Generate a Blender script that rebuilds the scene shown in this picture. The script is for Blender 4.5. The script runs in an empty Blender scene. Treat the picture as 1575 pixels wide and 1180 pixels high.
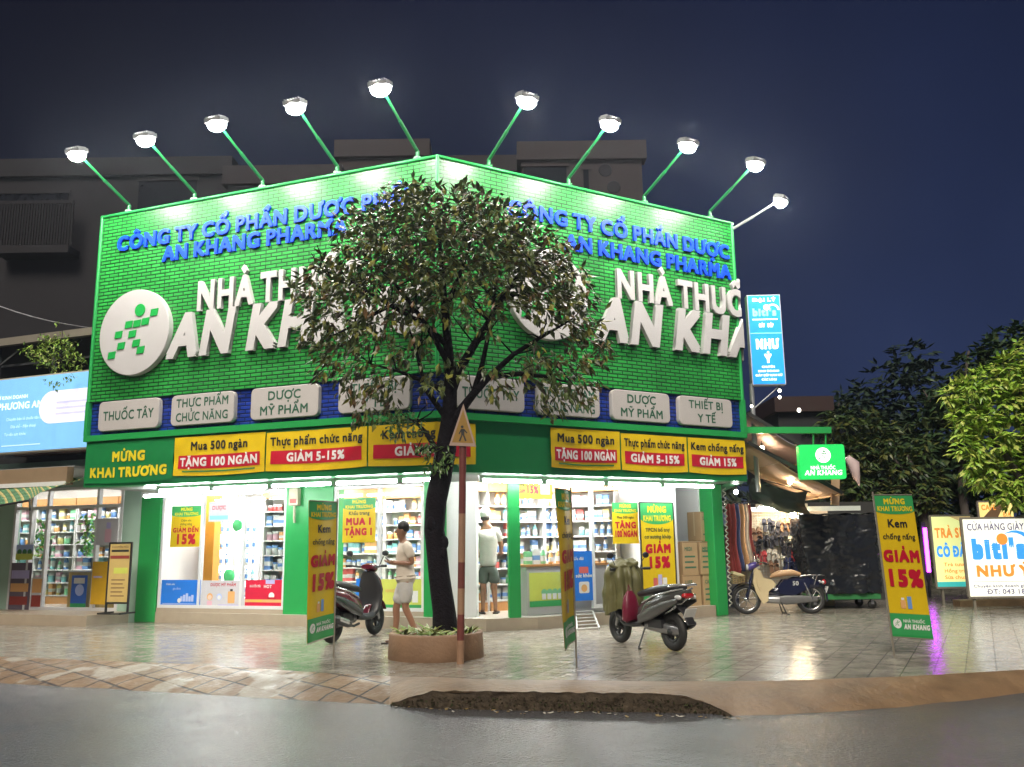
import bpy, bmesh, math, random, unicodedata
from mathutils import Vector, Matrix, noise
random.seed(7)
rad = math.radians
V = Vector
scene = bpy.context.scene
COL = scene.collection

# ------------------------------------------------------------------ camera
FPX, PITCH, ROLL = 1330.0, rad(10.5), rad(0.8)
EYE = V((0, 0, 1.42))
_r0 = V((1, 0, 0)); _u0 = V((0, -math.sin(PITCH), math.cos(PITCH))); FWD = V((0, math.cos(PITCH), math.sin(PITCH)))
UPV = _u0 * math.cos(ROLL) + _r0 * math.sin(ROLL)
RGT = _r0 * math.cos(ROLL) - _u0 * math.sin(ROLL)
cam = bpy.data.objects.new("camera", bpy.data.cameras.new("camera"))
cam.data.sensor_width = 36.0
cam.data.lens = FPX / 1575 * 36.0
cam.data.clip_end = 2000
mw = Matrix((RGT, UPV, -FWD)).transposed().to_4x4(); mw.translation = EYE
cam.matrix_world = mw
COL.objects.link(cam); scene.camera = cam

# ------------------------------------------------------------------ night sky
world = bpy.data.worlds.new("World"); scene.world = world; world.use_nodes = True
nt = world.node_tree; N = nt.nodes; LK = nt.links
bg = N["Background"]
tc = N.new("ShaderNodeTexCoord"); sx = N.new("ShaderNodeSeparateXYZ"); LK.new(tc.outputs["Generated"], sx.inputs[0])
rz = N.new("ShaderNodeValToRGB"); rz.color_ramp.elements[0].position = 0.0; rz.color_ramp.elements[0].color = (0.0165, 0.0235, 0.052, 1)
rz.color_ramp.elements[1].position = 0.62; rz.color_ramp.elements[1].color = (0.0062, 0.0082, 0.0205, 1)
LK.new(sx.outputs["Z"], rz.inputs[0])
rx = N.new("ShaderNodeValToRGB"); rx.color_ramp.elements[0].position = 0.2; rx.color_ramp.elements[0].color = (0.62, 0.52, 0.50, 1)
rx.color_ramp.elements[1].position = 0.8; rx.color_ramp.elements[1].color = (1.15, 1.28, 1.5, 1)
mr = N.new("ShaderNodeMapRange"); mr.inputs[1].default_value = -0.7; mr.inputs[2].default_value = 0.7
LK.new(sx.outputs["X"], mr.inputs[0]); LK.new(mr.outputs[0], rx.inputs[0])
nz = N.new("ShaderNodeTexNoise"); nz.inputs["Scale"].default_value = 2.6; nz.inputs["Detail"].default_value = 5
LK.new(tc.outputs["Generated"], nz.inputs[0])
nr = N.new("ShaderNodeMapRange"); nr.inputs[1].default_value = 0.3; nr.inputs[2].default_value = 0.75; nr.inputs[3].default_value = 0.8; nr.inputs[4].default_value = 1.25
LK.new(nz.outputs[0], nr.inputs[0])
m1 = N.new("ShaderNodeMix"); m1.data_type = 'RGBA'; m1.blend_type = 'MULTIPLY'; m1.inputs[0].default_value = 1
LK.new(rz.outputs[0], m1.inputs[6]); LK.new(rx.outputs[0], m1.inputs[7])
LK.new(m1.outputs[2], bg.inputs[0]); LK.new(nr.outputs[0], bg.inputs[1])

scene.view_settings.view_transform = 'Standard'; scene.view_settings.look = 'None'
scene.view_settings.exposure = 0.4; scene.view_settings.gamma = 1.0
scene.cycles.sample_clamp_indirect = 3.0
scene.cycles.max_bounces = 7; scene.cycles.transparent_max_bounces = 12
scene.cycles.caustics_reflective = False; scene.cycles.caustics_refractive = False
FLOOD_W, TUBE_L, CEIL_L = 175.0, 60.0, 44.0     # flood lamps (W), tubes and ceiling panels (radiance)

# faint warm glow of the town from behind the camera: the one sun lamp, turned low and very soft
sun = bpy.data.objects.new("sun", bpy.data.lights.new("sun", 'SUN')); sun.data.energy = 2.2; sun.data.angle = rad(24); sun.data.color = (1, .90, .76)
sun.rotation_euler = (rad(50), 0, rad(-12)); COL.objects.link(sun)

# ------------------------------------------------------------------ pixel -> place
def ray(x, y): return FWD * FPX + RGT * (x - 787.5) - UPV * (y - 590.0)
def G(x, y, z=0.0):
    d = ray(x, y); return EYE + d * ((z - EYE.z) / d.z)
def D(x, y, Y):
    d = ray(x, y); return EYE + d * (Y / d.y)
CS = V((D(672, 600, 13.3).x, 13.3, 0))
aL, aR = rad(159.7), rad(30.0)
eL = -V((math.cos(aL), math.sin(aL), 0)); nL = V((-eL.y, eL.x, 0))
eR = V((math.cos(aR), math.sin(aR), 0)); nR = V((-eR.y, eR.x, 0))
FRM = {'L': (eL, nL, math.atan2(eL.y, eL.x)), 'R': (eR, nR, aR)}
def fr(side, s, off, z=0.0):
    e, n, _ = FRM[side]; return CS + e * s + n * off + V((0, 0, z))
def pl(x, y, side, off=0.0):
    e, n, _ = FRM[side]; d = ray(x, y); O = CS + n * off
    P = EYE + d * ((O - EYE).dot(n) / d.dot(n)); return ((P - CS).dot(e), P.z)

# ------------------------------------------------------------------ materials
MATS = {}
def mat(name, col=(.5, .5, .5), rough=.5, metal=0, var=.12, scale=6, bump=0, bscale=40, emit=0, ecol=None, spec=.5, coat=0, trans=0):
    if name in MATS: return MATS[name]
    m = bpy.data.materials.new(name); m.use_nodes = True; MATS[name] = m
    t = m.node_tree; b = t.nodes["Principled BSDF"]
    b.inputs["Roughness"].default_value = rough; b.inputs["Metallic"].default_value = metal
    b.inputs["Specular IOR Level"].default_value = spec
    b.inputs["Coat Weight"].default_value = coat
    co = t.nodes.new("ShaderNodeTexCoord")
    n = t.nodes.new("ShaderNodeTexNoise"); n.inputs["Scale"].default_value = scale; n.inputs["Detail"].default_value = 5
    t.links.new(co.outputs["Object"], n.inputs[0])
    mx = t.nodes.new("ShaderNodeMix"); mx.data_type = 'RGBA'
    lo = [max(0, c * (1 - var)) for c in col]; hi = [min(1, c * (1 + var)) for c in col]
    mx.inputs[6].default_value = (*lo, 1); mx.inputs[7].default_value = (*hi, 1)
    t.links.new(n.outputs[0], mx.inputs[0]); t.links.new(mx.outputs[2], b.inputs["Base Color"])
    if bump:
        n2 = t.nodes.new("ShaderNodeTexNoise"); n2.inputs["Scale"].default_value = bscale; n2.inputs["Detail"].default_value = 6
        t.links.new(co.outputs["Object"], n2.inputs[0])
        bp = t.nodes.new("ShaderNodeBump"); bp.inputs["Strength"].default_value = bump; bp.inputs["Distance"].default_value = .02
        t.links.new(n2.outputs[0], bp.inputs["Height"]); t.links.new(bp.outputs[0], b.inputs["Normal"])
    if emit:
        b.inputs["Emission Color"].default_value = (*(ecol or col), 1); b.inputs["Emission Strength"].default_value = emit
    return m
def glass(name, tint=(1, 1, 1), refl=.05):
    if name in MATS: return MATS[name]
    m = bpy.data.materials.new(name); m.use_nodes = True; MATS[name] = m; t = m.node_tree
    o = t.nodes["Material Output"]; t.nodes.remove(t.nodes["Principled BSDF"])
    a = t.nodes.new("ShaderNodeBsdfTransparent"); a.inputs[0].default_value = (*tint, 1)
    g = t.nodes.new("ShaderNodeBsdfGlossy"); g.inputs["Roughness"].default_value = .03
    f = t.nodes.new("ShaderNodeFresnel"); f.inputs[0].default_value = 1.45
    gi = t.nodes.new("ShaderNodeNewGeometry"); mi = t.nodes.new("ShaderNodeMapRange"); mi.inputs[3].default_value = 1.45; mi.inputs[4].default_value = 1 / 1.45; t.links.new(gi.outputs["Backfacing"], mi.inputs[0]); t.links.new(mi.outputs[0], f.inputs[0])
    x = t.nodes.new("ShaderNodeMixShader"); t.links.new(f.outputs[0], x.inputs[0]); t.links.new(a.outputs[0], x.inputs[1]); t.links.new(g.outputs[0], x.inputs[2])
    t.links.new(x.outputs[0], o.inputs[0]); return m
def brick(name, col, dark, bw=.22, bh=.068, rough=.35, bump=.6):
    """moulded brick-pattern cladding, laid out on the panel's own UV in metres"""
    m = bpy.data.materials.new(name); m.use_nodes = True; MATS[name] = m; t = m.node_tree; b = t.nodes["Principled BSDF"]
    uv = t.nodes.new("ShaderNodeUVMap")
    br = t.nodes.new("ShaderNodeTexBrick"); br.inputs["Scale"].default_value = 1.0
    br.inputs["Brick Width"].default_value = bw; br.inputs["Row Height"].default_value = bh; br.inputs["Mortar Size"].default_value = .013
    br.inputs["Mortar Smooth"].default_value = .25; br.inputs["Bias"].default_value = -.2
    br.inputs["Color1"].default_value = (*col, 1); br.inputs["Color2"].default_value = (*[c * .8 for c in col], 1); br.inputs["Mortar"].default_value = (*dark, 1)
    t.links.new(uv.outputs[0], br.inputs[0])
    mp = t.nodes.new("ShaderNodeMapping"); mp.inputs["Scale"].default_value = (1.6, .35, 1); t.links.new(uv.outputs[0], mp.inputs[0])
    ns = t.nodes.new("ShaderNodeTexNoise"); ns.inputs["Scale"].default_value = 1.5; ns.inputs["Detail"].default_value = 7; t.links.new(mp.outputs[0], ns.inputs[0])
    rg = t.nodes.new("ShaderNodeMapRange"); rg.inputs[1].default_value = .3; rg.inputs[2].default_value = .7; rg.inputs[3].default_value = .72; rg.inputs[4].default_value = 1.12; t.links.new(ns.outputs[0], rg.inputs[0])
    b2 = t.nodes.new("ShaderNodeTexBrick"); b2.offset = 0; b2.inputs["Scale"].default_value = 1; b2.inputs["Brick Width"].default_value = 1.1; b2.inputs["Row Height"].default_value = .612; b2.inputs["Mortar Size"].default_value = .006
    b2.inputs["Color1"].default_value = (1, 1, 1, 1); b2.inputs["Color2"].default_value = (.88, .88, .88, 1); b2.inputs["Mortar"].default_value = (.45, .45, .45, 1); t.links.new(uv.outputs[0], b2.inputs[0])
    x1 = t.nodes.new("ShaderNodeMix"); x1.data_type = 'RGBA'; x1.blend_type = 'MULTIPLY'; x1.inputs[0].default_value = 1; t.links.new(br.outputs["Color"], x1.inputs[6]); t.links.new(rg.outputs[0], x1.inputs[7])
    x2 = t.nodes.new("ShaderNodeMix"); x2.data_type = 'RGBA'; x2.blend_type = 'MULTIPLY'; x2.inputs[0].default_value = 1; t.links.new(x1.outputs[2], x2.inputs[6]); t.links.new(b2.outputs["Color"], x2.inputs[7]); t.links.new(x2.outputs[2], b.inputs["Base Color"])
    bp = t.nodes.new("ShaderNodeBump"); bp.inputs["Strength"].default_value = bump; bp.inputs["Distance"].default_value = .012; bp.invert = True
    t.links.new(br.outputs["Fac"], bp.inputs["Height"]); t.links.new(bp.outputs[0], b.inputs["Normal"])
    b.inputs["Roughness"].default_value = rough
    return m

# ------------------------------------------------------------------ mesh building
class MB:
    def __init__(s): s.v = []; s.f = []; s.m = []; s.uv = []; s.sm = []; s.mats = []
    def mi(s, m):
        if m not in s.mats: s.mats.append(m)
        return s.mats.index(m)
    def add(s, vs, fs, m, uvs=None, smooth=False):
        o = len(s.v); s.v += [tuple(p) for p in vs]; k = s.mi(m)
        for i, f in enumerate(fs):
            s.f.append(tuple(o + q for q in f)); s.m.append(k); s.sm.append(smooth)
            s.uv.append(uvs[i] if uvs else None)
        return s
    def box(s, x0, x1, y0, y1, z0, z1, m, R=None, c=None):
        vs = [V((x, y, z)) for z in (z0, z1) for y in (y0, y1) for x in (x0, x1)]
        if R is not None: vs = [R @ p + (c or V((0, 0, 0))) for p in vs]
        elif c is not None: vs = [p + c for p in vs]
        return s.add(vs, [(0, 2, 3, 1), (4, 5, 7, 6), (0, 1, 5, 4), (2, 6, 7, 3), (0, 4, 6, 2), (1, 3, 7, 5)], m)
    def bar(s, a, b, w, h, m):
        """rectangular bar from a to b, w across, h tall"""
        a, b = V(a), V(b); d = (b - a).normalized(); up = V((0, 0, 1)) if abs(d.z) < .95 else V((0, 1, 0))
        sd = d.cross(up).normalized() * w / 2; u = sd.cross(d).normalized() * h / 2
        vs = [p + q for p in (a, b) for q in (-sd - u, sd - u, sd + u, -sd + u)]
        return s.add(vs, [(0, 3, 2, 1), (4, 5, 6, 7), (0, 1, 5, 4), (1, 2, 6, 5), (2, 3, 7, 6), (3, 0, 4, 7)], m)
    def tube(s, pts, r, m, n=8, cap=True):
        pts = [V(p) for p in pts]; L = len(pts); rs = r if isinstance(r, (list, tuple)) else [r] * L
        vs = []; prev = None
        for i, p in enumerate(pts):
            d = (pts[min(i + 1, L - 1)] - pts[max(i - 1, 0)]).normalized()
            if prev is None:
                a = V((0, 0, 1)) if abs(d.z) < .9 else V((1, 0, 0)); sd = d.cross(a).normalized()
            else: sd = (prev - d * prev.dot(d)).normalized()
            prev = sd; u = d.cross(sd)
            vs += [p + (sd * math.cos(2 * math.pi * k / n) + u * math.sin(2 * math.pi * k / n)) * rs[i] for k in range(n)]
        fs = [(i * n + k, i * n + (k + 1) % n, (i + 1) * n + (k + 1) % n, (i + 1) * n + k) for i in range(L - 1) for k in range(n)]
        s.add(vs, fs, m, smooth=True)
        if cap: s.add(vs[:n], [tuple(range(n))[::-1]], m); s.add(vs[-n:], [tuple(range(n))], m)
        return s
    def lathe(s, prof, m, n=20, c=(0, 0, 0), axis='z', smooth=True):
        c = V(c); vs = []
        for r, h in prof:
            for k in range(n):
                a = 2 * math.pi * k / n; x, y = r * math.cos(a), r * math.sin(a)
                vs.append(c + (V((x, y, h)) if axis == 'z' else V((x, h, y)) if axis == 'y' else V((h, x, y))))
        fs = [(i * n + k, i * n + (k + 1) % n, (i + 1) * n + (k + 1) % n, (i + 1) * n + k) for i in range(len(prof) - 1) for k in range(n)]
        return s.add(vs, fs, m, smooth=smooth)
    def ell(s, c, r, m, n=12, R=None):
        c = V(c); r = r if isinstance(r, (tuple, list)) else (r, r, r); vs = []
        for i in range(n + 1):
            t = math.pi * i / n
            for k in range(2 * n):
                a = math.pi * k / n; p = V((r[0] * math.sin(t) * math.cos(a), r[1] * math.sin(t) * math.sin(a), r[2] * math.cos(t)))
                vs.append(c + (R @ p if R is not None else p))
        w = 2 * n
        return s.add(vs, [(i * w + k, (i + 1) * w + k, (i + 1) * w + (k + 1) % w, i * w + (k + 1) % w) for i in range(n) for k in range(w)], m, smooth=True)
    def prism(s, out, y0, y1, m, ax='y'):
        n = len(out); P = (lambda a, h, b: V((a, h, b))) if ax == 'y' else (lambda a, h, b: V((a, b, h)))
        vs = [P(a, y0, b) for a, b in out] + [P(a, y1, b) for a, b in out]
        return s.add(vs, [tuple(range(n)), tuple(range(n, 2 * n))[::-1]] + [(i, i + n, (i + 1) % n + n, (i + 1) % n) for i in range(n)], m)
    def loft(s, secs, m, n=14, e=2.3, y=0.0):
        """secs: (x, z, half width along y, half thickness across the path); symmetric about y"""
        P = [V((q[0], 0, q[1])) for q in secs]; vs = []
        for i, q in enumerate(secs):
            d = (P[min(i + 1, len(P) - 1)] - P[max(i - 1, 0)]).normalized(); nn = V((-d.z, 0, d.x))
            for k in range(n):
                a = 2 * math.pi * k / n; ca, sa = math.cos(a), math.sin(a)
                ca = math.copysign(abs(ca) ** (2 / e), ca); sa = math.copysign(abs(sa) ** (2 / e), sa)
                vs.append(P[i] + V((0, y + q[2] * ca, 0)) + nn * q[3] * sa)
        L = len(secs)
        s.add(vs, [(i * n + k, i * n + (k + 1) % n, (i + 1) * n + (k + 1) % n, (i + 1) * n + k) for i in range(L - 1) for k in range(n)], m, smooth=True)
        s.add(vs[:n], [tuple(range(n))[::-1]], m); s.add(vs[-n:], [tuple(range(n))], m)
        return s
    def grid(s, fn, nu, nv, m, smooth=True, uvm=None):
        vs = [fn(i / nu, j / nv) for j in range(nv + 1) for i in range(nu + 1)]; w = nu + 1
        return s.add(vs, [(j * w + i, j * w + i + 1, (j + 1) * w + i + 1, (j + 1) * w + i) for j in range(nv) for i in range(nu)], m, smooth=smooth)
    def xf(s, f):
        s.v = [tuple(f(V(p))) for p in s.v]; return s
    def build(s, name, parent=None, org=None, label=None, bevel=0, solid=0):
        me = bpy.data.meshes.new(name); o_ = V(org) if org is not None else V((0, 0, 0))
        me.from_pydata([tuple(V(p) - o_) for p in s.v], [], s.f)
        for m in s.mats: me.materials.append(m)
        me.polygons.foreach_set("material_index", s.m); me.polygons.foreach_set("use_smooth", s.sm)
        if any(u for u in s.uv):
            ul = me.uv_layers.new(name="UVMap")
            for p, u in zip(me.polygons, s.uv):
                if u:
                    for li, q in zip(p.loop_indices, u): ul.data[li].uv = q
        me.update()
        o = bpy.data.objects.new(name, me); COL.objects.link(o)
        if parent is not None: o.parent = parent
        if label: o["label"] = label
        if bevel:
            b = o.modifiers.new("bevel", 'BEVEL'); b.width = bevel; b.segments = 2; b.limit_method = 'ANGLE'; b.angle_limit = rad(40); b.harden_normals = False
        if solid:
            b = o.modifiers.new("solid", 'SOLIDIFY'); b.thickness = solid
        return o
def tag(o, label, cat, group=None, kind=None):
    if label: o["label"] = label
    if cat: o["category"] = cat
    if group: o["group"] = group
    if kind: o["kind"] = kind
    return o
def thing(name, label, cat, loc=(0, 0, 0), rz=0, group=None):
    o = bpy.data.objects.new(name, None); o.empty_display_size = .1; COL.objects.link(o)
    o.location = loc; o.rotation_euler = (0, 0, rz)
    return tag(o, label, cat, group)
def struct(name, mb, org=None, label=None):
    o = mb.build(name); o["kind"] = "structure"
    return o

# ------------------------------------------------------------------ lettering: base glyphs from the built-in font, accents drawn as strokes
_GL = {}
def _raw(s):
    c = bpy.data.curves.new("glyph", 'FONT'); c.body = s; c.size = 1; c.resolution_u = 3
    o = bpy.data.objects.new("glyph", c); me = bpy.data.meshes.new_from_object(o)
    vs = [tuple(v.co[:2]) for v in me.vertices]; fs = [tuple(p.vertices) for p in me.polygons]
    bpy.data.objects.remove(o); bpy.data.curves.remove(c); bpy.data.meshes.remove(me)
    return vs, fs
def _w(s): vs, _ = _raw(s); xs = [v[0] for v in vs]; return max(xs) - min(xs)
_HH = _w("HH"); CAP = max(v[1] for v in _raw("H")[0])
def glyph(ch):
    if ch in _GL: return _GL[ch]
    if ch == ' ': r = ([], [], .26)
    else:
        vs, fs = _raw(ch); adv = _w("H" + ch + "H") - _HH
        cnt = {}
        for f in fs:
            for a, b in zip(f, f[1:] + f[:1]): cnt[(min(a, b), max(a, b))] = cnt.get((min(a, b), max(a, b)), 0) + 1
        edges = [(a, b) for f in fs for a, b in zip(f, f[1:] + f[:1]) if cnt[(min(a, b), max(a, b))] == 1]
        r = (vs, fs, adv, edges)
    _GL[ch] = r; return r
def _stroke(pts, t):
    vs = []; n = len(pts)
    for i, p in enumerate(pts):
        a = V(pts[max(i - 1, 0)]); b = V(pts[min(i + 1, n - 1)]); d = (b - a).normalized(); q = V((-d.y, d.x)) * t / 2
        vs += [(p[0] + q.x, p[1] + q.y), (p[0] - q.x, p[1] - q.y)]
    fs = [(2 * i, 2 * i + 1, 2 * i + 3, 2 * i + 2) for i in range(n - 1)]
    ed = [(2 * i + 1, 2 * i + 3) for i in range(n - 1)] + [(2 * i + 2, 2 * i) for i in range(n - 1)] + [(0, 1), (2 * n - 1, 2 * n - 2)]
    return vs, fs, ed
def layout(s, bold=.02, track=0.0):
    """flat pieces (verts, faces, edges) of a line of text at size 1 and its width"""
    out = []; x = 0.0; t = .085 + 1.5 * bold
    for ch in s:
        bar = ch in 'Đđ'
        de = unicodedata.normalize('NFD', {'Đ': 'D', 'đ': 'd'}.get(ch, ch)); base, marks = de[0], de[1:]
        g = glyph(base)
        if base == ' ': x += g[2] + track; continue
        vs, fs, adv, ed = g; xs = [v[0] for v in vs]; ys = [v[1] for v in vs]
        x0, x1, top = min(xs), max(xs), max(ys); cx = (x0 + x1) / 2
        R8 = [(0, 0)] + ([(bold * a, bold * b) for a in (-1, 0, 1) for b in (-1, 0, 1) if a or b] if bold > 0 else [])
        for k, (dx, dy) in enumerate(R8): out.append(([(x + bold + v[0] + dx, v[1] + dy) for v in vs], fs, ed, k))
        def st(pts, th=t): v, f, e = _stroke(pts, th); out.append(([(x + bold + a, b) for a, b in v], f, e, 9))
        if bar: st([(x0 - .1, top * .5), (cx, top * .5)]) if ch == 'Đ' else st([(cx, top * .8), (x1 + .08, top * .8)])
        ty = top + .06 + bold; hasc = any(m in '\u0302\u0306' for m in marks)
        for m in marks:
            px = cx + (.16 if hasc else 0); py = ty + (.08 if hasc else 0)
            if m == '\u0302': st([(cx - .15, ty), (cx, ty + .12), (cx + .15, ty)])
            elif m == '\u0306': st([(cx - .14, ty + .11), (cx - .07, ty + .02), (cx + .07, ty + .02), (cx + .14, ty + .11)])
            elif m == '\u0301': st([(px - .03, py), (px + .1, py + .15)])
            elif m == '\u0300': st([(px + .03, py), (px - .1, py + .15)])
            elif m == '\u0309': st([(px - .06, py + .14), (px + .05, py + .16), (px + .05, py + .08), (px, py + .01)])
            elif m == '\u0303': st([(px - .14, py + .04), (px - .05, py + .1), (px + .05, py + .04), (px + .14, py + .1)])
            elif m == '\u031b': st([(x1 - .06, top - .08), (x1 + .08, top - .02), (x1 + .1, top + .1)])
            elif m == '\u0323':
                pts = [(cx + t * .75 * math.cos(a * math.pi / 4), -.17 - bold + t * .75 * math.sin(a * math.pi / 4)) for a in range(8)]
                out.append(([(x + bold + a, b) for a, b in pts], [tuple(range(8))], [(i, (i + 1) % 8) for i in range(8)], 9))
        x += adv + 2 * bold + track
    return out, x
def text(mb, s, x0, zb, h, m, x1=None, bold=.02, depth=0.0, y=0.0, shear=0.0, align='l', track=0.0, maxw=None):
    """write s in the XZ plane facing -y; baseline zb, cap height h; x1 squeezes it into x0..x1; depth > 0 makes solid letters"""
    pcs, W = layout(s, bold, track); k = h / CAP; kx = k if x1 is None else (x1 - x0) / max(W, 1e-6)
    w = W * kx
    if maxw and w > maxw: kx *= maxw / w; w = maxw
    ox = x0 - (w / 2 if align == 'c' else w if align == 'r' else 0)
    for vs, fs, ed, lay in pcs:
        yy = y - depth - lay * .00025
        P = [V((ox + vx * kx + shear * vz * k, yy, zb + vz * k)) for vx, vz in vs]
        mb.add(P, fs, m)
        if depth > .004:
            n = len(P); mb.add(P + [V((p.x, y, p.z)) for p in P], [(a, a + n, b + n, b) for a, b in ed], m)
    return w
def fitw(s, h, bold): return layout(s, bold)[1] * h / CAP
def disc(mb, cx, cz, r, m, y, n=28, rz=None):
    rz = rz or r; mb.add([V((cx + r * math.cos(2 * math.pi * k / n), y, cz + rz * math.sin(2 * math.pi * k / n))) for k in range(n)], [tuple(range(n))], m)
def rect(mb, x0, x1, z0, z1, m, y, round_=0.0):
    if round_:
        pts = []
        for cx, cz, a0 in ((x1 - round_, z1 - round_, 0), (x0 + round_, z1 - round_, 90), (x0 + round_, z0 + round_, 180), (x1 - round_, z0 + round_, 270)):
            pts += [(cx + round_ * math.cos(rad(a0 + t)), cz + round_ * math.sin(rad(a0 + t))) for t in (0, 30, 60, 90)]
        mb.add([V((a, y, b)) for a, b in pts], [tuple(range(len(pts)))], m)
    else: mb.add([V((x0, y, z0)), V((x1, y, z0)), V((x1, y, z1)), V((x0, y, z1))], [(0, 1, 2, 3)], m)
def rrect_out(x0, x1, z0, z1, r):
    pts = []
    for cx, cz, a0 in ((x1 - r, z1 - r, 0), (x0 + r, z1 - r, 90), (x0 + r, z0 + r, 180), (x1 - r, z0 + r, 270)):
        pts += [(cx + r * math.cos(rad(a0 + t)), cz + r * math.sin(rad(a0 + t))) for t in (0, 22, 45, 67, 90)]
    return pts
def runner(mb, cx, cz, k, m, y, depth=0.0):
    """the figure of squares on the round shop mark"""
    sq = [(-1.2, .8), (-.1, .8), (1.0, .95), (2.1, 2.05), (-2.5, -.43), (-.65, -.54), (-2.05, -2.0), (-.05, -1.85), (-3.25, -3.15), (.6, -2.85)]
    for a, b in sq:
        q = [(a, b), (a + .95, b + .06), (a + 1.05, b + 1.0), (a + .1, b + .94)]
        P = [(cx + u * k * 1.25, cz + v * k) for u, v in q]
        if depth: mb.prism(P, y - depth, y, m)
        else: mb.add([V((u, y, v)) for u, v in P], [(0, 1, 2, 3)], m)
    if depth: mb.prism([(cx + .9 * k + .85 * k * math.cos(a * .349), cz + 3.1 * k + .85 * k * math.sin(a * .349)) for a in range(18)], y - depth, y, m)
    else: disc(mb, cx + .9 * k, cz + 3.1 * k, .85 * k, m, y, 18)
# ================================================================== SETTING: road, kerb, pavement
asphalt = mat('wet asphalt', (.10, .10, .109), .36, bump=.6, bscale=36, var=.75, scale=48)
_t = asphalt.node_tree; _b = _t.nodes["Principled BSDF"]
_n = _t.nodes.new("ShaderNodeTexNoise"); _n.inputs["Scale"].default_value = 1.3; _n.inputs["Detail"].default_value = 6
_m = _t.nodes.new("ShaderNodeMapRange"); _m.inputs[1].default_value = .35; _m.inputs[2].default_value = .65; _m.inputs[3].default_value = .16; _m.inputs[4].default_value = .27
_co = [n for n in _t.nodes if n.type == 'TEX_COORD'][0]
_t.links.new(_co.outputs["Object"], _n.inputs[0]); _t.links.new(_n.outputs[0], _m.inputs[0]); _t.links.new(_m.outputs[0], _b.inputs["Roughness"])

def tiles(name, c1, c2, mortar, bw, bh, rot, rough, msize=.008, off=.5, bump=.5, dirt=(.72, 1.08), rlo=.14, rhi=.42, patch=0):
    m = bpy.data.materials.new(name); m.use_nodes = True; MATS[name] = m; t = m.node_tree; b = t.nodes["Principled BSDF"]
    co = t.nodes.new("ShaderNodeTexCoord"); mp = t.nodes.new("ShaderNodeMapping"); mp.inputs["Rotation"].default_value = (0, 0, rot)
    t.links.new(co.outputs["Object"], mp.inputs[0])
    br = t.nodes.new("ShaderNodeTexBrick"); br.offset = off; br.inputs["Scale"].default_value = 1
    br.inputs["Brick Width"].default_value = bw; br.inputs["Row Height"].default_value = bh; br.inputs["Mortar Size"].default_value = msize; br.inputs["Mortar Smooth"].default_value = .3
    br.inputs["Color1"].default_value = (*c1, 1); br.inputs["Color2"].default_value = (*c2, 1); br.inputs["Mortar"].default_value = (*mortar, 1)
    t.links.new(mp.outputs[0], br.inputs[0])
    n = t.nodes.new("ShaderNodeTexNoise"); n.inputs["Scale"].default_value = 2.6; n.inputs["Detail"].default_value = 8; n.inputs["Roughness"].default_value = .62
    t.links.new(co.outputs["Object"], n.inputs[0])
    r = t.nodes.new("ShaderNodeMapRange"); r.inputs[1].default_value = .3; r.inputs[2].default_value = .7; r.inputs[3].default_value, r.inputs[4].default_value = dirt
    t.links.new(n.outputs[0], r.inputs[0])
    mx = t.nodes.new("ShaderNodeMix"); mx.data_type = 'RGBA'; mx.blend_type = 'MULTIPLY'; mx.inputs[0].default_value = 1
    t.links.new(br.outputs["Color"], mx.inputs[6]); t.links.new(r.outputs[0], mx.inputs[7]); 
    if patch:
        pn = t.nodes.new("ShaderNodeTexNoise"); pn.inputs["Scale"].default_value = 1.3; pn.inputs["Detail"].default_value = 6; t.links.new(co.outputs["Object"], pn.inputs[0])
        pr = t.nodes.new("ShaderNodeMapRange"); pr.inputs[1].default_value = .575; pr.inputs[2].default_value = .61; t.links.new(pn.outputs[0], pr.inputs[0])
        px = t.nodes.new("ShaderNodeMix"); px.data_type = 'RGBA'; px.inputs[7].default_value = (.33, .29, .235, 1); t.links.new(pr.outputs[0], px.inputs[0]); t.links.new(mx.outputs[2], px.inputs[6]); t.links.new(px.outputs[2], b.inputs["Base Color"])
    else: t.links.new(mx.outputs[2], b.inputs["Base Color"])
    n3 = t.nodes.new("ShaderNodeTexNoise"); n3.inputs["Scale"].default_value = 5.5; n3.inputs["Detail"].default_value = 4
    t.links.new(co.outputs["Object"], n3.inputs[0])
    r3 = t.nodes.new("ShaderNodeMapRange"); r3.inputs[1].default_value = .35; r3.inputs[2].default_value = .65; r3.inputs[3].default_value = rlo; r3.inputs[4].default_value = rhi
    t.links.new(n3.outputs[0], r3.inputs[0]); t.links.new(r3.outputs[0], b.inputs["Roughness"])
    n2 = t.nodes.new("ShaderNodeTexNoise"); n2.inputs["Scale"].default_value = 22; n2.inputs["Detail"].default_value = 3
    t.links.new(co.outputs["Object"], n2.inputs[0])
    ad = t.nodes.new("ShaderNodeMath"); ad.operation = 'MULTIPLY_ADD'; ad.inputs[1].default_value = -1.0
    t.links.new(br.outputs["Fac"], ad.inputs[0]); t.links.new(n2.outputs[0], ad.inputs[2])
    bp = t.nodes.new("ShaderNodeBump"); bp.inputs["Strength"].default_value = bump; bp.inputs["Distance"].default_value = .010
    t.links.new(ad.outputs[0], bp.inputs["Height"]); t.links.new(bp.outputs[0], b.inputs["Normal"])
    return m
paving = tiles('wet grooved paving', (.42, .385, .325), (.33, .305, .26), (.10, .09, .075), .3, .1, rad(28), .25, off=0.0, msize=.008, rlo=.08, rhi=.24, bump=.42)
slabs = tiles('stone ramp slabs', (.27, .17, .09), (.205, .128, .068), (.03, .02, .014), .34, .34, rad(38), .5, msize=.016, off=0.0, rlo=.3, rhi=.6, patch=1, bump=.9)
concrete = mat('stained kerb concrete', (.215, .135, .072), .5, bump=.8, bscale=14, var=.65, scale=3.2)
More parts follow.
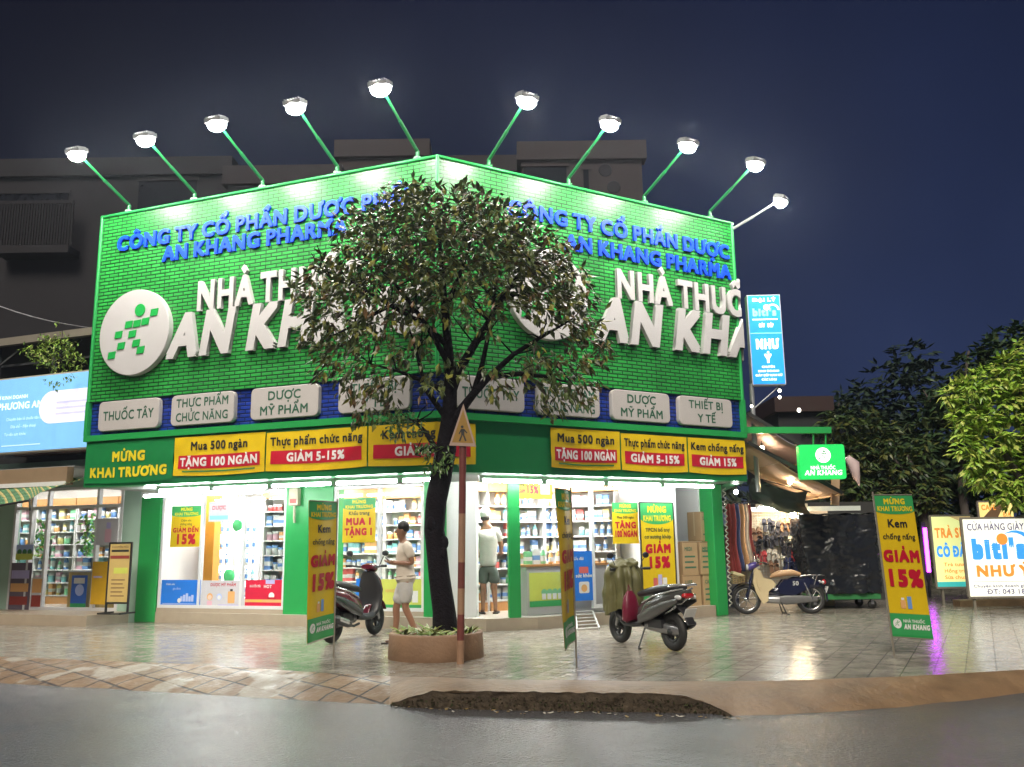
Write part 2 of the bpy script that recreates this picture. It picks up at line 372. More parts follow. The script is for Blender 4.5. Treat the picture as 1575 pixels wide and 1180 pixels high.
moss = mat('mossy kerb face', (.058, .042, .026), .85, bump=1.0, bscale=30, var=.95, scale=14)

Z0 = -.17
kt = [G(*q) for q in [(0, 1010), (300, 1022), (500, 1035), (600, 1040), (640, 1041), (740, 1045), (1000, 1048), (1120, 1048), (1200, 1047), (1400, 1040), (1575, 1030)]]
kt = [V((-18, 16.3, 0)), V((-12, 14.1, 0))] + kt + [V((8.2, 11.2, 0)), V((16, 16.5, 0)), V((30, 27, 0))]
rt = [G(*q, Z0) for q in [(0, 1052), (300, 1068), (500, 1080), (600, 1085)]]
rt = [V((-17.4, 15.0, Z0)), V((-11.4, 12.8, Z0))] + rt
rr_ = [G(*q, Z0) for q in [(1120, 1102), (1200, 1101), (1400, 1088), (1575, 1066)]] + [V((8.4, 10.6, Z0)), V((16.6, 16, Z0)), V((30.6, 26.5, Z0))]
g = MB(); g.add([(-400, -60, -.19), (400, -60, -.19), (400, 500, -.19), (-400, 500, -.19)], [(0, 1, 2, 3)], mat('far ground', (.05, .05, .045), .9)); struct('ground', g)
g = MB(); g.add([(-60, -40, Z0), (60, -40, Z0), (60, 40, Z0), (-60, 40, Z0)], [(0, 1, 2, 3)], asphalt); struct('road', g)
g = MB(); back = [V((p.x, 70, 0)) for p in kt]
g.add(kt + back, [(i, i + 1, len(kt) + i + 1, len(kt) + i) for i in range(len(kt) - 1)], paving); struct('pavement', g)
# sloping slab ramp (left), upright kerb (middle), concrete ramp (right): each a closed strip with a fillet of rows
def strip(a, b, m, rows=5, rough_=.012, seed=0):
    g = MB(); vs = []; A = []; B = []
    for i in range(len(a) - 1):
        k = max(1, int((a[i + 1] - a[i]).length / .12))
        for q in range(k): A.append(a[i].lerp(a[i + 1], q / k)); B.append(b[i].lerp(b[i + 1], q / k))
    A.append(a[-1]); B.append(b[-1])
    for p, q in zip(A, B):
        for j in range(rows + 1):
            t = j / rows; w = p.lerp(q, t)
            w = w + V((0, 0, .018 * math.sin(t * math.pi) + (noise.noise(w * 3.1 + V((seed, 0, 0))) * rough_ if 0 < j < rows else 0)))
            if j == rows: w = w + V((noise.noise(w * 2.3) * .05, noise.noise(w * 2.9 + V((9, 0, 0))) * .05, -.01))
            vs.append(w)
    w = rows + 1
    g.add(vs, [(i * w + j, i * w + j + 1, (i + 1) * w + j + 1, (i + 1) * w + j) for i in range(len(A) - 1) for j in range(rows)], m, smooth=True); return g
struct('kerb ramp', strip(kt[:6], rt, slabs))
kx = [(600, 1040, 1083, -.16), (628, 1041, 1073, -.08), (665, 1041, 1063, -.01), (740, 1045, 1063, 0), (870, 1046, 1065, 0), (1000, 1048, 1066, 0), (1045, 1048, 1069, -.01), (1090, 1048, 1081, -.08), (1128, 1048, 1101, -.165)]
ke = [G(x, y, z) for x, _, y, z in kx]; km = [G(x, y) for x, y, _, _ in kx]
struct('kerb', strip(km, ke, concrete, rows=4, rough_=.012))
kb = [V((p.x, p.y - .03, min(p.z - .004, Z0 - .01))) for p in ke]; g = MB(); vs = []; fine = []
for i in range(len(ke) - 1):
    k = max(1, int((ke[i + 1] - ke[i]).length / .03))
    fine += [(ke[i].lerp(ke[i + 1], q / k), kb[i].lerp(kb[i + 1], q / k)) for q in range(k)]
fine.append((ke[-1], kb[-1]))
for p, q in fine:
    for j in range(9):
        w = p.lerp(q, j / 8); f = min(1, (p.z - q.z) / .1)
        vs.append(w + V((0, f * (.004 - .028 * noise.noise(V((w.x * 4, 0, w.z * 9))) - .03 * noise.noise(V((w.x * 15, 3, w.z * 28)))) if j else -.006, .012 * noise.noise(V((w.x * 9, 0, 4))) if not j else 0)))
g.add(vs, [(i * 9 + j, i * 9 + j + 1, (i + 1) * 9 + j + 1, (i + 1) * 9 + j) for i in range(len(fine) - 1) for j in range(8)], moss, smooth=True)
struct('kerb face', g)
struct('kerb ramp', strip(kt[9:], [rr_[0]] + rr_[1:], concrete, rows=6, rough_=.03, seed=5))
# moss tufts and litter along the kerb foot
g = MB(); mm = [mat('moss tuft', (.05, .06, .02), .8), mat('dry tuft', (.08, .06, .035), .8)]
for i in range(700):
    t = random.random() * (len(fine) - 2); k = int(t); p = fine[k][0].lerp(fine[k + 1][0], t - k); q = fine[k][1].lerp(fine[k + 1][1], t - k); w = p.lerp(q, random.uniform(.3, 1)) + V((0, random.uniform(-.05, .02), 0))
    a = random.uniform(0, 6.28); h = random.uniform(.008, .028); d = V((math.cos(a) * .012, math.sin(a) * .012, 0)); tip = w + V((random.uniform(-.02, .02), -random.uniform(0, .03), h))
    g.add([w - d, w + d, tip], [(0, 1, 2)], random.choice(mm))
tag(g.build('moss'), 'green and brown moss along the foot of the kerb', 'moss', kind='stuff')
g = MB(); lm = [mat('fallen leaf', (.28, .2, .08), .7), mat('pale litter', (.5, .47, .4), .7)]
for i in range(70):
    x = random.uniform(-1.2, 2.0); t = (x + 1.2) / 3.2; base = rt[-1].lerp(rr_[0], t)
    w = base + V((random.uniform(-.1, .1), -abs(random.gauss(0, .08)) - .05, .008)); a = random.uniform(0, 6.28); l = random.uniform(.015, .04)
    u = V((math.cos(a), math.sin(a), .1)) * l; v_ = V((-math.sin(a), math.cos(a), .15)) * l * .5
    g.add([w - u, w + v_, w + u, w - v_], [(0, 1, 2, 3)], random.choice(lm))
tag(g.build('fallen_leaves'), 'scattered dry leaves and litter in the gutter', 'leaves', kind='stuff')

# ================================================================== PHARMACY BUILDING
LL, LR = 7.11, 6.53
D3 = V((.10, .995, 0)).normalized()
PATH = [(-LL, CS - eL * LL), (0, CS.copy()), (LR, CS + eR * LR), (LR + 5.5, CS + eR * LR + D3 * 5.5)]
SEG = [(PATH[i + 1][1] - PATH[i][1]).normalized() for i in range(3)]
NRM = [V((d.y, -d.x, 0)) for d in SEG]                      # outward
def wp(u, n, z):
    """point on the wrapped facade: u along it (0 at the corner), n outwards, z up"""
    for i in (1, 2):
        if abs(u - PATH[i][0]) < 1e-5:
            b = (NRM[i - 1] + NRM[i]); b = b / (1 + NRM[i - 1].dot(NRM[i])); p = PATH[i][1] + b * n; return V((p.x, p.y, z))
    i = 0 if u < 0 else 1 if u < LR else 2
    p = PATH[i][1] + SEG[i] * (u - PATH[i][0]) + NRM[i] * n; return V((p.x, p.y, z))
def wrapbox(mb, u0, u1, n0, n1, z0, z1, m, mside=None):
    us = [u0] + [k for k in (0.0, LR) if u0 < k < u1] + [u1]; ms = mside or m
    for a, b in zip(us, us[1:]):
        q = lambda n, z: (wp(a, n, z) if a not in (0.0, LR) or a == us[0] else wp(a, n, z), wp(b, n, z))
        f0, f1 = q(n1, z0); f2, f3 = q(n1, z1); b0, b1 = q(n0, z0); b2, b3 = q(n0, z1)
        mb.add([f0, f1, f3, f2], [(0, 1, 2, 3)], m, uvs=[[(a, z0), (b, z0), (b, z1), (a, z1)]])
        mb.add([b0, b1, b3, b2], [(3, 2, 1, 0)], ms); mb.add([f2, f3, b3, b2], [(0, 1, 2, 3)], ms); mb.add([f0, f1, b1, b0], [(3, 2, 1, 0)], ms)
    for a, flip in ((u0, 0), (u1, 1)):
        mb.add([wp(a, n1, z0), wp(a, n1, z1), wp(a, n0, z1), wp(a, n0, z0)], [(3, 2, 1, 0) if flip else (0, 1, 2, 3)], ms)
    return mb
def wrapxf(n0=0.0): return lambda p: wp(p.x, n0 - p.y, p.z)

GREEN = mat('green painted metal', (.012, .20, .055), .35, var=.08)
LEAFGREEN = mat('bright green trim', (.02, .30, .07), .35, var=.06)
clad = brick('green brick cladding', (.030, .36, .058), (.005, .075, .014), bump=1.0)
bluec = brick('blue brick cladding', (.012, .045, .36), (.005, .015, .10), bump=1.0)
white = mat('white acrylic letter', (.46, .447, .445), .35, var=.02)
bluel = mat('blue letter', (.005, .06, .75), .35, var=.03)
plaster = mat('white shop wall', (.78, .77, .75), .6, var=.03)
stepm = mat('beige step tile', (.40, .33, .25), .35, var=.15, scale=5)
floorm = mat('pale shop floor tile', (.62, .58, .52), .22, var=.06)
framew = mat('white window frame', (.72, .72, .73), .35, var=.04)
soffm = mat('grey soffit', (.28, .29, .29), .5)
glassm = glass('window glass')
greyroof = mat('dark flat roof', (.08, .08, .085), .8)

B = thing('pharmacy_building', 'corner pharmacy clad in green and blue brick pattern under ten floodlights', 'shop building', CS)
ZT, ZG, ZB, ZF = 7.69, 4.10, 3.42, 2.53
wrapbox(MB(), -LL, LR + 5.3, -.35, 0, ZG, ZT, clad, GREEN).build('green_cladding', B, CS)
wrapbox(MB(), -LL, LR + 5.3, -.4, -.06, ZB + .05, ZG - .003, bluec, GREEN).build('blue_band', B, CS)
mb = wrapbox(MB(), -LL - .02, LR + 5.3, -.45, .03, ZB - .06, ZB + .048, LEAFGREEN)
for u in (-LL + .02, -.0, LR - .03): mb.tube([wp(u, .01, ZG), wp(u, .01, ZT + .02)], .035, LEAFGREEN, 6)
mb.tube([wp(-LL, .01, ZT + .01), wp(0, .01, ZT + .01), wp(LR, .01, ZT + .01), wp(LR + 5.2, .01, ZT + .01)], .03, LEAFGREEN, 6)
wrapbox(mb, -LL - .02, -LL + .05, -.3, .035, ZB + .05, ZG, LEAFGREEN); wrapbox(mb, LR - .06, LR + .03, -.3, .035, ZB + .05, ZG, LEAFGREEN)
mb.build('trim', B, CS)
wrapbox(MB(), -LL + .02, LR + 5.0, -.35, -.02, ZF, ZB - .064, GREEN).build('fascia', B, CS)
OFFL, OFFR = 1.95, .87                                    # shop front stands back under the sign
CG = fr('L', 0, 0) + V((1.134, 1.659, 0))                  # corner of the shop front
sCL = (CG - CS).dot(eL); sCR = (CG - CS).dot(eR)
def front(side, s, off=0): return fr(side, s, (OFFL if side == 'L' else OFFR) + off)
# soffit: from the sign out to the shop front and beyond
mb = MB(); a0, c0, b0 = wp(-LL + .03, -.34, ZF), wp(0, -.34, ZF), wp(LR - .03, -.34, ZF)
a1, c1, b1 = fr('L', -LL + .03, 2.3, ZF), CG + V((-.06, .35, ZF)), fr('R', LR - .03, 1.25, ZF)
mb.add([a0, c0, c1, a1], [(3, 2, 1, 0)], soffm); mb.add([c0, b0, b1, c1], [(3, 2, 1, 0)], soffm)
mb.build('soffit', B, CS)
# roof slab and upper back walls
mb = MB(); rp = [wp(-LL + .05, -.3, 0), wp(0, -.3, 0), wp(LR - .05, -.3, 0), wp(LR + 5.2, -.3, 0), fr('L', -LL + .1, 7, 0)]
for z in (7.2, 7.05): mb.add([V((p.x, p.y, z)) for p in rp], [(0, 1, 2, 3, 4)], greyroof)
for p, q, z0 in ((rp[3], rp[4], 0), (rp[4], rp[0], ZF), (rp[4], fr('L', -7.25, 2.3), 0)):
    mb.add([V((p.x, p.y, z0)), V((q.x, q.y, z0)), V((q.x, q.y, 7.2)), V((p.x, p.y, 7.2))] if z0 == 0 and p is rp[3] or z0 else [V((p.x, p.y, z0)), V((q.x, q.y, z0)), V((q.x, q.y, ZF)), V((p.x, p.y, ZF))], [(0, 1, 2, 3)], greyroof)
mb.build('roof', B, CS)
# step / plinth: follows the shop front
FZ = .2
mb = MB(); P = [front('L', -7.05, -.04), CG + V((-.45, -.16, 0)), CG + V((.42, .05, 0)), front('R', 6.3, -.04), fr('R', 6.3, 5.5), fr('L', -7.05, 7.0)]
mb.add([V((p.x, p.y, FZ)) for p in P], [tuple(range(6))], floorm)
for i in range(3): p, q = P[i], P[i + 1]; mb.add([V((p.x, p.y, 0)), V((q.x, q.y, 0)), V((q.x, q.y, FZ)), V((p.x, p.y, FZ))], [(0, 1, 2, 3)], stepm)
p, q = P[3], P[4]; mb.add([V((p.x, p.y, 0)), V((q.x, q.y, 0)), V((q.x, q.y, FZ)), V((p.x, p.y, FZ))], [(0, 1, 2, 3)], stepm)
mb.build('step', B, CS)
# ceiling and inner walls
CZ = 2.75
mb = MB(); P2 = [front('L', -7.0, .02), CG + V((0, .03, 0)), front('R', 6.2, .02), fr('R', 6.2, 4.4), fr('L', -7.0, 6.5)]
mb.add([V((p.x, p.y, CZ)) for p in P2], [(4, 3, 2, 1, 0)], plaster)
mb.build('ceiling', B, CS)
mb = MB()
def wall2(mb, p, q, z0, z1, m, t=.1):
    d = (q - p).normalized(); n = V((-d.y, d.x, 0)) * t
    vs = [p, q, q + n, p + n]; mb.add([V((k.x, k.y, z)) for z in (z0, z1) for k in vs], [(0, 1, 5, 4), (1, 2, 6, 5), (2, 3, 7, 6), (3, 0, 4, 7), (4, 5, 6, 7), (3, 2, 1, 0)], m)
BKL, BKR = 4.7, 2.75
kL = fr('L', -7.0, BKL); kR = fr('R', 4.75, BKR)
# back walls meet at one point behind the corner
def cross(p, d, q, e):
    det = d.x * -e.y + e.x * d.y; r = q - p; return p + d * ((r.x * -e.y + e.x * r.y) / det)
kC = cross(kL, eL, kR, eR)
wall2(mb, kL, kC, FZ, CZ, plaster); wall2(mb, kC, kR, FZ, CZ, plaster)
wall2(mb, fr('L', -7.0, OFFL + .06), kL, FZ, CZ, plaster); wall2(mb, kR, fr('R', 4.75, OFFR + .1), FZ, CZ, plaster)
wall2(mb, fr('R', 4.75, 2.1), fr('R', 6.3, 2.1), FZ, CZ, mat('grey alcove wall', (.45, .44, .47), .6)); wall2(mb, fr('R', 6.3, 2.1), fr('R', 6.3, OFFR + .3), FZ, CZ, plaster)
mb.build('inner_wall', B, CS)
# columns
def column(side, x0, x1, y, depth=.4, off=-.06):
    s0 = pl(x0, y, side, (OFFL if side == 'L' else OFFR) + off)[0]; s1 = pl(x1, y, side, (OFFL if side == 'L' else OFFR) + off)[0]
    mb = MB(); mb.box(s0, s1, 0, depth, 0, ZF - .003, LEAFGREEN)
    _, _, a = FRM[side]; R = Matrix.Rotation(a, 3, 'Z'); o = front(side, 0, off); mb.xf(lambda p: R @ p + o)
    mb.build('column', B, CS, bevel=.012); return s0, s1
cA = column('L', 206, 237, 955, .16); cB = column('L', 434, 508, 955, .4); cC = column('L', 651, 683, 955, .35, -.1)
cE = column('R', 1104, 1120, 930, .4)
mb = MB(); mb.box(-.1, .1, -.1, .1, FZ, ZF - .003, LEAFGREEN); R = Matrix.Rotation(rad(8), 3, 'Z'); oo = CG + V((.03, .08, 0)); mb.xf(lambda p: R @ p + oo); mb.build('column', B, CS, bevel=.008)
q0 = fr('R', cE[1] + .03, OFFR - .1); mb = MB(); mb.tube([q0 + V((.028 * math.cos(k * 1.3), .028 * math.sin(k * 1.3), 2.45 - k * .023)) for k in range(100)], .012, mat('pale twisted rope', (.42, .40, .34), .8), 5); mb.build('rope', B, CS)
# shop front frames and glass (left face): bays between the columns
def bay(side, s0, s1, n, z0=FZ + .08, z1=ZF - .02, sill=True):
    off = OFFL if side == 'L' else OFFR; e, nn, a = FRM[side]; R = Matrix.Rotation(a, 3, 'Z'); o = fr(side, 0, off); w = .055
    mb = MB()
    for k in range(n + 1):
        s = s0 + (s1 - s0) * k / n; mb.box(s - w / 2 + (w / 2 if k == 0 else -w / 2 if k == n else 0), s + w / 2 + (w / 2 if k == 0 else -w / 2 if k == n else 0), -.03, .05, z0, z1, framew)
    mb.box(s0 + w, s1 - w, -.028, .048, z0, z0 + .06, framew); mb.box(s0 + w, s1 - w, -.028, .048, z1 - .06, z1, framew)
    if sill: mb.box(s0, s1, -.045, .08, FZ, z0 - .002, stepm)
    mb.xf(lambda p: R @ p + o); f = mb.build('window_frame', B, CS)
    for k in range(n):
        a0_ = s0 + (s1 - s0) * k / n; b0_ = s0 + (s1 - s0) * (k + 1) / n
        mb = MB(); mb.box(a0_ + .03, b0_ - .03, .004, .012, z0 + .03, z1 - .03, glassm); mb.xf(lambda p: R @ p + o); mb.build('pane', f, CS)
bay('L', cA[1] + .02, cB[0], 3); bay('L', cB[1], cC[0], 2)
sD = pl(912, 935, 'R', OFFR)[0]; sW = pl(997, 935, 'R', OFFR)[0]
bay('R', sD, sW, 1, sill=False)
# white return panel beside the tree, plain wall right of the window
mb = MB(); mb.box(cC[1], pl(733, 930, 'L', OFFL)[0], 0, .1, 0, ZF - .02, plaster); R = Matrix.Rotation(FRM['L'][2], 3, 'Z'); o1 = front('L', 0); mb.xf(lambda p: R @ p + o1)
mb2 = MB(); mb2.box(sW + .01, pl(1047, 935, 'R', OFFR)[0], 0, .1, FZ, ZF - .02, plaster); R2 = Matrix.Rotation(aR, 3, 'Z'); o2 = front('R', 0); mb2.xf(lambda p: R2 @ p + o2)
mb.build('side_panel', B, CS); mb2.build('side_panel', B, CS)
# grey plastic curtain door and wall box in the alcove
mb = MB(); s0 = pl(1047, 800, 'R', OFFR + .9)[0]
gm = mat('grey folding shutter', (.14, .15, .19), .5)
for k in range(7): mb.box(s0 - .1 + k * .06, s0 - .045 + k * .06, -.02 - .015 * (k % 2), .02, FZ, 2.35, gm)
mb.xf(lambda p: R2 @ p + fr('R', 0, 2.0)); mb.build('shutter', B, CS)

# -------- lettering on the cladding (cut into short pieces so that it can bend round the far corner)
def wrapbuild(mb, name, n0=0.0, label=None):
    bmx = bmesh.new(); vv = [bmx.verts.new(p) for p in mb.v]
    for f, k in zip(mb.f, mb.m):
        try: bmx.faces.new([vv[i] for i in f]).material_index = k
        except ValueError: pass
    for c in (0.0, LR):
        bmesh.ops.bisect_plane(bmx, geom=bmx.verts[:] + bmx.edges[:] + bmx.faces[:], plane_co=(c, 0, 0), plane_no=(1, 0, 0))
    bmx.verts.ensure_lookup_table(); out = MB(); out.mats = mb.mats
    vs = [wp(v.co.x, n0 - v.co.y, v.co.z) for v in bmx.verts]
    for v in bmx.verts: v.tag = False
    bmx.verts.index_update(); out.v = [tuple(p) for p in vs]; out.f = [tuple(v.index for v in f.verts) for f in bmx.faces]; out.m = [f.material_index for f in bmx.faces]
    out.sm = [False] * len(out.f); out.uv = [None] * len(out.f); bmx.free()
    return out.build(name, B, CS, label)
def U(side, x, y): s, z = pl(x, y, side, 0); return s, z
def line(side, s, a, b, h, m, bold, depth, name='lettering', shear=0, whole=None):
    """from the pixel of the first baseline corner to that of the last"""
    u0, z0 = U(side, *a); u1, z1 = U(side, *b); z = (z0 + z1) / 2; mb = MB()
    text(mb, s, u0, z, h, m, x1=u1, bold=bold, depth=depth, shear=shear); return wrapbuild(mb, name)
hb = .265
line('L', 'CÔNG TY CỔ PHẦN DƯỢC PHẨM', (181, 386), (648, 312), hb, bluel, .032, .04)
line('L', 'AN KHANG PHARMA', (251, 404), (535, 358), hb, bluel, .032, .04)
line('L', 'NHÀ THUỐC', (304, 477), (560, 447), .50, white, .036, .07)
line('L', 'AN KHANG', (260, 552), (660, 505), .72, white, .046, .085, shear=.16)
line('R', 'CÔNG TY CỔ PHẦN DƯỢC', (779, 329), (1121, 401), hb, bluel, .032, .04)
line('R', 'AN KHANG PHARMA', (868, 384), (1123, 430), hb, bluel, .032, .04)
u0, z0 = U('R', 944, 455); mb = MB(); text(mb, 'NHÀ THUỐC', u0, z0 - .02, .50, white, x1=u0 + 3.62, bold=.036, depth=.07); wrapbuild(mb, 'lettering')
u0, z0 = U('R', 918, 512); mb = MB(); text(mb, 'AN KHANG', u0 - .06, z0 - .1, .72, white, x1=u0 + 5.3, bold=.046, depth=.085, shear=.16); wrapbuild(mb, 'lettering')
for side, c in (('L', (213, 513)), ('R', (839, 455))):
    u, z = U(side, *c); mb = MB(); mb.prism([(u + .80 * math.cos(k * math.pi / 24), z + .80 * math.sin(k * math.pi / 24)) for k in range(48)], -.12, 0, white)
    mb.xf(wrapxf()); d_ = mb.build('logo_disc', B, CS, bevel=.01)
    mb = MB(); runner(mb, u, z - .03, .138, mat('logo green', (.012, .33, .06), .4), -.121, .012); mb.xf(wrapxf()); mb.build('logo_figure', d_, CS)

# -------- category plaques on the blue band
pq = [('L', (156, 619), (245, 662), ['THUỐC TÂY'], 'THUỐC TÂY on the left face'), ('L', (267, 612), (361, 653), ['THỰC PHẨM', 'CHỨC NĂNG'], 'CHỨC NĂNG on the left face'),
      ('L', (389, 601), (491, 644), ['DƯỢC', 'MỸ PHẨM'], 'DƯỢC MỸ PHẨM on the left face'), ('L', (523, 588), (632, 633), ['THIẾT BỊ', 'Y TẾ'], 'THIẾT BỊ Y TẾ on the left face'),
      ('R', (700, 583), (805, 632), ['THUỐC TÂY'], 'THUỐC TÂY half behind the tree trunk'), ('R', (825, 599), (921, 644), ['THỰC PHẨM', 'CHỨC NĂNG'], 'CHỨC NĂNG behind leaves on the right face'),
      ('R', (939, 606), (1029, 651), ['DƯỢC', 'MỸ PHẨM'], 'DƯỢC MỸ PHẨM on the right face'), ('R', (1042, 617), (1125, 660), ['THIẾT BỊ', 'Y TẾ'], 'THIẾT BỊ Y TẾ at the far right end')]
plm = mat('plaque face', (.44, .415, .40), .4, var=.03); pledge = mat('plaque edge', (.75, .74, .72), .4); plt = mat('dark green print', (.02, .10, .055), .5)
for side, a, b, ls, lb in pq:
    u0, _ = U(side, *a); u1, _ = U(side, *b); z0, z1 = 3.53, 4.07
    q = wp((u0 + u1) / 2, 0, z0); t = thing('category_plaque', 'rounded white plaque reading ' + lb, 'sign', q, group='plaques along the blue band')
    mb = MB(); mb.prism(rrect_out(u0, u1, z0, z1, .09), -.045, .06, plm); mb.xf(wrapxf()); mb.build('plate', t, q, bevel=.012)
    mb = MB(); h = .145 if len(ls) == 2 else .16
    for k, s in enumerate(ls):
        zb = (z0 + z1) / 2 + ((.05 if k == 0 else -.2) if len(ls) == 2 else -.08)
        text(mb, s, (u0 + u1) / 2, zb, h, plt, bold=.018, y=-.046, align='c', maxw=(u1 - u0) * .84)
    mb.xf(wrapxf()); mb.build('lettering', t, q)

# -------- cloth banners along the fascia
yel = mat('yellow vinyl', (.72, .50, .01), .38, var=.10); red = mat('red print', (.50, .009, .03), .4, var=.05); blk = mat('black print', (.02, .02, .02), .5)
bgreen = mat('green vinyl', (.01, .19, .05), .38, var=.10); wprint = mat('white print', (.8, .8, .78), .45); yprint = mat('yellow print', (.78, .62, .02), .45)
def ripple(u, z, sd): return .014 + .012 * noise.noise(V((u * 2.1 + sd, z * 3.5, sd))) + .008 * noise.noise(V((u * 6 - z * 4, z * 5, sd)))
def banner(name, label, u0, u1, z0, z1, bgm, items, sd, group='promotion banners along the fascia'):
    q = wp((u0 + u1) / 2, 0, z0); t = thing(name, label, 'banner', q, group=group); mb = MB()
    nu = max(8, int((u1 - u0) / .06)); us = [u0 + (u1 - u0) * i / nu for i in range(nu + 1)]
    if u0 < 0 < u1: us = sorted([k for k in us if abs(k) > .02] + [0.0]); nu = len(us) - 1
    mb.grid(lambda i, j: wp(us[round(i * nu)], ripple(us[round(i * nu)], z0 + (z1 - z0) * j, sd) + .0, z0 + (z1 - z0) * j - .025 * math.sin(math.pi * i) * (1 - j)), nu, 10, bgm)
    mb.build('sheet', t, q)
    mb = MB(); items(mb, u0, u1, z0, z1)
    bmx = bmesh.new(); vv = [bmx.verts.new(p) for p in mb.v]
    for f, k in zip(mb.f, mb.m): bmx.faces.new([vv[i] for i in f]).material_index = k
    for k in range(1, 40):
        c = u0 + (u1 - u0) * k / 40 if k < 39 else 0.0
        bmesh.ops.bisect_plane(bmx, geom=bmx.verts[:] + bmx.edges[:] + bmx.faces[:], plane_co=(c, 0, 0), plane_no=(1, 0, 0))
    for k in range(1, 8):
        bmesh.ops.bisect_plane(bmx, geom=bmx.verts[:] + bmx.edges[:] + bmx.faces[:], plane_co=(0, 0, z0 + (z1 - z0) * k / 8), plane_no=(0, 0, 1))
    bmx.verts.index_update(); out = MB(); out.mats = mb.mats
    out.v = [tuple(wp(v.co.x, ripple(v.co.x, v.co.z, sd) + .006 - v.co.y, v.co.z - .025 * math.sin(math.pi * (v.co.x - u0) / (u1 - u0)) * (1 - (v.co.z - z0) / (z1 - z0)))) for v in bmx.verts]
    out.f = [tuple(v.index for v in f.verts) for f in bmx.faces]; out.m = [f.material_index for f in bmx.faces]; out.sm = [False] * len(out.f); out.uv = [None] * len(out.f); bmx.free()
    out.build('lettering', t, q)
def promo(top, boxed, foot=False):
    def it(mb, u0, u1, z0, z1):
        H = z1 - z0; W = u1 - u0; c = (u0 + u1) / 2
        text(mb, top, c, z0 + H * .66, H * .20, blk, bold=.03, align='c', maxw=W * .92, y=-.002)
        rect(mb, u0 + W * .05, u1 - W * .05, z0 + H * .18, z0 + H * .52, red, 0)
        text(mb, boxed, c, z0 + H * .25, H * .20, wprint, bold=.04, align='c', maxw=W * .86, y=-.002)
        if foot: rect(mb, u0 + W * .1, u1 - W * .1, z0 + H * .09, z0 + H * .13, mat('small green print', (.05, .2, .05), .5), 0)
    return it
def opening(mb, u0, u1, z0, z1):
    H = z1 - z0; W = u1 - u0; c = (u0 + u1) / 2
    text(mb, 'MỪNG', c, z0 + H * .55, H * .22, yprint, bold=.05, align='c', maxw=W * .6, y=-.002); text(mb, 'KHAI TRƯƠNG', c, z0 + H * .16, H * .22, yprint, bold=.05, align='c', maxw=W * .9, y=-.002)
zt, zb_ = 3.30, 2.66
uu = lambda side, x: U(side, x, 700)[0]
banner('opening_banner', 'green banner with yellow MỪNG KHAI TRƯƠNG at the fascia left end', -LL + .06, uu('L', 268), 2.60, zt, bgreen, opening, 1)
banner('promo_banner', 'yellow TẶNG 100 NGÀN banner on the left fascia beside the green one', uu('L', 269), uu('L', 408), zb_, zt + .02, yel, promo('Mua 500 ngàn', 'TẶNG 100 NGÀN', True), 2)
banner('promo_banner', 'yellow banner GIẢM 5-15% for supplements on the left fascia', uu('L', 410), uu('L', 565), zb_, zt, yel, promo('Thực phẩm chức năng', 'GIẢM 5-15%'), 3)
banner('promo_banner', 'yellow sunscreen banner wrapped round the building corner behind the tree', uu('L', 567), uu('R', 731), zb_, zt, yel, promo('Kem chống nắng', 'GIẢM 15%'), 4)
banner('promo_banner', 'yellow banner MUA 500 NGÀN TẶNG 100 NGÀN on the right fascia', uu('R', 847), uu('R', 953), zb_, zt + .02, yel, promo('Mua 500 ngàn', 'TẶNG 100 NGÀN', True), 5)
banner('promo_banner', 'yellow banner GIẢM 5-15% for supplements on the right fascia', uu('R', 955), uu('R', 1056), zb_, zt + .0, yel, promo('Thực phẩm chức năng', 'GIẢM 5-15%'), 6)
banner('promo_banner', 'yellow sunscreen banner GIẢM 15% at the right end of the fascia', uu('R', 1058), uu('R', 1146), zb_, zt, yel, promo('Kem chống nắng', 'GIẢM 15%'), 7)

# -------- floodlights on green arms
lensm = mat('lit floodlight lens', (1, 1, 1), .3, emit=260, ecol=(1, .97, .9)); headm = mat('grey lamp housing', (.3, .3, .3), .4, metal=.6)
def flood(label, base, out, arm_m, aim, tilt_up=.66, reach=1.28):
    base = V(base); head = base + out * reach + V((0, 0, tilt_up)); t = thing('flood_light', label, 'floodlight', base, group='floodlights on arms above the sign')
    mb = MB(); k = base + V((0, 0, .16)); mb.tube([base + V((0, 0, -.12)), k], .035, arm_m, 8); mb.box(-.06, .06, -.03, .03, -.1, .06, arm_m, c=base)
    mb.tube([k, k.lerp(head, .5)], .03, arm_m, 8); mb.tube([k.lerp(head, .48), head - out * .05], .022, arm_m, 8); mb.build('arm', t, base)
    d = (aim - head).normalized(); sd = d.cross(V((0, 0, 1))).normalized(); u = sd.cross(d); Rm = Matrix((sd, u, -d)).transposed()
    mb = MB(); mb.prism([(-.16, -.11), (.16, -.11), (.16, .11), (-.16, .11)], .0, .07, headm, ax='z'); 
    for q in range(6): mb.box(-.14 + q * .05, -.125 + q * .05, -.1, .1, .07, .1, headm)
    mb.xf(lambda p: Rm @ p + head); mb.build('lamp_head', t, base)
    mb = MB(); mb.ell((0, 0, -.03), (.165, .125, .115), lensm, 10); mb.xf(lambda p: Rm @ p + head); mb.build('lens', t, base)
    ld = bpy.data.lights.new('flood_lamp', 'SPOT'); ld.energy = FLOOD_W; ld.color = (1, .95, .86); ld.spot_size = rad(128); ld.spot_blend = .9; ld.shadow_soft_size = .08
    lo = bpy.data.objects.new('flood_lamp', ld); COL.objects.link(lo); lo.parent = t; lo.matrix_local = Matrix.Translation(head + d * .16 - base) @ Rm.to_4x4()
ords = ['first', 'second', 'third', 'fourth']
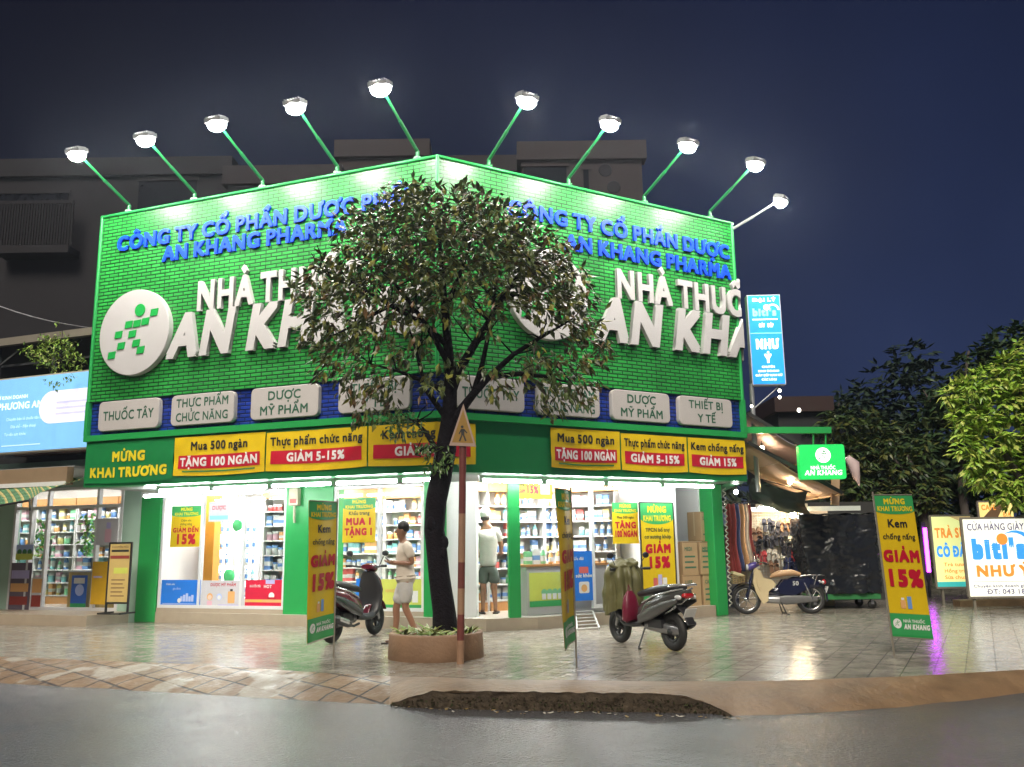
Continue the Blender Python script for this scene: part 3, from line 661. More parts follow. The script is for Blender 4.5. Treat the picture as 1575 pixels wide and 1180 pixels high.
for k, s in enumerate((-6.51, -4.97, -3.47, -1.93, -.39)):
    lb = ['at the far left end of the sign', 'second from the left end of the sign', 'third from the left, above the word PHẦN', 'left of the tallest pair, above the tree edge', 'just left of the sign corner'][k]
    flood('floodlight on a green arm ' + lb, wp(s, -.05, ZT + .03), NRM[0], GREEN, wp(s, 0, 4.1))
for k, s in enumerate((.99, 2.62, 4.34, 5.99)):
    lb = ['just right of the sign corner', 'on the right face above the words TY CỔ', 'on the right face above the word DƯỢC', 'near the right end of the right face'][k]
    flood('floodlight on a green arm ' + lb, wp(s, -.05, ZT + .03), NRM[1], GREEN, wp(s, 0, 4.1))
flood('floodlight on a pale grey arm reaching right from the far corner', wp(LR + .5, -.05, ZT - .15), NRM[2], mat('pale grey arm', (.4, .42, .42), .4), wp(LR + 1.2, 0, 5), .8, 1.15)

# -------- tube lights under the soffit
tubem = mat('lit tube', (1, 1, 1), .3, emit=TUBE_L, ecol=(.94, 1, .97)); batten = mat('white batten', (.7, .7, .7), .4)
def tubelight(label, side, s0, s1, off, z=2.44):
    q = fr(side, (s0 + s1) / 2, off, z); t = thing('tube_light', label, 'tube light', q, FRM[side][2], group='tube lights under the soffit'); L = (s1 - s0) / 2
    mb = MB(); mb.box(-L, L, -.03, .03, .03, .08, batten); mb.build('batten', t)
    mb = MB(); mb.tube([(-L + .05, 0, 0), (L - .05, 0, 0)], .026, tubem, 8); mb.build('tube', t)
    mb = MB()
    for x in (-L + .03, L - .03): mb.box(x - .025, x + .025, -.025, .025, -.03, .03, batten)
    mb.build('end_cap', t)
xs = [243, 327, 416, 514, 616, 690]; w_ = ['at the left column', 'over the red poster', 'over the wide green column', 'over the walking man', 'beside the tree trunk']
for k in range(5): tubelight('bright tube light under the left fascia ' + w_[k], 'L', pl(xs[k], 748, 'L', .36)[0], pl(xs[k + 1], 748, 'L', .36)[0], .36)
w_ = ['at the narrow corner post', 'over the edge-on flag', 'over the glass window', 'over the stacked cartons']; xs = [737, 836, 931, 1018, 1099]
for k in range(4): tubelight('bright tube light under the right fascia ' + w_[k], 'R', pl(xs[k], 742, 'R', .36)[0], pl(xs[k + 1], 742, 'R', .36)[0], .36)
tubelight('second tube light behind the first in the left window bay', 'L', -6.6, -5.2, .95, 2.40); tubelight('second tube light behind the first over the red poster', 'L', -5.15, -3.8, .95, 2.40)
# ================================================================== INSIDE THE SHOP
ceilm = mat('lit ceiling panel', (1, 1, 1), .4, emit=CEIL_L, ecol=(1, .99, .96))
def ceil_light(label, P):
    t = thing('ceiling_light', label, 'ceiling light', P, group='ceiling lights inside the pharmacy')
    mb = MB(); mb.box(-.62, .62, -.17, .17, -.01, .05, framew); mb.build('frame', t); mb = MB(); mb.box(-.58, .58, -.13, .13, -.022, -.012, ceilm); mb.build('diffuser', t)
for s in (-6.2, -4.6, -3.0, -1.4, .2):
    for o in (2.75, 3.9): ceil_light('flat lit panel on the ceiling behind the left windows', fr('L', s, o, CZ - .06))
ceil_light('flat lit panel added to the ceiling to brighten the far left of the shop', fr('L', -6.3, 2.25, CZ - .06))  # extra panel, added to brighten the left inner wall
for s in (2.2, 3.4, 4.2): ceil_light('flat lit panel on the ceiling behind the right windows', fr('R', s, 1.8, CZ - .06))
# wall shelves
wood = mat('orange wood shelf', (.45, .22, .08), .4, var=.15); shelfw = mat('white shelf board', (.72, .71, .69), .4, var=.03); backp = mat('shelf back panel', (.74, .71, .66), .5, var=.05)
def make_shelf():
    t = thing('display_shelf', 'tall white wall shelf with orange wood header', 'shelf', group='wall shelves inside the pharmacy')
    mb = MB(); mb.box(-.62, -.595, -.3, .0, 0, 2.2, shelfw); mb.box(.595, .62, -.3, 0, 0, 2.2, shelfw); mb.box(-.595, .595, -.02, 0, 0, 2.2, backp); mb.build('carcass', t)
    mb = MB(); mb.box(-.62, .62, -.34, 0, 2.2, 2.42, wood); mb.build('header', t)
    mb = MB(); mb.box(-.594, .594, -.32, -.022, .0, .16, wood); mb.build('plinth', t)
    for k in range(7): mb = MB(); mb.box(-.593, .593, -.33, -.021, .17 + k * .29, .195 + k * .29, shelfw); mb.build('shelf_board', t)
    return t
def copy_tree(o, parent=None):
    c = o.copy(); COL.objects.link(c)
    if parent is not None: c.parent = parent
    for ch in list(o.children): copy_tree(ch, c)
    return c
sh0 = make_shelf(); shelves = []
def place_shelf(P, rz, label):
    t = sh0 if not shelves else copy_tree(sh0); t.location = P; t.rotation_euler = (0, 0, rz); t["label"] = label; shelves.append((V(P), rz))
for k in range(6): place_shelf(fr('L', -5.15 + k * 1.25, BKL - .06, FZ), FRM['L'][2], 'white wall shelf behind the left windows, the %s one counted from the fridge' % ['first', 'second', 'third', 'fourth', 'fifth', 'sixth'][k])
for k in range(3): place_shelf(fr('R', 1.55 + k * 1.25, BKR - .06, FZ), aR, 'white wall shelf of medicine ' + ['behind the man in the white cap', 'behind the edge-on flag', 'behind the right glass window'][k])
place_shelf(fr('L', -4.62, 3.15, FZ), FRM['L'][2], 'wooden shelf of bright packets close behind the red poster')
# goods on the shelves: every carton, bottle and jar is a thing; copies share meshes
PAL = [('white', (.80, .80, .79)), ('red', (.66, .14, .13)), ('blue', (.16, .32, .66)), ('orange', (.78, .42, .16)), ('green', (.2, .52, .28)), ('teal', (.25, .58, .62)), ('pink', (.76, .45, .55)), ('yellow', (.78, .68, .28))]
proto = {}
for nm, c in PAL:
    body = mat('pack ' + nm, c, .4, var=.06); other = mat('pack white', PAL[0][1]) if nm != 'white' else mat('pack blue', PAL[2][1], .4, var=.06)
    mb = MB(); mb.box(-.055, .055, -.035, .035, 0, .15, body); mb.box(-.0555, .0555, -.0355, .0355, .04, .085, other); proto['medicine_carton', nm] = mb
    mb = MB(); mb.lathe([(.0, 0), (.036, 0), (.038, .01), (.038, .115), (.02, .14), (.02, .15)], body, 12); mb.lathe([(.022, .15), (.022, .18), (0, .18)], other, 12); mb.lathe([(.0385, .03), (.0385, .09)], other, 12); proto['medicine_bottle', nm] = mb
    mb = MB(); mb.lathe([(0, 0), (.05, 0), (.05, .07), (.048, .075)], body, 14); mb.lathe([(.052, .075), (.052, .105), (0, .105)], other, 14); proto['cream_jar', nm] = mb
meshes = {}
def good(kind, nm, P, rz, place, sc=1.0):
    key = (kind, nm); lab = {'medicine_carton': 'small %s medicine carton standing on %s', 'medicine_bottle': 'small %s medicine bottle standing on %s', 'cream_jar': 'low %s jar standing on %s'}[kind] % (nm, place)
    if key not in meshes: o = proto[key].build(kind); meshes[key] = o
    else: o = meshes[key].copy(); COL.objects.link(o)
    o.location = P; o.rotation_euler = (0, 0, rz + random.uniform(-.15, .15)); o.scale = (sc, sc, sc * random.uniform(1.0, 1.5))
    tag(o, lab, {'medicine_carton': 'carton', 'medicine_bottle': 'bottle', 'cream_jar': 'jar'}[kind], '%s %s on %s' % (nm, {'medicine_carton': 'cartons', 'medicine_bottle': 'bottles', 'cream_jar': 'jars'}[kind], place))
for i, (P, rz_) in enumerate(shelves):
    R = Matrix.Rotation(rz_, 3, 'Z'); place = 'the wall shelves behind the left windows' if i < 6 else 'the shelf close behind the red poster' if i == 9 else 'the wall shelves behind the right opening'
    for k in range(7):
        x = -.52; warm = random.random()
        while x < .54:
            nm = random.choice(['white'] * 6 + ['orange', 'red', 'blue'] + ['blue', 'orange', 'red', 'green', 'teal', 'pink', 'yellow']); kind = random.choice(['medicine_carton', 'medicine_carton', 'medicine_bottle', 'cream_jar'])
            n_ = random.choice([1, 2, 2, 3]); s_ = random.uniform(.95, 1.3)
            for q in range(n_):
                if x < .54 and random.random() < .94: good(kind, nm, P + R @ V((x, -.20 + random.uniform(-.03, .03), .195 + k * .29)), rz_, place, s_)
                x += .115 * s_
            x += random.uniform(.0, .05)
# upright fridge with lit inside, left bay
ff = fr('L', -6.05, 3.1, FZ); t = thing('drinks_fridge', 'tall white glass-door fridge with a bright inside, behind the left window', 'fridge', ff, FRM['L'][2] + .15)
mb = MB(); mb.box(-.62, .62, .0, .6, 0, 1.95, shelfw); mb.build('body', t, bevel=.02)
mb = MB(); mb.box(-.56, .56, -.02, -.003, .2, 1.8, mat('lit fridge inside', (.9, .95, 1), .4, emit=2.6, ecol=(.92, .97, 1))); mb.build('lit_inside', t)
for k in range(5): mb = MB(); mb.box(-.55, .55, -.06, -.022, .22 + k * .32, .235 + k * .32, shelfw); mb.build('shelf', t)
mb = MB(); mb.box(-.6, -.54, -.1, -.065, .1, 1.9, framew); mb.box(.54, .6, -.1, -.065, .1, 1.9, framew); mb.box(-.03, .03, -.1, -.065, .1, 1.9, framew); mb.box(-.54, .54, -.1, -.065, 1.84, 1.9, framew); mb.box(-.54, .54, -.1, -.065, .1, .18, framew); mb.build('door', t)
for k in range(5):
    for x in (-.45, -.33, -.2, .14, .26, .4): good('medicine_bottle', random.choice(['blue', 'teal', 'white', 'white', 'white', 'white']), ff + Matrix.Rotation(FRM['L'][2] + .15, 3, 'Z') @ V((x, -.042, .236 + k * .32)), 0, 'the fridge shelves', 1.0)
# orange pillar, green round hanging signs, counter
mb = MB(); mb.box(-.17, .17, -.1, .1, 0, 2.5, mat('orange laminate pillar', (.62, .27, .02), .4)); o = mb.build('wood_pillar'); o.location = fr('L', -6.45, 2.75, FZ); o.rotation_euler = (0, 0, FRM['L'][2]); tag(o, 'orange laminate pillar just inside the left window', 'pillar')
for (x, y, r) in ((365, 808, .115), (352, 886, .13)):
    s, z = pl(x, y, 'L', 2.4); t = thing('round_sign', 'round green shelf sign ' + ('hanging' if y < 850 else 'low') + ' behind the left windows', 'sign', fr('L', s, 2.4, z), FRM['L'][2])
    mb = MB(); mb.lathe([(0, -.01), (r, -.01), (r, .01), (0, .01)], mat('mint green sign', (.08, .62, .2), .5), 24, axis='y'); mb.build('plate', t); mb = MB(); mb.tube([(0, 0, r), (0, 0, CZ - z if y < 850 else r + .1)], .006, white, 5); mb.build('hanger', t)
# sales counter behind the corner opening
ct = fr("R", 3.05, 1.3, FZ); t = thing('sales_counter', 'white counter with a green and yellow front poster behind the corner post', 'counter', ct, aR)
mb = MB(); mb.box(-.85, .85, -.25, .25, 0, .82, white); mb.build('body', t, bevel=.01); mb = MB(); mb.box(-.88, .88, -.28, .28, .821, .86, wood); mb.build('worktop', t)
mb = MB(); rect(mb, -.8, .1, .14, .72, mat('lime poster', (.62, .66, .12), .4), -.253); rect(mb, -.8, .1, .14, .24, mat('poster green', (.04, .34, .1), .4), -.256)
for k in range(4): disc(mb, -.5 + k * .11, .38, .06, mat('pack green', PAL[4][1]), -.256 - k * .001, 14); rect(mb, -.55 + k * .11, -.47 + k * .11, .26, .36, mat('pack white', PAL[0][1]), -.262)
mb.build('front_poster', t)
for k in range(9): good(random.choice(['medicine_carton', 'medicine_bottle', 'cream_jar']), random.choice(['white', 'blue', 'green', 'orange']), ct + Matrix.Rotation(aR, 3, 'Z') @ V((-.7 + k * .16, -.05, .86)), aR, 'the sales counter', 1.2)

# ================================================================== POSTERS ON THE GLASS
def poster(side, off, px, label, items, bgm, name='poster', hang=False):
    (xa, ya), (xb, yb) = px; s0, z1 = pl(xa, ya, side, off); s1, z0 = pl(xb, yb, side, off); w, h = s1 - s0, z1 - z0
    t = thing(name, label, 'poster', fr(side, s0, off, z0), FRM[side][2]); mb = MB(); mb.box(0, w, 0, .004, 0, h, bgm); mb.build('sheet', t)
    mb = MB(); items(mb, w, h); mb.build('lettering', t); return t
gp = mat('poster green', (.04, .34, .1), .4); dg = mat('dark print', (.05, .07, .03), .5)
def head(mb, w, h, f=.26, y=-.002):
    rect(mb, 0, w, h * (1 - f) + h * .04, h, gp, y); disc(mb, w / 2, h * (1 - f) + h * .05, w * .5, gp, y - .0004, 24, rz=h * .06)
    text(mb, 'MỪNG', w / 2, h * (1 - f * .46), h * f * .28, yprint, bold=.05, y=y - .002, align='c', maxw=w * .6); text(mb, 'KHAI TRƯƠNG', w / 2, h * (1 - f * .88), h * f * .25, yprint, bold=.04, y=y - .002, align='c', maxw=w * .86)
def sale(lines):
    def it(mb, w, h):
        head(mb, w, h)
        for s, z, hh, m, b in lines: text(mb, s, w / 2, h * z, h * hh, m, bold=b, y=-.004, align='c', maxw=w * .88)
    return it
poster('L', OFFL - .012, ((265, 779), (308, 841)), 'yellow and green poster GIẢM ĐẾN 15% on the leftmost window', sale([('Chăm sóc', .62, .05, dg, .02), ('chống nắng', .53, .05, dg, .02), ('GIẢM ĐẾN', .36, .10, red, .05), ('15%', .08, .22, red, .05)]), yel)
poster('L', OFFL - .03, ((528, 767), (577, 834)), 'yellow and green poster MUA 1 TẶNG 1 on the glass behind the walking man', sale([('Khẩu trang', .62, .075, dg, .03), ('MUA 1', .40, .14, red, .06), ('TẶNG 1', .17, .14, red, .06)]), yel)
poster('R', OFFR - .012, ((941, 773), (983, 836)), 'yellow and green poster TẶNG 100 NGÀN on the right window', sale([('Mua 500 ngàn', .61, .06, dg, .02), ('TẶNG', .38, .14, red, .05), ('100 NGÀN', .17, .14, red, .05)]), yel)
def p15(mb, w, h):
    text(mb, '15%', w * .25, h * .35, h * .42, red, bold=.04, y=-.002, x1=w * .6); text(mb, 'GIẢM', w * .04, h * .35, h * .25, red, bold=.03, y=-.002, x1=w * .22); text(mb, 'Mỹ phẩm', w * .06, h * .78, h * .12, dg, y=-.002, x1=w * .5)
    rect(mb, w * .66, w * .92, h * .3, h * .95, mat('pack white', PAL[0][1]), -.002); rect(mb, w * .7, w * .88, h * .35, h * .6, mat('pale violet print', (.5, .45, .75), .5), -.003)
poster('R', OFFR + .3, ((795, 742), (850, 768)), 'wide yellow poster with 15% hanging above the corner opening', p15, yel)
def pblue(mb, w, h):
    text(mb, 'Ưu đãi', w * .08, h * .82, h * .06, wprint, y=-.002); rect(mb, w * .3, w * .7, h * .55, h * .68, mat('pack red', PAL[1][1]), -.002, .02); text(mb, 'sức khỏe', w / 2, h * .47, h * .07, wprint, bold=.03, y=-.003, align='c', maxw=w * .9)
    rect(mb, w * .28, w * .72, h * .15, h * .38, wprint, -.002, .03); disc(mb, w * .5, h * .25, w * .13, mat('pack orange', PAL[3][1]), -.004)
pbm = mat('blue poster', (.02, .19, .72), .4, var=.08)
poster('R', OFFR - .015, ((879, 848), (917, 923)), 'tall blue poster standing at the right opening', pblue, pbm)
def pb2(mb, w, h):
    text(mb, 'Chăm sóc', w * .12, h * .8, h * .07, wprint, y=-.002); text(mb, 'gia đình', w * .3, h * .62, h * .08, mat('pale print', (.45, .55, .9), .5), y=-.002)
    pm = mat('pale print', (.45, .55, .9), .5)
    for k in range(5): rect(mb, w * (.5 + .07 * k), w * (.56 + .07 * k), h * .16, h * (.36 + .06 * (k % 3)), pm, -.002 - k * .0005, .006)
    disc(mb, w * .48, h * .2, h * .09, wprint, -.006); rect(mb, w * .05, w * .9, h * .06, h * .085, pm, -.003)
poster('L', OFFL - .014, ((249, 892), (307, 932)), 'blue poster at the foot of the leftmost window', pb2, pbm)
def pgr(mb, w, h):
    text(mb, 'DƯỢC MỸ PHẨM', w / 2, h * .8, h * .10, red, bold=.03, y=-.002, align='c', maxw=w * .6)
    om = mat('pack orange', PAL[3][1]); pk = mat('pack pink', PAL[6][1])
    disc(mb, w * .2, h * .42, h * .13, om, -.002); disc(mb, w * .2, h * .40, h * .09, mat('skin print', (.8, .6, .48)), -.003); rect(mb, w * .14, w * .26, h * .06, h * .28, pk, -.0035, .01)
    disc(mb, w * .42, h * .42, h * .12, mat('pale print', (.45, .55, .9), .5), -.002); disc(mb, w * .42, h * .40, h * .08, wprint, -.003); rect(mb, w * .62, w * .78, h * .2, h * .62, om, -.002, .02); rect(mb, w * .67, w * .73, h * .62, h * .7, blk, -.003)
    rect(mb, w * .4, w * .95, h * .1, h * .15, mat('pale violet print', (.5, .45, .75), .5), -.004)
poster('L', OFFL - .014, ((311, 893), (375, 937)), 'pale grey poster with small figures between the blue and red posters', pgr, mat('pale grey poster', (.6, .58, .62), .4))
def prd(mb, w, h):
    text(mb, 'KHUYẾN MÃI', w * .12, h * .74, h * .08, wprint, bold=.02, y=-.002, x1=w * .42); text(mb, 'HOT', w * .5, h * .72, h * .1, wprint, bold=.03, y=-.002); disc(mb, w * .72, h * .45, h * .12, wprint, -.002); rect(mb, w * .6, w * .85, h * .33, h * .40, red, -.004)
    rect(mb, 0, w, h * .22, h * .32, mat('pack orange', PAL[3][1]), -.002); text(mb, 'MUA NGAY', w * .15, h * .24, h * .06, yprint, bold=.03, y=-.004); rect(mb, w * .55, w * .8, h * .86, h, mat('pale violet print', (.5, .45, .75), .5), -.002)
poster('L', OFFL - .014, ((378, 892), (433, 937)), 'red poster at the window foot beside the wide green column', prd, mat('red poster', (.62, .015, .05), .4))
def plime(mb, w, h):
    rect(mb, 0, w, 0, h * .12, gp, -.002); text(mb, 'KHOẺ ĐẸP', w * .12, h * .55, h * .1, mat('pack orange', PAL[3][1]), bold=.02, y=-.003); disc(mb, w * .7, h * .42, h * .16, gp, -.003); rect(mb, w * .78, w * .92, h * .2, h * .6, wprint, -.004)
poster('L', OFFL - .02, ((586, 891), (648, 936)), 'lime green poster behind the walking man', plime, mat('lime poster', (.62, .66, .12), .4))
def pnar(mb, w, h): text(mb, 'SỮA', w / 2, h * .7, h * .12, wprint, bold=.03, y=-.002, align='c', maxw=w * .8); disc(mb, w / 2, h * .35, w * .3, wprint, -.002)
poster('L', OFFL - .02, ((548, 890), (583, 938)), 'small blue poster behind the dark scooter', pnar, pbm)
def pco(mb, w, h): text(mb, 'DƯỢC', w / 2, h * .6, h * .18, red, bold=.03, y=-.002, align='c', maxw=w * .7); rect(mb, w * .05, w * .95, h * .1, h * .3, mat('pack teal', PAL[5][1]), -.002)
poster('L', OFFL + .1, ((322, 772), (352, 802)), 'pale sign above the fridge in the second window', pco, mat('pale grey poster', (.6, .58, .62), .4))
# small electric box on the wide column
s, z = pl(447, 778, 'L', OFFL - .1); t = thing('meter_box', 'small beige electric box on the wide green column', 'electric box', fr('L', s, OFFL - .07, z), FRM['L'][2])
mb = MB(); mb.box(0, .2, -.1, 0, 0, .32, mat('beige box', (.5, .45, .33), .5)); mb.build('case', t, bevel=.01); mb = MB(); mb.tube([(.1, -.05, 0), (.1, -.05, -.22), (.11, -.05, -.32)], .022, mat('beige box'), 6); mb.build('cable', t); mb = MB(); mb.box(.03, .17, -.104, -.1005, .04, .12, mat('dark red print', (.3, .05, .04))); mb.build('label_plate', t)
# camera dome on the left column
s, z = pl(227, 757, 'L', OFFL - .2); t = thing('security_camera', 'small white security camera at the top of the left green column', 'camera', fr('L', s, OFFL - .1, z), FRM['L'][2])
mb = MB(); mb.ell((0, -.08, 0), .055, white, 8); mb.build('dome', t); mb = MB(); mb.box(-.04, .04, -.06, .03, .03, .07, white); mb.build('bracket', t); mb = MB(); mb.lathe([(0, -.14), (.02, -.14), (.025, -.12)], blk, 10, axis='y', c=(0, 0, -.01)); mb.build('lens', t)

# ================================================================== CARTONS stacked in the right alcove
card = mat('brown cardboard', (.42, .28, .15), .75, var=.12, scale=3); tape = mat('packing tape', (.5, .38, .22), .3); inkg = mat('green box print', (.05, .15, .09), .6)
def carton(label, px, off, d, prints=2, rzo=0):
    (xa, ya), (xb, yb) = px; s0, z1 = pl(xa, ya, 'R', off); s1, z0 = pl(xb, yb, 'R', off); w, h = s1 - s0, z1 - z0
    t = thing('cardboard_box', label, 'box', fr('R', (s0 + s1) / 2, off, z0), aR + rzo, group='cartons stacked at the right end of the shop')
    mb = MB(); mb.box(-w / 2, w / 2, 0, d, 0, h, card); mb.build('carton', t, bevel=.008); mb = MB(); mb.box(-w / 2 - .001, w / 2 + .001, d * .45, d * .55, .1, h + .002, tape); rect(mb, -w * .48, w * .48, h * .965, h * .985, mat('carton seam', (.2, .13, .07)), -.002); mb.build('tape', t)
    mb = MB(); random.seed(int(xa)); text(mb, ['LIFE', 'CARE', 'MEDI'][int(xa) % 3], -w * .38, h * .72, h * .11, inkg, y=-.002, maxw=w * .5)
    for k in range(prints): rect(mb, -w * .38, w * random.uniform(-.1, .35), h * (.2 + .16 * k), h * (.25 + .16 * k), inkg, -.002)
    mb.build('print', t)
za = OFFR + .12
carton('brown carton at the bottom left of the stack by the standing banner', ((1050, 885), (1080, 933)), za, .45)
carton('brown carton at the bottom right of the stack beside the green column', ((1081, 884), (1106, 932)), za + .03, .45, 3)
carton('brown carton with green print in the middle of the stack on the left', ((1049, 833), (1075, 884)), za, .45, 3)
carton('brown carton with dark bands in the middle of the stack on the right', ((1076, 833), (1105, 883)), za + .02, .45, 4)
carton('pale brown carton on top of the stack beside the green column', ((1077, 787), (1102, 832)), za + .08, .4, 1)
carton('narrow carton half hidden behind the standing banner', ((1040, 834), (1048, 932)), za + .05, .4, 1)

# ================================================================== RAMP RACK and other bits at the step
A_, B_ = G(888, 970), G(922, 968); f0 = pl(885, 948, 'R', OFFR - .07)[0]; f1 = pl(906, 946, 'R', OFFR - .07)[0]; C_, D_ = fr('R', f0, OFFR - .07, .215), fr('R', f1 + .08, OFFR - .07, .215)
t = thing('bike_ramp', 'white slatted metal bike ramp leaning on the shop step', 'ramp', A_); wm = mat('white enamel', (.7, .7, .68), .35); z1 = V((0, 0, .015))
mb = MB(); mb.bar(z1, C_ - A_ + z1, .025, .03, wm); mb.bar(B_ - A_ + z1, D_ - A_ + z1, .025, .03, wm); mb.build('side_rail', t)
for k in range(6): f = k / 5; mb = MB(); mb.bar((C_ - A_) * f + z1 * 2, (B_ - A_).lerp(D_ - A_, f) + z1 * 2, .045, .012, wm); mb.build('slat', t)
# ================================================================== FLAG BANNERS AND STANDEE
polem = mat('thin steel pole', (.30, .27, .22), .4, metal=.4)
FW, FH = .56, 1.72
def flag(label, base, rz, side, lean, zbot, wave, lines):
    """side -1: cloth hangs to the left of the pole; lean tilts the pole in its own plane"""
    t = thing('flag_banner', label, 'banner flag', base, rz, group='promotion flags on poles along the pavement')
    top = zbot + FH
    def mp(p):   # p.x 0..FW from left edge, p.z 0..FH
        x = p.x if side > 0 else p.x - FW; z = zbot + p.z - (.05 * (abs(x) / FW) * (1 - p.z / FH))
        k = abs(x) / FW
        return V((x + lean * z, p.y + wave * (math.sin(k * 5 + p.z * 1.4) * k + .3 * math.sin(p.z * 4)), z))
    mb = MB(); mb.tube([(0, 0, -.02), (lean * (top + .04), 0, top + .04)], .012, polem, 8); mb.build('pole', t)
    mb = MB(); mb.grid(lambda i, j: mp(V((i * FW, .002, j * FH))), 14, 24, yel); mb.grid(lambda i, j: mp(V((FW - i * FW, .006, j * FH))), 14, 24, mat('back of vinyl', (.45, .40, .12), .6)); mb.build('cloth', t)
    mb = MB()
    for k in (0, 1): mb.tube([mp(V((FW * i / 8, 0, FH * k))) for i in range(9)], .009, polem, 6)
    mb.build('rod', t)
    mb = MB(); w, h = FW, FH
    rect(mb, 0, w, h * .885, h, gp, 0); disc(mb, w / 2, h * .89, w * .5, gp, -.0005, 24, rz=h * .028)
    text(mb, 'MỪNG', w / 2, h * .935, h * .036, yprint, bold=.05, y=-.003, align='c', maxw=w * .6); text(mb, 'KHAI TRƯƠNG', w / 2, h * .885, h * .032, yprint, bold=.04, y=-.003, align='c', maxw=w * .9)
    for s, z, hh, m, b in lines: text(mb, s, w / 2, h * z, h * hh, m, bold=b, y=-.003, align='c', maxw=w * .92)
    rect(mb, w * .5, w * .6, h * .2, h * .285, mat('pack blue', PAL[2][1]), -.002); rect(mb, w * .33, w * .46, h * .2, h * .26, mat('pack orange', PAL[3][1]), -.002, .02); rect(mb, w * .36, w * .43, h * .26, h * .275, wprint, -.002)
    rect(mb, 0, w, 0, h * .165, gp, -.001); rect(mb, 0, w, .0, h * .018, mat('bright green trim'), -.0015)
    disc(mb, w * .18, h * .095, w * .105, wprint, -.003); runner(mb, w * .18, h * .095, w * .016, gp, -.0036)
    text(mb, 'NHÀ THUỐC', w * .33, h * .105, h * .02, wprint, bold=.02, y=-.003, x1=w * .85); text(mb, 'AN KHANG', w * .33, h * .06, h * .032, wprint, bold=.05, y=-.003, x1=w * .95, shear=.15)
    # subdivide so the print follows the waves
    bmx = bmesh.new(); vv = [bmx.verts.new(p) for p in mb.v]
    for f, k in zip(mb.f, mb.m): bmx.faces.new([vv[i] for i in f]).material_index = k
    for k in range(1, 10): bmesh.ops.bisect_plane(bmx, geom=bmx.verts[:] + bmx.edges[:] + bmx.faces[:], plane_co=(FW * k / 10, 0, 0), plane_no=(1, 0, 0))
    for k in range(1, 16): bmesh.ops.bisect_plane(bmx, geom=bmx.verts[:] + bmx.edges[:] + bmx.faces[:], plane_co=(0, 0, FH * k / 16), plane_no=(0, 0, 1))
    bmx.verts.index_update(); out = MB(); out.mats = mb.mats; out.v = [tuple(mp(v.co - V((0, .002, 0)))) for v in bmx.verts]
    out.f = [tuple(v.index for v in f.verts) for f in bmx.faces]; out.m = [f.material_index for f in bmx.faces]; out.sm = [False] * len(out.f); out.uv = [None] * len(out.f); bmx.free()
    out.build('lettering', t); return t
sun = [('Kem', .77, .055, blk, .02), ('chống nắng', .685, .038, blk, .01), ('GIẢM', .53, .072, red, .06), ('15%', .36, .105, red, .06)]
flag('narrow waving sunscreen flag in front of the dark scooter', G(513, 1012), rad(64), -1, .003, .28, .02, sun)
flag('sunscreen flag seen almost edge-on, its pole in the middle of the pavement', G(887, 1027), rad(71), -1, -.03, .31, .03, sun)
flag('sunscreen flag on a leaning pole beside the covered cart', G(1376, 1011), rad(12), 1, -.05, .24, .012, sun)
# standee on the step by the right window
s0, z1 = pl(983, 773, 'R', OFFR - .12); s1, z0 = pl(1041, 910, 'R', OFFR - .12)
t = thing('standing_banner', 'tall black-framed yellow standing banner GIẢM 15% for joint supplements by the cartons', 'standing banner', fr('R', s0, OFFR - .12, FZ), aR); w = s1 - s0; zb0 = .03; h = z1 - FZ - zb0
mb = MB(); 
for x in (0, w): mb.bar((x, 0, 0), (x, 0, h + zb0), .025, .025, blk)
mb.bar((0, 0, zb0), (w, 0, zb0), .02, .02, blk); mb.bar((0, 0, h + zb0), (w, 0, h + zb0), .02, .02, blk); mb.bar((0, -.12, .012), (0, .1, .012), .02, .02, blk); mb.bar((w, -.12, .012), (w, .1, .012), .02, .02, blk); mb.build('frame', t)
mb = MB(); mb.box(.013, w - .013, -.004, .004, zb0 + .01, h + zb0 - .01, yel); mb.build('sheet', t)
mb = MB(); head(mb, w - .026, h, .2, -.006)
for s, z, hh, m, b in [('TPCN bổ trợ', .72, .035, dg, .02), ('cơ xương khớp', .655, .035, dg, .02), ('GIẢM', .52, .075, red, .06), ('15%', .38, .095, red, .06)]: text(mb, s, (w - .026) / 2, h * z, h * hh, m, bold=b, y=-.008, align='c', maxw=w * .86)
for k in range(3): rect(mb, w * (.3 + .14 * k), w * (.42 + .14 * k), h * .2, h * (.28 + .03 * (k % 2)), [mat('pack red', PAL[1][1]), mat('pale violet print', (.5, .45, .75)), mat('pack white', PAL[0][1])][k], -.008, .01)
rect(mb, 0, w - .026, 0, h * .12, gp, -.008); mb.xf(lambda p: p + V((.013, 0, zb0))); mb.build('lettering', t)

# ================================================================== PLANTER, TREE, ROAD SIGN
TC = V((-1.03, 11.62, 0))
t = thing('tree_planter', 'round brown concrete planter at the foot of the street tree', 'planter', TC)
conc = mat('brown planter concrete', (.27, .165, .10), .7, bump=.5, bscale=22, var=.3, scale=3); soil = mat('planter soil', (.07, .05, .035), .9, bump=1, bscale=30)
mb = MB(); mb.lathe([(.60, -.02), (.62, .0), (.605, .29), (.60, .31), (.59, .315), (.52, .315), (.51, .30), (.51, .12)], conc, 48); mb.build('wall', t)
mb = MB(); mb.grid(lambda i, j: V(((i - .5) * 1.02, (j - .5) * 1.02, .2 + .03 * noise.noise(V((i * 5, j * 5, 1))))) if math.hypot(i - .5, j - .5) < .5 else V(((i - .5) / max(math.hypot(i - .5, j - .5), .01) * .51, (j - .5) / max(math.hypot(i - .5, j - .5), .01) * .51, .2)), 16, 16, soil); mb.build('soil', t)
def leafmats(pre, cols, rough=.38): return [mat('%s leaf %d' % (pre, i), c, rough, var=.25, scale=3) for i, c in enumerate(cols)]
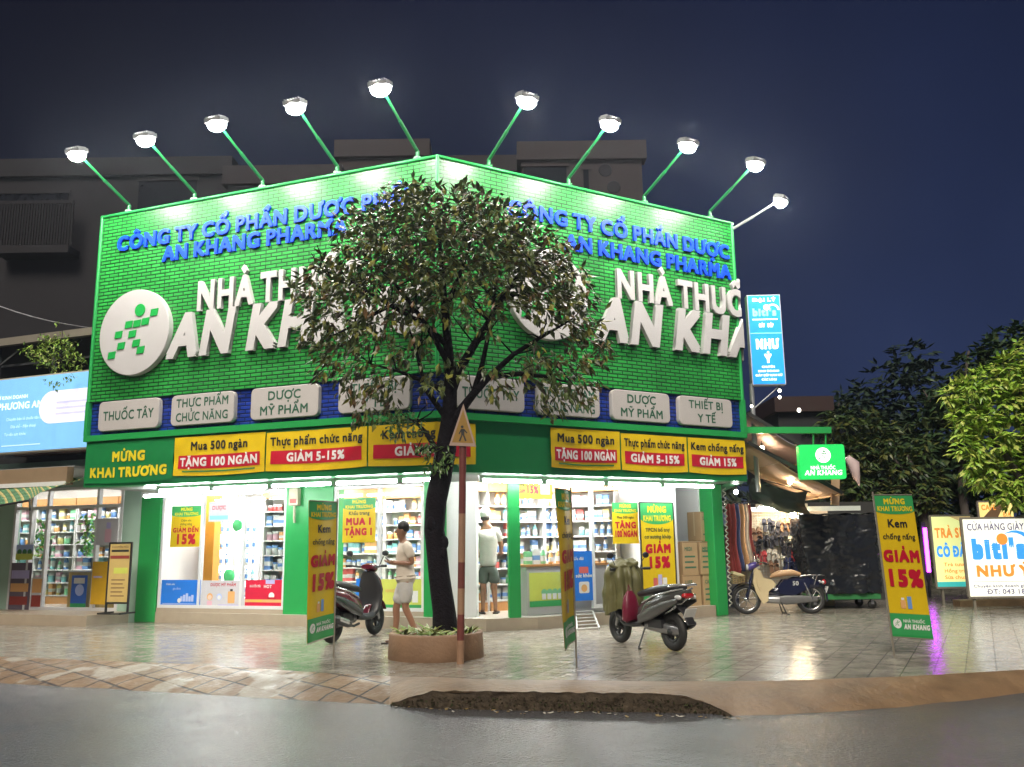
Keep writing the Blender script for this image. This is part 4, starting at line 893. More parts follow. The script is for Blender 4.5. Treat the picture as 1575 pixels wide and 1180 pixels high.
def leaf(mb, p, d, n, L, W, m):
    d = d.normalized(); s = d.cross(n)
    if s.length < 1e-3: s = d.cross(V((1, .3, 0)))
    s = s.normalized(); u = s.cross(d)
    a = p; b = p + d * L * .45 + s * W - u * L * .04; c = p + d * L - u * L * .14; e = p + d * L * .45 - s * W - u * L * .04; f = p + d * L * .5 + u * W * .25
    mb.add([a, b, c, e, f], [(0, 4, 1), (1, 4, 2), (0, 3, 4), (3, 2, 4)], m)
def rnd(): 
    while True:
        v = V((random.uniform(-1, 1), random.uniform(-1, 1), random.uniform(-1, 1)))
        if .05 < v.length < 1: return v
# low plants in the planter
mb = MB(); pm = leafmats('planter', [(.16, .26, .05), (.24, .30, .07), (.42, .38, .2)])
for i in range(46):
    a = random.uniform(0, 6.28); r = random.uniform(.05, .46); c = TC + V((r * math.cos(a), r * math.sin(a), .25))
    for k in range(7): b = random.uniform(0, 6.28); leaf(mb, c + V((0, 0, random.uniform(0, .06))), V((math.cos(b), math.sin(b), random.uniform(.2, .9))), V((0, 0, 1)), random.uniform(.12, .24), .024, random.choice(pm))
tag(mb.build('ground_plants'), 'low striped leafy plants growing in the round planter', 'plants', kind='stuff')
# street tree
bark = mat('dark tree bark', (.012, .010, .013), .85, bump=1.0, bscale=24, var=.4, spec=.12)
t = thing('street_tree', 'slim dark-trunked street tree with a wide leafy crown in front of the sign corner', 'tree', TC + V((.12, 0, .18)))
T0 = TC + V((.12, 0, .18))
def tp(x, y, dy=0): return D(x, y, 11.62 + dy)
trunk = [tp(686, 985), tp(683, 940), tp(676, 890), tp(672, 850), tp(668, 815), tp(671, 770), tp(678, 735), tp(686, 690), tp(690, 650), tp(693, 600), tp(692, 560)]
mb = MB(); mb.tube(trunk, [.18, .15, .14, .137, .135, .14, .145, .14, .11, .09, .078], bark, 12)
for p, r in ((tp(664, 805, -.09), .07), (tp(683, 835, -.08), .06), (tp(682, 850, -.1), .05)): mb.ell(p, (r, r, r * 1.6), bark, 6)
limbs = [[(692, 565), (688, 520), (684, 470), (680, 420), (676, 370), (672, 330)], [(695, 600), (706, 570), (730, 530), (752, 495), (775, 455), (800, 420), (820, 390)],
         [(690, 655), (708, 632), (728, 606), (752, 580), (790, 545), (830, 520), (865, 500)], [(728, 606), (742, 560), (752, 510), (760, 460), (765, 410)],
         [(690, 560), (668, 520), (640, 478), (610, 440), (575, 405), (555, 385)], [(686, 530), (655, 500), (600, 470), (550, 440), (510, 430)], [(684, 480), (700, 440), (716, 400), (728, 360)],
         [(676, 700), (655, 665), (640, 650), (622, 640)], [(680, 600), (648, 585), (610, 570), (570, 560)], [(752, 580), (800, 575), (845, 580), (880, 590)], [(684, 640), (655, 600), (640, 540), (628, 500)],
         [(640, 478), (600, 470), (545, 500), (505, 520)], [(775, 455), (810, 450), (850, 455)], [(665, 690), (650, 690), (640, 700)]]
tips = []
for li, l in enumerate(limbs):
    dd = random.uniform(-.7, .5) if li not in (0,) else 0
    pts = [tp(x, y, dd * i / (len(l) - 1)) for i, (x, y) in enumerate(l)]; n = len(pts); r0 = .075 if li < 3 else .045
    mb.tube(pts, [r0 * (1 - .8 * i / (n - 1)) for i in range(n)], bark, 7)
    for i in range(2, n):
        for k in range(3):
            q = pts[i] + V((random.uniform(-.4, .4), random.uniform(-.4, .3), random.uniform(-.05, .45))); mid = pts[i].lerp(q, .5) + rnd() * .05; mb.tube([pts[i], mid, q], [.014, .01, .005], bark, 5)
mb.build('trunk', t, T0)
blobs = [(615, 308, 34), (655, 318, 40), (700, 338, 46), (745, 332, 42), (790, 345, 34), (560, 352, 46), (600, 360, 45), (640, 385, 62), (700, 395, 62), (760, 385, 55), (585, 415, 52), (525, 420, 46), (492, 470, 34), (815, 385, 46), (850, 405, 40), (872, 440, 36),
         (885, 485, 40), (835, 450, 48), (785, 425, 50), (545, 470, 48), (485, 515, 30), (905, 535, 34), (872, 575, 38), (822, 560, 36), (900, 600, 24), (530, 530, 40), (580, 495, 40), (550, 585, 34), (640, 450, 45), (690, 455, 40), (615, 555, 28), (590, 600, 26), (760, 590, 26),
         (845, 615, 26), (700, 560, 22), (650, 520, 28), (740, 480, 34), (560, 640, 18), (500, 560, 22), (470, 440, 22), (905, 500, 26), (665, 590, 24), (720, 300, 22), (640, 295, 20)]
lm = leafmats('tree', [(.085, .125, .035), (.055, .08, .028), (.13, .165, .042), (.26, .26, .05), (.16, .095, .04), (.065, .055, .036)], .36)
lw = [5, 4, 4, 2.5, 1.4, .7]
mb = MB(); px2m = 11.62 / 1330
for (x, y, r) in blobs:
    n = int(r * r * .10 * (.74 if y < 470 else .46)) + 7
    rm = r * px2m; ex = max(.2, 1 - ((x - 690) / 250) ** 2 - ((y - 450) / 260) ** 2) ** .5
    for k in range(n):
        w_ = rnd(); depth = random.uniform(-1.35, 1.15) * ex; p = tp(x, y, depth) + V((w_.x * rm * 1.12, 0, w_.z * rm * 1.12))
        out_ = (p - tp(690, 470)); d = (out_.normalized() * .5 + rnd() * .8 + V((0, 0, -.35)))
        up = V((0, 0, 1)) + rnd() * .8; c = p
        for q in range(2):
            dd = d + rnd() * .7; leaf(mb, c + rnd() * .05, dd, up, random.uniform(.10, .17), random.uniform(.024, .038), random.choices(lm, lw)[0])
# lighter green sprout low on the trunk
lm2 = leafmats('sprout', [(.10, .20, .05), (.14, .24, .06), (.06, .12, .035)], .35)
for (x, y, r, n) in ((618, 652, 36, 150), (655, 690, 20, 60), (668, 715, 20, 50), (690, 705, 16, 30), (600, 640, 22, 50)):
    for k in range(n):
        w_ = rnd(); p = tp(x, y, -.25) + V((w_.x, w_.y, w_.z * .7)) * r * px2m; leaf(mb, p, rnd() + V((0, 0, -.3)), V((0, 0, 1)) + rnd() * .6, random.uniform(.07, .12), .018, random.choice(lm2))
mb.build('crown', t, T0)
# triangular road sign on a striped pole
P = G(708, 1021); t = thing('road_sign', 'weathered triangular pedestrian warning sign on a rusty red and white pole', 'road sign', P)
Y = P.y; redp = mat('faded red paint', (.15, .036, .03), .6, var=.4, scale=9); whp = mat('rusty white paint', (.31, .18, .11), .6, var=.35, scale=7)
ys = [1021, 960, 940, 860, 800, 770, 720, 690]; cols = [whp, redp, whp, redp, whp, redp, whp]
ys = [1022, 985, 945, 905, 865, 790, 742, 682]; cols = [whp, redp, whp, redp, whp, redp, redp]
pp = [D(708 + (1022 - y) * .012, y, Y) for y in ys]
for i in range(7): mb = MB(); mb.tube([pp[i], pp[i + 1]], .045, cols[i], 14); mb.build('pole', t, P, label='red painted band' if cols[i] is redp else 'rusty white band')
zb = D(712, 686, Y).z; zt_ = D(712, 622, Y).z; hw = .172
ym = mat('faded yellow plate', (.30, .17, .025), .5, var=.25, scale=8); edge = mat('faded pink border', (.38, .27, .22), .5, var=.2)
mb = MB(); x0 = D(712, 660, Y).x
mb.prism([(x0 - hw, zb), (x0 + hw, zb - .02), (x0 + .01, zt_)], Y - .065, Y - .055, edge); mb.build('plate', t, P, bevel=.004)
mb = MB(); c = V((x0, 0, zb + (zt_ - zb) * .34)); tri = [(x0 - hw, zb), (x0 + hw, zb - .02), (x0 + .01, zt_)]; mb.add([V((c.x + (a - c.x) * .78, Y - .0665, c.z + (b - c.z) * .78)) for a, b in tri], [(0, 1, 2)], ym)
ps = lambda u, v: V((x0 + u, Y - .068, zb + v))
disc(mb, x0 - .005, zb + .235, .018, blk, Y - .068, 12)
for q in ([(-.02, .21), (.02, .21), (.022, .13), (-.018, .13)], [(-.018, .13), (.0, .13), (-.03, .05), (-.05, .055)], [(.002, .13), (.022, .13), (.05, .06), (.03, .05)], [(-.02, .21), (-.05, .15), (-.04, .14), (-.01, .19)], [(.02, .21), (.06, .16), (.05, .15), (.01, .19)]): mb.add([ps(a, b) for a, b in q], [(0, 1, 2, 3)], blk)
mb.build('symbol', t, P)
# ================================================================== PEOPLE
def skin_mesh(name, J, E, root, m, parent, sub=2):
    """one continuous surface grown round a skeleton: J = {joint: (point, radius)}"""
    ks = list(J); me = bpy.data.meshes.new(name); me.from_pydata([tuple(J[k][0]) for k in ks], [(ks.index(a), ks.index(b)) for a, b in E], [])
    o = bpy.data.objects.new(name, me); COL.objects.link(o); o.modifiers.new("skin", 'SKIN').use_smooth_shade = True
    for i, k in enumerate(ks):
        sv = me.skin_vertices[0].data[i]; r = J[k][1]; sv.radius = r if isinstance(r, tuple) else (r, r); sv.use_root = (k == root)
    s = o.modifiers.new("sub", 'SUBSURF'); s.levels = s.render_levels = sub
    bpy.context.view_layer.update()
    ev = o.evaluated_get(bpy.context.evaluated_depsgraph_get()); nm = bpy.data.meshes.new_from_object(ev); nm.name = name
    for p in nm.polygons: p.use_smooth = True
    if name in ('shirt', 'shorts'):
        for v in nm.vertices: c = v.co; v.co = c + v.normal * (.012 * noise.noise(V((c.x * 9, c.y * 9, c.z * 16))) + .007 * noise.noise(V((c.x * 22 + c.z * 12, c.y * 22, c.z * 20))))
    nm.materials.clear(); nm.materials.append(m); o.modifiers.clear(); o.data = nm; o.parent = parent; return o
skin_m = mat('warm brown skin', (.27, .135, .08), .5, var=.08); hairm = mat('black hair', (.012, .010, .010), .45)
def hand_chains(J, E, wrist, d, side, palm_up, curl=.5, pre='h'):
    """palm and five fingers growing on from the wrist"""
    d = d.normalized(); s = side.normalized(); u = palm_up.normalized(); P0 = J[wrist][0]
    J[pre + 'palm'] = (P0 + d * .055, (.020, .034)); E.append((wrist, pre + 'palm'))
    for k, (off, ln) in enumerate(((-.03, .065), (-.01, .075), (.01, .072), (.028, .056))):
        a = P0 + d * .09 + s * off; b = a + d * ln * .5 + u * ln * .15 * curl; c = b + d * ln * .4 * (1 - curl * .5) + u * ln * .45 * curl
        J[pre + 'k%d' % k] = (a, .011); J[pre + 'm%d' % k] = (b, .0095); J[pre + 't%d' % k] = (c, .008); E += [(pre + 'palm', pre + 'k%d' % k), (pre + 'k%d' % k, pre + 'm%d' % k), (pre + 'm%d' % k, pre + 't%d' % k)]
    a = P0 + d * .045 - s * .045 + u * .012; b = a + d * .035 - s * .012 + u * .02
    J[pre + 'th1'] = (a, .012); J[pre + 'th2'] = (b, .009); E += [(pre + 'palm', pre + 'th1'), (pre + 'th1', pre + 'th2')]
# ---- man walking past the shop, looking at a phone
Y0 = 13.05; O = V((D(622, 900, Y0).x, Y0, 0)); j = lambda x, y, dy=0: D(x, y, Y0 + dy) - O
man = thing('person', 'man in pale shirt and light grey shorts walking past the shop, holding a phone', 'person', O)
J = {'pelvis': (j(624, 892), .085), 'waist': (j(623, 876), .085), 'chest': (j(622, 856), .09), 'neckb': (j(623, 838), .062), 'neck': (j(621, 833), .052), 'jaw': (j(616.5, 827), .068), 'head': (j(618.5, 817), (.078, .094)), 'crown': (j(620, 810), (.068, .078)),
     'shn': (j(627, 843, -.165), .058), 'eln': (j(635, 868, -.2), .043), 'wrn': (j(609, 867, -.13), .029), 'shf': (j(618, 843, .165), .058), 'elf': (j(624, 868, .2), .042), 'wrf': (j(606, 868, .08), .028),
     'hipn': (j(625, 899, -.085), .066), 'knn': (j(623, 936, -.09), .058), 'can': (j(631, 952, -.09), .052), 'ann': (j(641, 976, -.09), .036), 'heeln': (j(643, 984, -.09), .034), 'toen': (j(628, 989, -.09), (.022, .038)),
     'hipf': (j(622, 899, .085), .066), 'knf': (j(609, 936, .09), .058), 'caf': (j(610, 953, .09), .052), 'anf': (j(607, 979, .09), .036), 'heelf': (j(608, 986, .09), .034), 'toef': (j(592, 989, .09), (.022, .038))}
E = [('pelvis', 'waist'), ('waist', 'chest'), ('chest', 'neckb'), ('neckb', 'neck'), ('neck', 'jaw'), ('jaw', 'head'), ('head', 'crown'), ('neckb', 'shn'), ('shn', 'eln'), ('eln', 'wrn'), ('neckb', 'shf'), ('shf', 'elf'), ('elf', 'wrf'),
     ('pelvis', 'hipn'), ('hipn', 'knn'), ('knn', 'can'), ('can', 'ann'), ('ann', 'heeln'), ('heeln', 'toen'), ('pelvis', 'hipf'), ('hipf', 'knf'), ('knf', 'caf'), ('caf', 'anf'), ('anf', 'heelf'), ('heelf', 'toef')]
zmin = min(J['toen'][0].z, J['toef'][0].z) - .03
J = {k: (p - V((0, 0, zmin)), r) for k, (p, r) in J.items()}; jm = lambda x, y, dy=0: j(x, y, dy) - V((0, 0, zmin))
CL = {k: v for k, v in J.items()}
hand_chains(J, E, 'wrn', V((-1, .25, .12)), V((0, 1, 0)), V((0, 0, 1)), .7, 'n'); hand_chains(J, E, 'wrf', V((-1, -.1, .2)), V((0, -1, 0)), V((0, 0, 1)), .6, 'f')
skin_mesh('body', J, E, 'pelvis', skin_m, man)
sh = mat('pale cotton shirt', (.62, .55, .46), .8, var=.08, bump=.3, bscale=12); so = mat('light grey shorts', (.46, .45, .43), .8, var=.12, bump=.4, bscale=14)
S = {'hem': (CL['pelvis'][0] + V((0, 0, -.11)), (.158, .155)), 'pel': (CL['pelvis'][0] + V((0, 0, .05)), (.15, .145)), 'waist': (CL['waist'][0], (.15, .14)), 'chest': (CL['chest'][0], (.16, .145)), 'neckb': (CL['neckb'][0] + V((0, 0, -.012)), (.108, .092)),
     'shn': (CL['shn'][0], .074), 'sln': (CL['shn'][0].lerp(CL['eln'][0], .72), .072), 'shf': (CL['shf'][0], .074), 'slf': (CL['shf'][0].lerp(CL['elf'][0], .72), .072)}
skin_mesh('shirt', S, [('hem', 'pel'), ('pel', 'waist'), ('waist', 'chest'), ('chest', 'neckb'), ('neckb', 'shn'), ('shn', 'sln'), ('neckb', 'shf'), ('shf', 'slf')], 'waist', sh, man)
S = {'w': (CL['pelvis'][0] + V((0, 0, .05)), .135), 'p': (CL['pelvis'][0] + V((0, 0, -.06)), .152), 'hn': (CL['hipn'][0], .128), 'mn': (CL['hipn'][0].lerp(CL['knn'][0], .5), .105), 'kn': (CL['hipn'][0].lerp(CL['knn'][0], .88), .098), 'hf': (CL['hipf'][0], .128), 'mf': (CL['hipf'][0].lerp(CL['knf'][0], .5), .105), 'kf': (CL['hipf'][0].lerp(CL['knf'][0], .88), .098)}
skin_mesh('shorts', S, [('w', 'p'), ('p', 'hn'), ('hn', 'mn'), ('mn', 'kn'), ('p', 'hf'), ('hf', 'mf'), ('mf', 'kf')], 'p', so, man)
hc = J['head'][0]
mb = MB(); mb.ell(hc + V((.020, 0, .045)), (.094, .083, .102), hairm, 10); mb.v = [(x, y, max(z, hc.z + .015 + (.06 if x < hc.x - .055 else -.04 * (x > hc.x + .02)))) for x, y, z in mb.v]; mb.build('hair', man)
mb = MB(); mb.ell(hc + V((-.098, 0, -.022)), (.02, .014, .020), skin_m, 6); mb.build('nose', man)
mb = MB(); [mb.ell(hc + V((-.086, s * .03, .005)), (.009, .014, .008), blk, 6) for s in (-1, 1)]; mb.build('eyes', man)
mb = MB(); mb.ell(hc + V((-.083, 0, -.062)), (.009, .024, .007), mat('lips', (.25, .09, .07)), 6); mb.build('mouth', man)
mb = MB(); [mb.ell(hc + V((.012, s * .082, -.015)), (.02, .012, .032), skin_m, 6) for s in (-1, 1)]; mb.build('ears', man)
sm = mat('dark sandal', (.05, .045, .045), .6)
for tn, hn in (('toen', 'heeln'), ('toef', 'heelf')):
    a, b = J[tn][0], J[hn][0]; zz = .006; mb = MB(); R = Matrix.Rotation(0, 3, 'Z'); mb.prism([(a.x - .05, a.y - .045), (a.x - .02, a.y - .052), (b.x + .04, b.y - .04), (b.x + .04, b.y + .04), (a.x - .02, a.y + .052), (a.x - .05, a.y + .045)], zz + (.0 if tn == 'toef' else .0), zz + .022, sm, ax='z'); mb.bar((a.x + .04, a.y - .045, .05), (a.x + .04, a.y + .045, .05), .05, .012, sm); mb.build('sandal', man)
hp = J['npalm'][0] + V((-.05, .03, .03))
ph = thing('phone', 'dark smartphone held up by the walking man', 'phone', O + hp, rad(90)); mb = MB(); Rp = Matrix.Rotation(rad(35), 3, 'X'); mb.box(-.036, .036, -.072, .072, -.004, .004, blk, R=Rp); mb.build('case', ph, bevel=.002); mb = MB(); mb.box(-.032, .032, -.066, .066, .0045, .0055, mat('dim phone screen', (.1, .12, .15), .1, emit=.5, ecol=(.6, .7, .8)), R=Rp); mb.build('screen', ph)
# ---- man in a white cap inside, seen from behind
Y1 = 15.9; O2 = V((D(751, 900, Y1).x, Y1, FZ)); j = lambda x, y, dy=0: D(x, y, Y1 + dy) - O2
p2 = thing('person', 'man in a white cap, pale t-shirt and dark shorts at the counter, seen from behind', 'person', O2)
J = {'pelvis': (j(751, 864), .09), 'waist': (j(751, 848), .085), 'chest': (j(751, 826, -.02), .09), 'neckb': (j(750, 809, -.02), .062), 'neck': (j(749, 803), .055), 'jaw': (j(747, 798, .03), .07), 'head': (j(746, 791, .02), (.085, .095)), 'crown': (j(746, 785, .01), (.07, .08)),
     'shl': (j(737, 815, 0), .062), 'ell': (j(733, 838, .06), .045), 'wrl': (j(736, 852, .28), .03), 'shr': (j(765, 815, 0), .062), 'elr': (j(771, 836, .06), .045), 'wrr': (j(770, 848, .28), .03),
     'hl': (j(744, 872), .07), 'kl': (j(743, 902), .06), 'al': (j(743, 927), .038), 'hel': (j(743, 934, -.03), .036), 'tol': (j(741, 936, .13), (.024, .04)), 'hr': (j(759, 872), .07), 'kr': (j(760, 902), .06), 'ar': (j(762, 927), .038), 'her': (j(762, 934, -.03), .036), 'tor': (j(764, 936, .13), (.024, .04))}
zm = min(p.z for p, r in J.values()) - .03; J = {k: (p - V((0, 0, zm)), r) for k, (p, r) in J.items()}
E = [('pelvis', 'waist'), ('waist', 'chest'), ('chest', 'neckb'), ('neckb', 'neck'), ('neck', 'jaw'), ('jaw', 'head'), ('head', 'crown'), ('neckb', 'shl'), ('shl', 'ell'), ('ell', 'wrl'), ('neckb', 'shr'), ('shr', 'elr'), ('elr', 'wrr'), ('pelvis', 'hl'), ('hl', 'kl'), ('kl', 'al'), ('al', 'hel'), ('hel', 'tol'), ('pelvis', 'hr'), ('hr', 'kr'), ('kr', 'ar'), ('ar', 'her'), ('her', 'tor')]
CL = dict(J); hand_chains(J, E, 'wrl', V((.1, 1, .1)), V((1, 0, 0)), V((0, 0, 1)), .6, 'l'); hand_chains(J, E, 'wrr', V((-.1, 1, .1)), V((-1, 0, 0)), V((0, 0, 1)), .6, 'r')
skin_mesh('body', J, E, 'pelvis', skin_m, p2)
S = {'hem': (CL['pelvis'][0] + V((0, 0, -.04)), (.19, .165)), 'waist': (CL['waist'][0], (.185, .16)), 'chest': (CL['chest'][0], (.20, .16)), 'neckb': (CL['neckb'][0] + V((0, 0, -.015)), (.115, .095)), 'shl': (CL['shl'][0], .08), 'sll': (CL['shl'][0].lerp(CL['ell'][0], .7), .078), 'shr': (CL['shr'][0], .08), 'slr': (CL['shr'][0].lerp(CL['elr'][0], .7), .078)}
skin_mesh('shirt', S, [('hem', 'waist'), ('waist', 'chest'), ('chest', 'neckb'), ('neckb', 'shl'), ('shl', 'sll'), ('neckb', 'shr'), ('shr', 'slr')], 'waist', mat('pale grey t-shirt', (.52, .49, .46), .85, bump=.3, bscale=12), p2)
S = {'w': (CL['pelvis'][0] + V((0, 0, .04)), .155), 'p': (CL['pelvis'][0] + V((0, 0, -.06)), .158), 'hl': (CL['hl'][0], .118), 'kl': (CL['hl'][0].lerp(CL['kl'][0], .75), .112), 'hr': (CL['hr'][0], .118), 'kr': (CL['hr'][0].lerp(CL['kr'][0], .75), .112)}
skin_mesh('shorts', S, [('w', 'p'), ('p', 'hl'), ('hl', 'kl'), ('p', 'hr'), ('hr', 'kr')], 'p', mat('dark grey-green shorts', (.07, .085, .075), .85, var=.2), p2)
hc = J['head'][0]; mb = MB(); mb.ell(hc + V((0, -.005, .05)), (.104, .114, .12), mat('white cotton cap', (.78, .78, .77), .8), 10); mb.v = [(x, y, max(z, hc.z + .0)) for x, y, z in mb.v]; mb.prism([(hc.x - .07, hc.y + .08), (hc.x + .07, hc.y + .08), (hc.x + .05, hc.y + .19), (hc.x - .05, hc.y + .19)], hc.z + .005, hc.z + .02, white, ax='z'); mb.build('cap', p2)
mb = MB(); mb.ell(hc + V((0, -.012, -.02)), (.086, .09, .06), hairm, 8); mb.v = [(x, min(y, hc.y + .02), min(z, hc.z)) for x, y, z in mb.v]; mb.build('hair', p2)
for a, b in (('tol', 'hel'), ('tor', 'her')):
    a, b = J[a][0], J[b][0]; mb = MB(); mb.prism([(b.x - .045, b.y - .05), (b.x + .045, b.y - .05), (a.x + .055, a.y + .07), (a.x - .055, a.y + .07)], .004, .026, sm, ax='z'); mb.build('sandal', p2)

# ================================================================== SCOOTERS AND MOPED
rubber = mat('black rubber', (.018, .018, .018), .6, bump=.2, bscale=60); chrome = mat('worn chrome', (.6, .6, .6), .22, metal=1); blackp = mat('black plastic', (.025, .025, .028), .42); alloy = mat('grey alloy', (.35, .35, .36), .35, metal=.8)
redl = mat('red tail lamp', (.45, .01, .015), .2, coat=.6); clear = mat('clear lamp glass', (.6, .6, .6), .1, coat=.5); amber = mat('amber lamp', (.7, .25, .03), .2)
def wheel(par, x, r, wd, spokes, rimm, tyre_w=None):
    mb = MB(); tw = wd; prof = []
    for k in range(13): a = 2 * math.pi * k / 12; prof.append((r - tw * .55 + tw * .55 * math.cos(a), tw * .5 * math.sin(a)))
    mb.lathe(prof, rubber, 32, c=(x, 0, r), axis='y'); ty = mb.build('wheel', par)
    mb = MB(); mb.lathe([(r - tw * 1.05, -tw * .3), (r - tw * 1.3, -tw * .33), (r - tw * 1.35, 0), (r - tw * 1.3, tw * .33), (r - tw * 1.05, tw * .3)], rimm, 28, c=(x, 0, r), axis='y'); mb.lathe([(0, -tw * .7), (.045, -tw * .7), (.05, 0), (.045, tw * .7), (0, tw * .7)], rimm, 14, c=(x, 0, r), axis='y')
    for k in range(spokes):
        a = 2 * math.pi * k / spokes; c_, s_ = math.cos(a), math.sin(a)
        if spokes > 10: mb.tube([(x + .03 * c_, (.03 if k % 2 else -.03), r + .03 * s_), (x + (r - tw * 1.25) * math.cos(a + .25 * (1 if k % 4 < 2 else -1)), 0, r + (r - tw * 1.25) * math.sin(a + .25 * (1 if k % 4 < 2 else -1)))], .0035, rimm, 4, False)
        else: mb.bar((x + .03 * c_, 0, r + .03 * s_), (x + (r - tw * 1.25) * c_, 0, r + (r - tw * 1.25) * s_), .03, .035, rimm)
    mb.build('rim', ty)
def arc(cx, cz, r, a0, a1, n, w, t): return [(cx + r * math.cos(rad(a0 + (a1 - a0) * k / n)), cz + r * math.sin(rad(a0 + (a1 - a0) * k / n)), w * (.75 + .25 * math.sin(math.pi * k / n)), t) for k in range(n + 1)]
def scooter(name, label, P, rz, bodym, sidem, seatm, trim):
    t = thing(name, label, 'scooter', P, rz, group='motor scooters parked outside the shop'); r = .262
    wheel(t, .64, r, .10, 5, blackp); wheel(t, -.62, r, .115, 5, blackp)
    mb = MB(); mb.loft([(-1.0, .83, .035, .02), (-.93, .79, .10, .06), (-.75, .735, .155, .10), (-.5, .66, .185, .135), (-.25, .575, .185, .15), (-.06, .49, .165, .14), (.02, .42, .13, .10)], bodym, 18, 2.4); mb.build('rear_body', t)
    mb = MB(); 
    for s in (-1, 1): mb.loft([(-.92, .70, .012, .03), (-.6, .60, .022, .075), (-.3, .49, .024, .09), (-.05, .40, .018, .06)], sidem, 10, 2.2, y=s * .172)
    mb.build('side_panel', t)
    mb = MB(); 
    for s in (-1, 1): mb.tube([(-.96, s * .08, .86), (-.75, s * .165, .815), (-.4, s * .185, .735), (-.15, s * .17, .64)], .013, trim, 6)
    mb.build('trim_strip', t)
    mb = MB(); mb.loft([(-.86, .865, .08, .03), (-.7, .862, .135, .05), (-.42, .835, .155, .06), (-.12, .775, .145, .055), (.06, .745, .095, .04), (.1, .72, .05, .02)], seatm, 16, 2.6); mb.build('seat', t)
    mb = MB(); mb.tube([(-.72, -.14, .875), (-.92, -.15, .91), (-1.02, -.1, .91), (-1.04, 0, .91), (-1.02, .1, .91), (-.92, .15, .91), (-.72, .14, .875)], .016, trim, 8); mb.build('grab_rail', t)
    mb = MB(); mb.loft([(-.84, .27, .03, .05), (-.66, .285, .07, .075), (-.35, .31, .10, .085), (-.1, .33, .11, .08), (.0, .34, .08, .05)], alloy, 12, 3); mb.box(-.5, -.2, -.12, .12, .3, .42, blackp); mb.build('engine', t)
    mb = MB(); mb.loft([(-.08, .36, .15, .06), (.1, .31, .175, .035), (.3, .31, .175, .035), (.42, .36, .165, .04)], blackp, 14, 4); mb.build('floorboard', t)
    mb = MB(); mb.loft([(.36, .30, .14, .05), (.46, .42, .20, .045), (.50, .60, .22, .045), (.485, .78, .205, .05), (.44, .93, .155, .045), (.40, 1.0, .10, .03)], blackp, 16, 3); mb.build('leg_shield', t)
    mb = MB(); mb.loft([(.60, .42, .06, .03), (.60, .55, .14, .05), (.575, .72, .18, .06), (.53, .88, .16, .055), (.47, .98, .10, .035)], bodym, 16, 2.4); mb.build('front_panel', t)
    mb = MB(); mb.loft(arc(.64, r, r + .045, 25, 165, 10, .075, .012), bodym, 10, 2.4); mb.build('front_fender', t)
    mb = MB(); [mb.tube([(.64, s * .075, r), (.56, s * .075, .52)], .022, alloy, 8) for s in (-1, 1)]; mb.tube([(.56, 0, .5), (.41, 0, 1.03)], .03, blackp, 8); mb.build('fork', t)
    mb = MB(); mb.loft([(.56, 1.0, .05, .035), (.52, 1.045, .115, .06), (.43, 1.085, .15, .06), (.35, 1.09, .10, .035)], bodym, 14, 2.4); hb_ = mb.build('handlebar_cowl', t)
    mb = MB(); mb.tube([(.40, -.19, 1.085), (.37, -.27, 1.10), (.33, -.36, 1.10)], .016, blackp, 8); mb.tube([(.40, .19, 1.085), (.37, .27, 1.10), (.33, .36, 1.10)], .016, blackp, 8); mb.tube([(.40, -.19, 1.085), (.40, .19, 1.085)], .016, blackp, 8); hb_ = mb.build('handlebar', t)
    for s in (-1, 1):
        mb = MB(); mb.tube([(.36, s * .27, 1.10), (.325, s * .37, 1.10)], .021, rubber, 8); mb.build('grip', hb_); mb = MB(); mb.tube([(.385, s * .24, 1.10), (.37, s * .36, 1.085)], .007, chrome, 5); mb.build('brake_lever', hb_)
        mb = MB(); mb.tube([(.38, s * .22, 1.10), (.39, s * .26, 1.2), (.38, s * .31, 1.27)], .007, blackp, 6); mb.ell((.375, s * .33, 1.30), (.018, .062, .045), blackp, 8); mb.build('mirror', t)
    mb = MB(); mb.ell((.545, 0, 1.03), (.03, .09, .045), clear, 8); mb.build('headlight', t)
    mb = MB(); mb.ell((-.955, 0, .765), (.055, .105, .045), redl, 8); mb.build('tail_light', t)
    for s in (-1, 1): mb = MB(); mb.ell((-.90, s * .13, .74), (.07, .028, .035), clear, 8); mb.build('indicator', t)
    mb = MB(); mb.loft([(-.78, .62, .075, .015), (-.93, .52, .08, .012), (-1.0, .38, .075, .010)], blackp, 10, 4); mb.build('rear_fender', t)
    mb = MB(); mb.box(-.006, .006, -.095, .095, -.07, .07, mat('number plate', (.6, .6, .58), .5), R=Matrix.Rotation(rad(-28), 3, 'Y'), c=V((-.985, 0, .53))); mb.build('number_plate', t)
    mb = MB(); mb.tube([(-.05, -.12, .24), (-.25, -.15, .22), (-.4, -.165, .25)], .02, blackp, 8); mb.tube([(-.38, -.165, .25), (-.45, -.17, .27), (-.78, -.175, .36), (-.86, -.175, .38)], [.035, .055, .06, .035], blackp, 12); mb.tube([(-.5, -.185, .30), (-.76, -.19, .37)], .052, chrome, 12); mb.build('exhaust', t)
    mb = MB(); mb.tube([(-.1, .1, .28), (-.12, .24, .015)], .013, blackp, 6); mb.tube([(-.12, .24, .012), (-.19, .26, .012)], .013, blackp, 6); mb.build('kickstand', t)
    return t
def place2(rp, fp):   # rear and front wheel contact points
    d = fp - rp; return (rp + fp) / 2, math.atan2(d.y, d.x)
P, a = place2(G(522, 990), G(572, 974)); P = G(522, 990) + V((math.cos(a), math.sin(a), 0)) * .62
scooter('motor_scooter', 'dark maroon scooter parked nose-in behind the narrow left flag', P, rad(69), mat('dark maroon paint', (.13, .016, .03), .2, coat=.6, var=.05), mat('black gloss', (.012, .012, .014), .25, coat=.4), mat('black vinyl seat', (.02, .02, .02), .45), chrome)
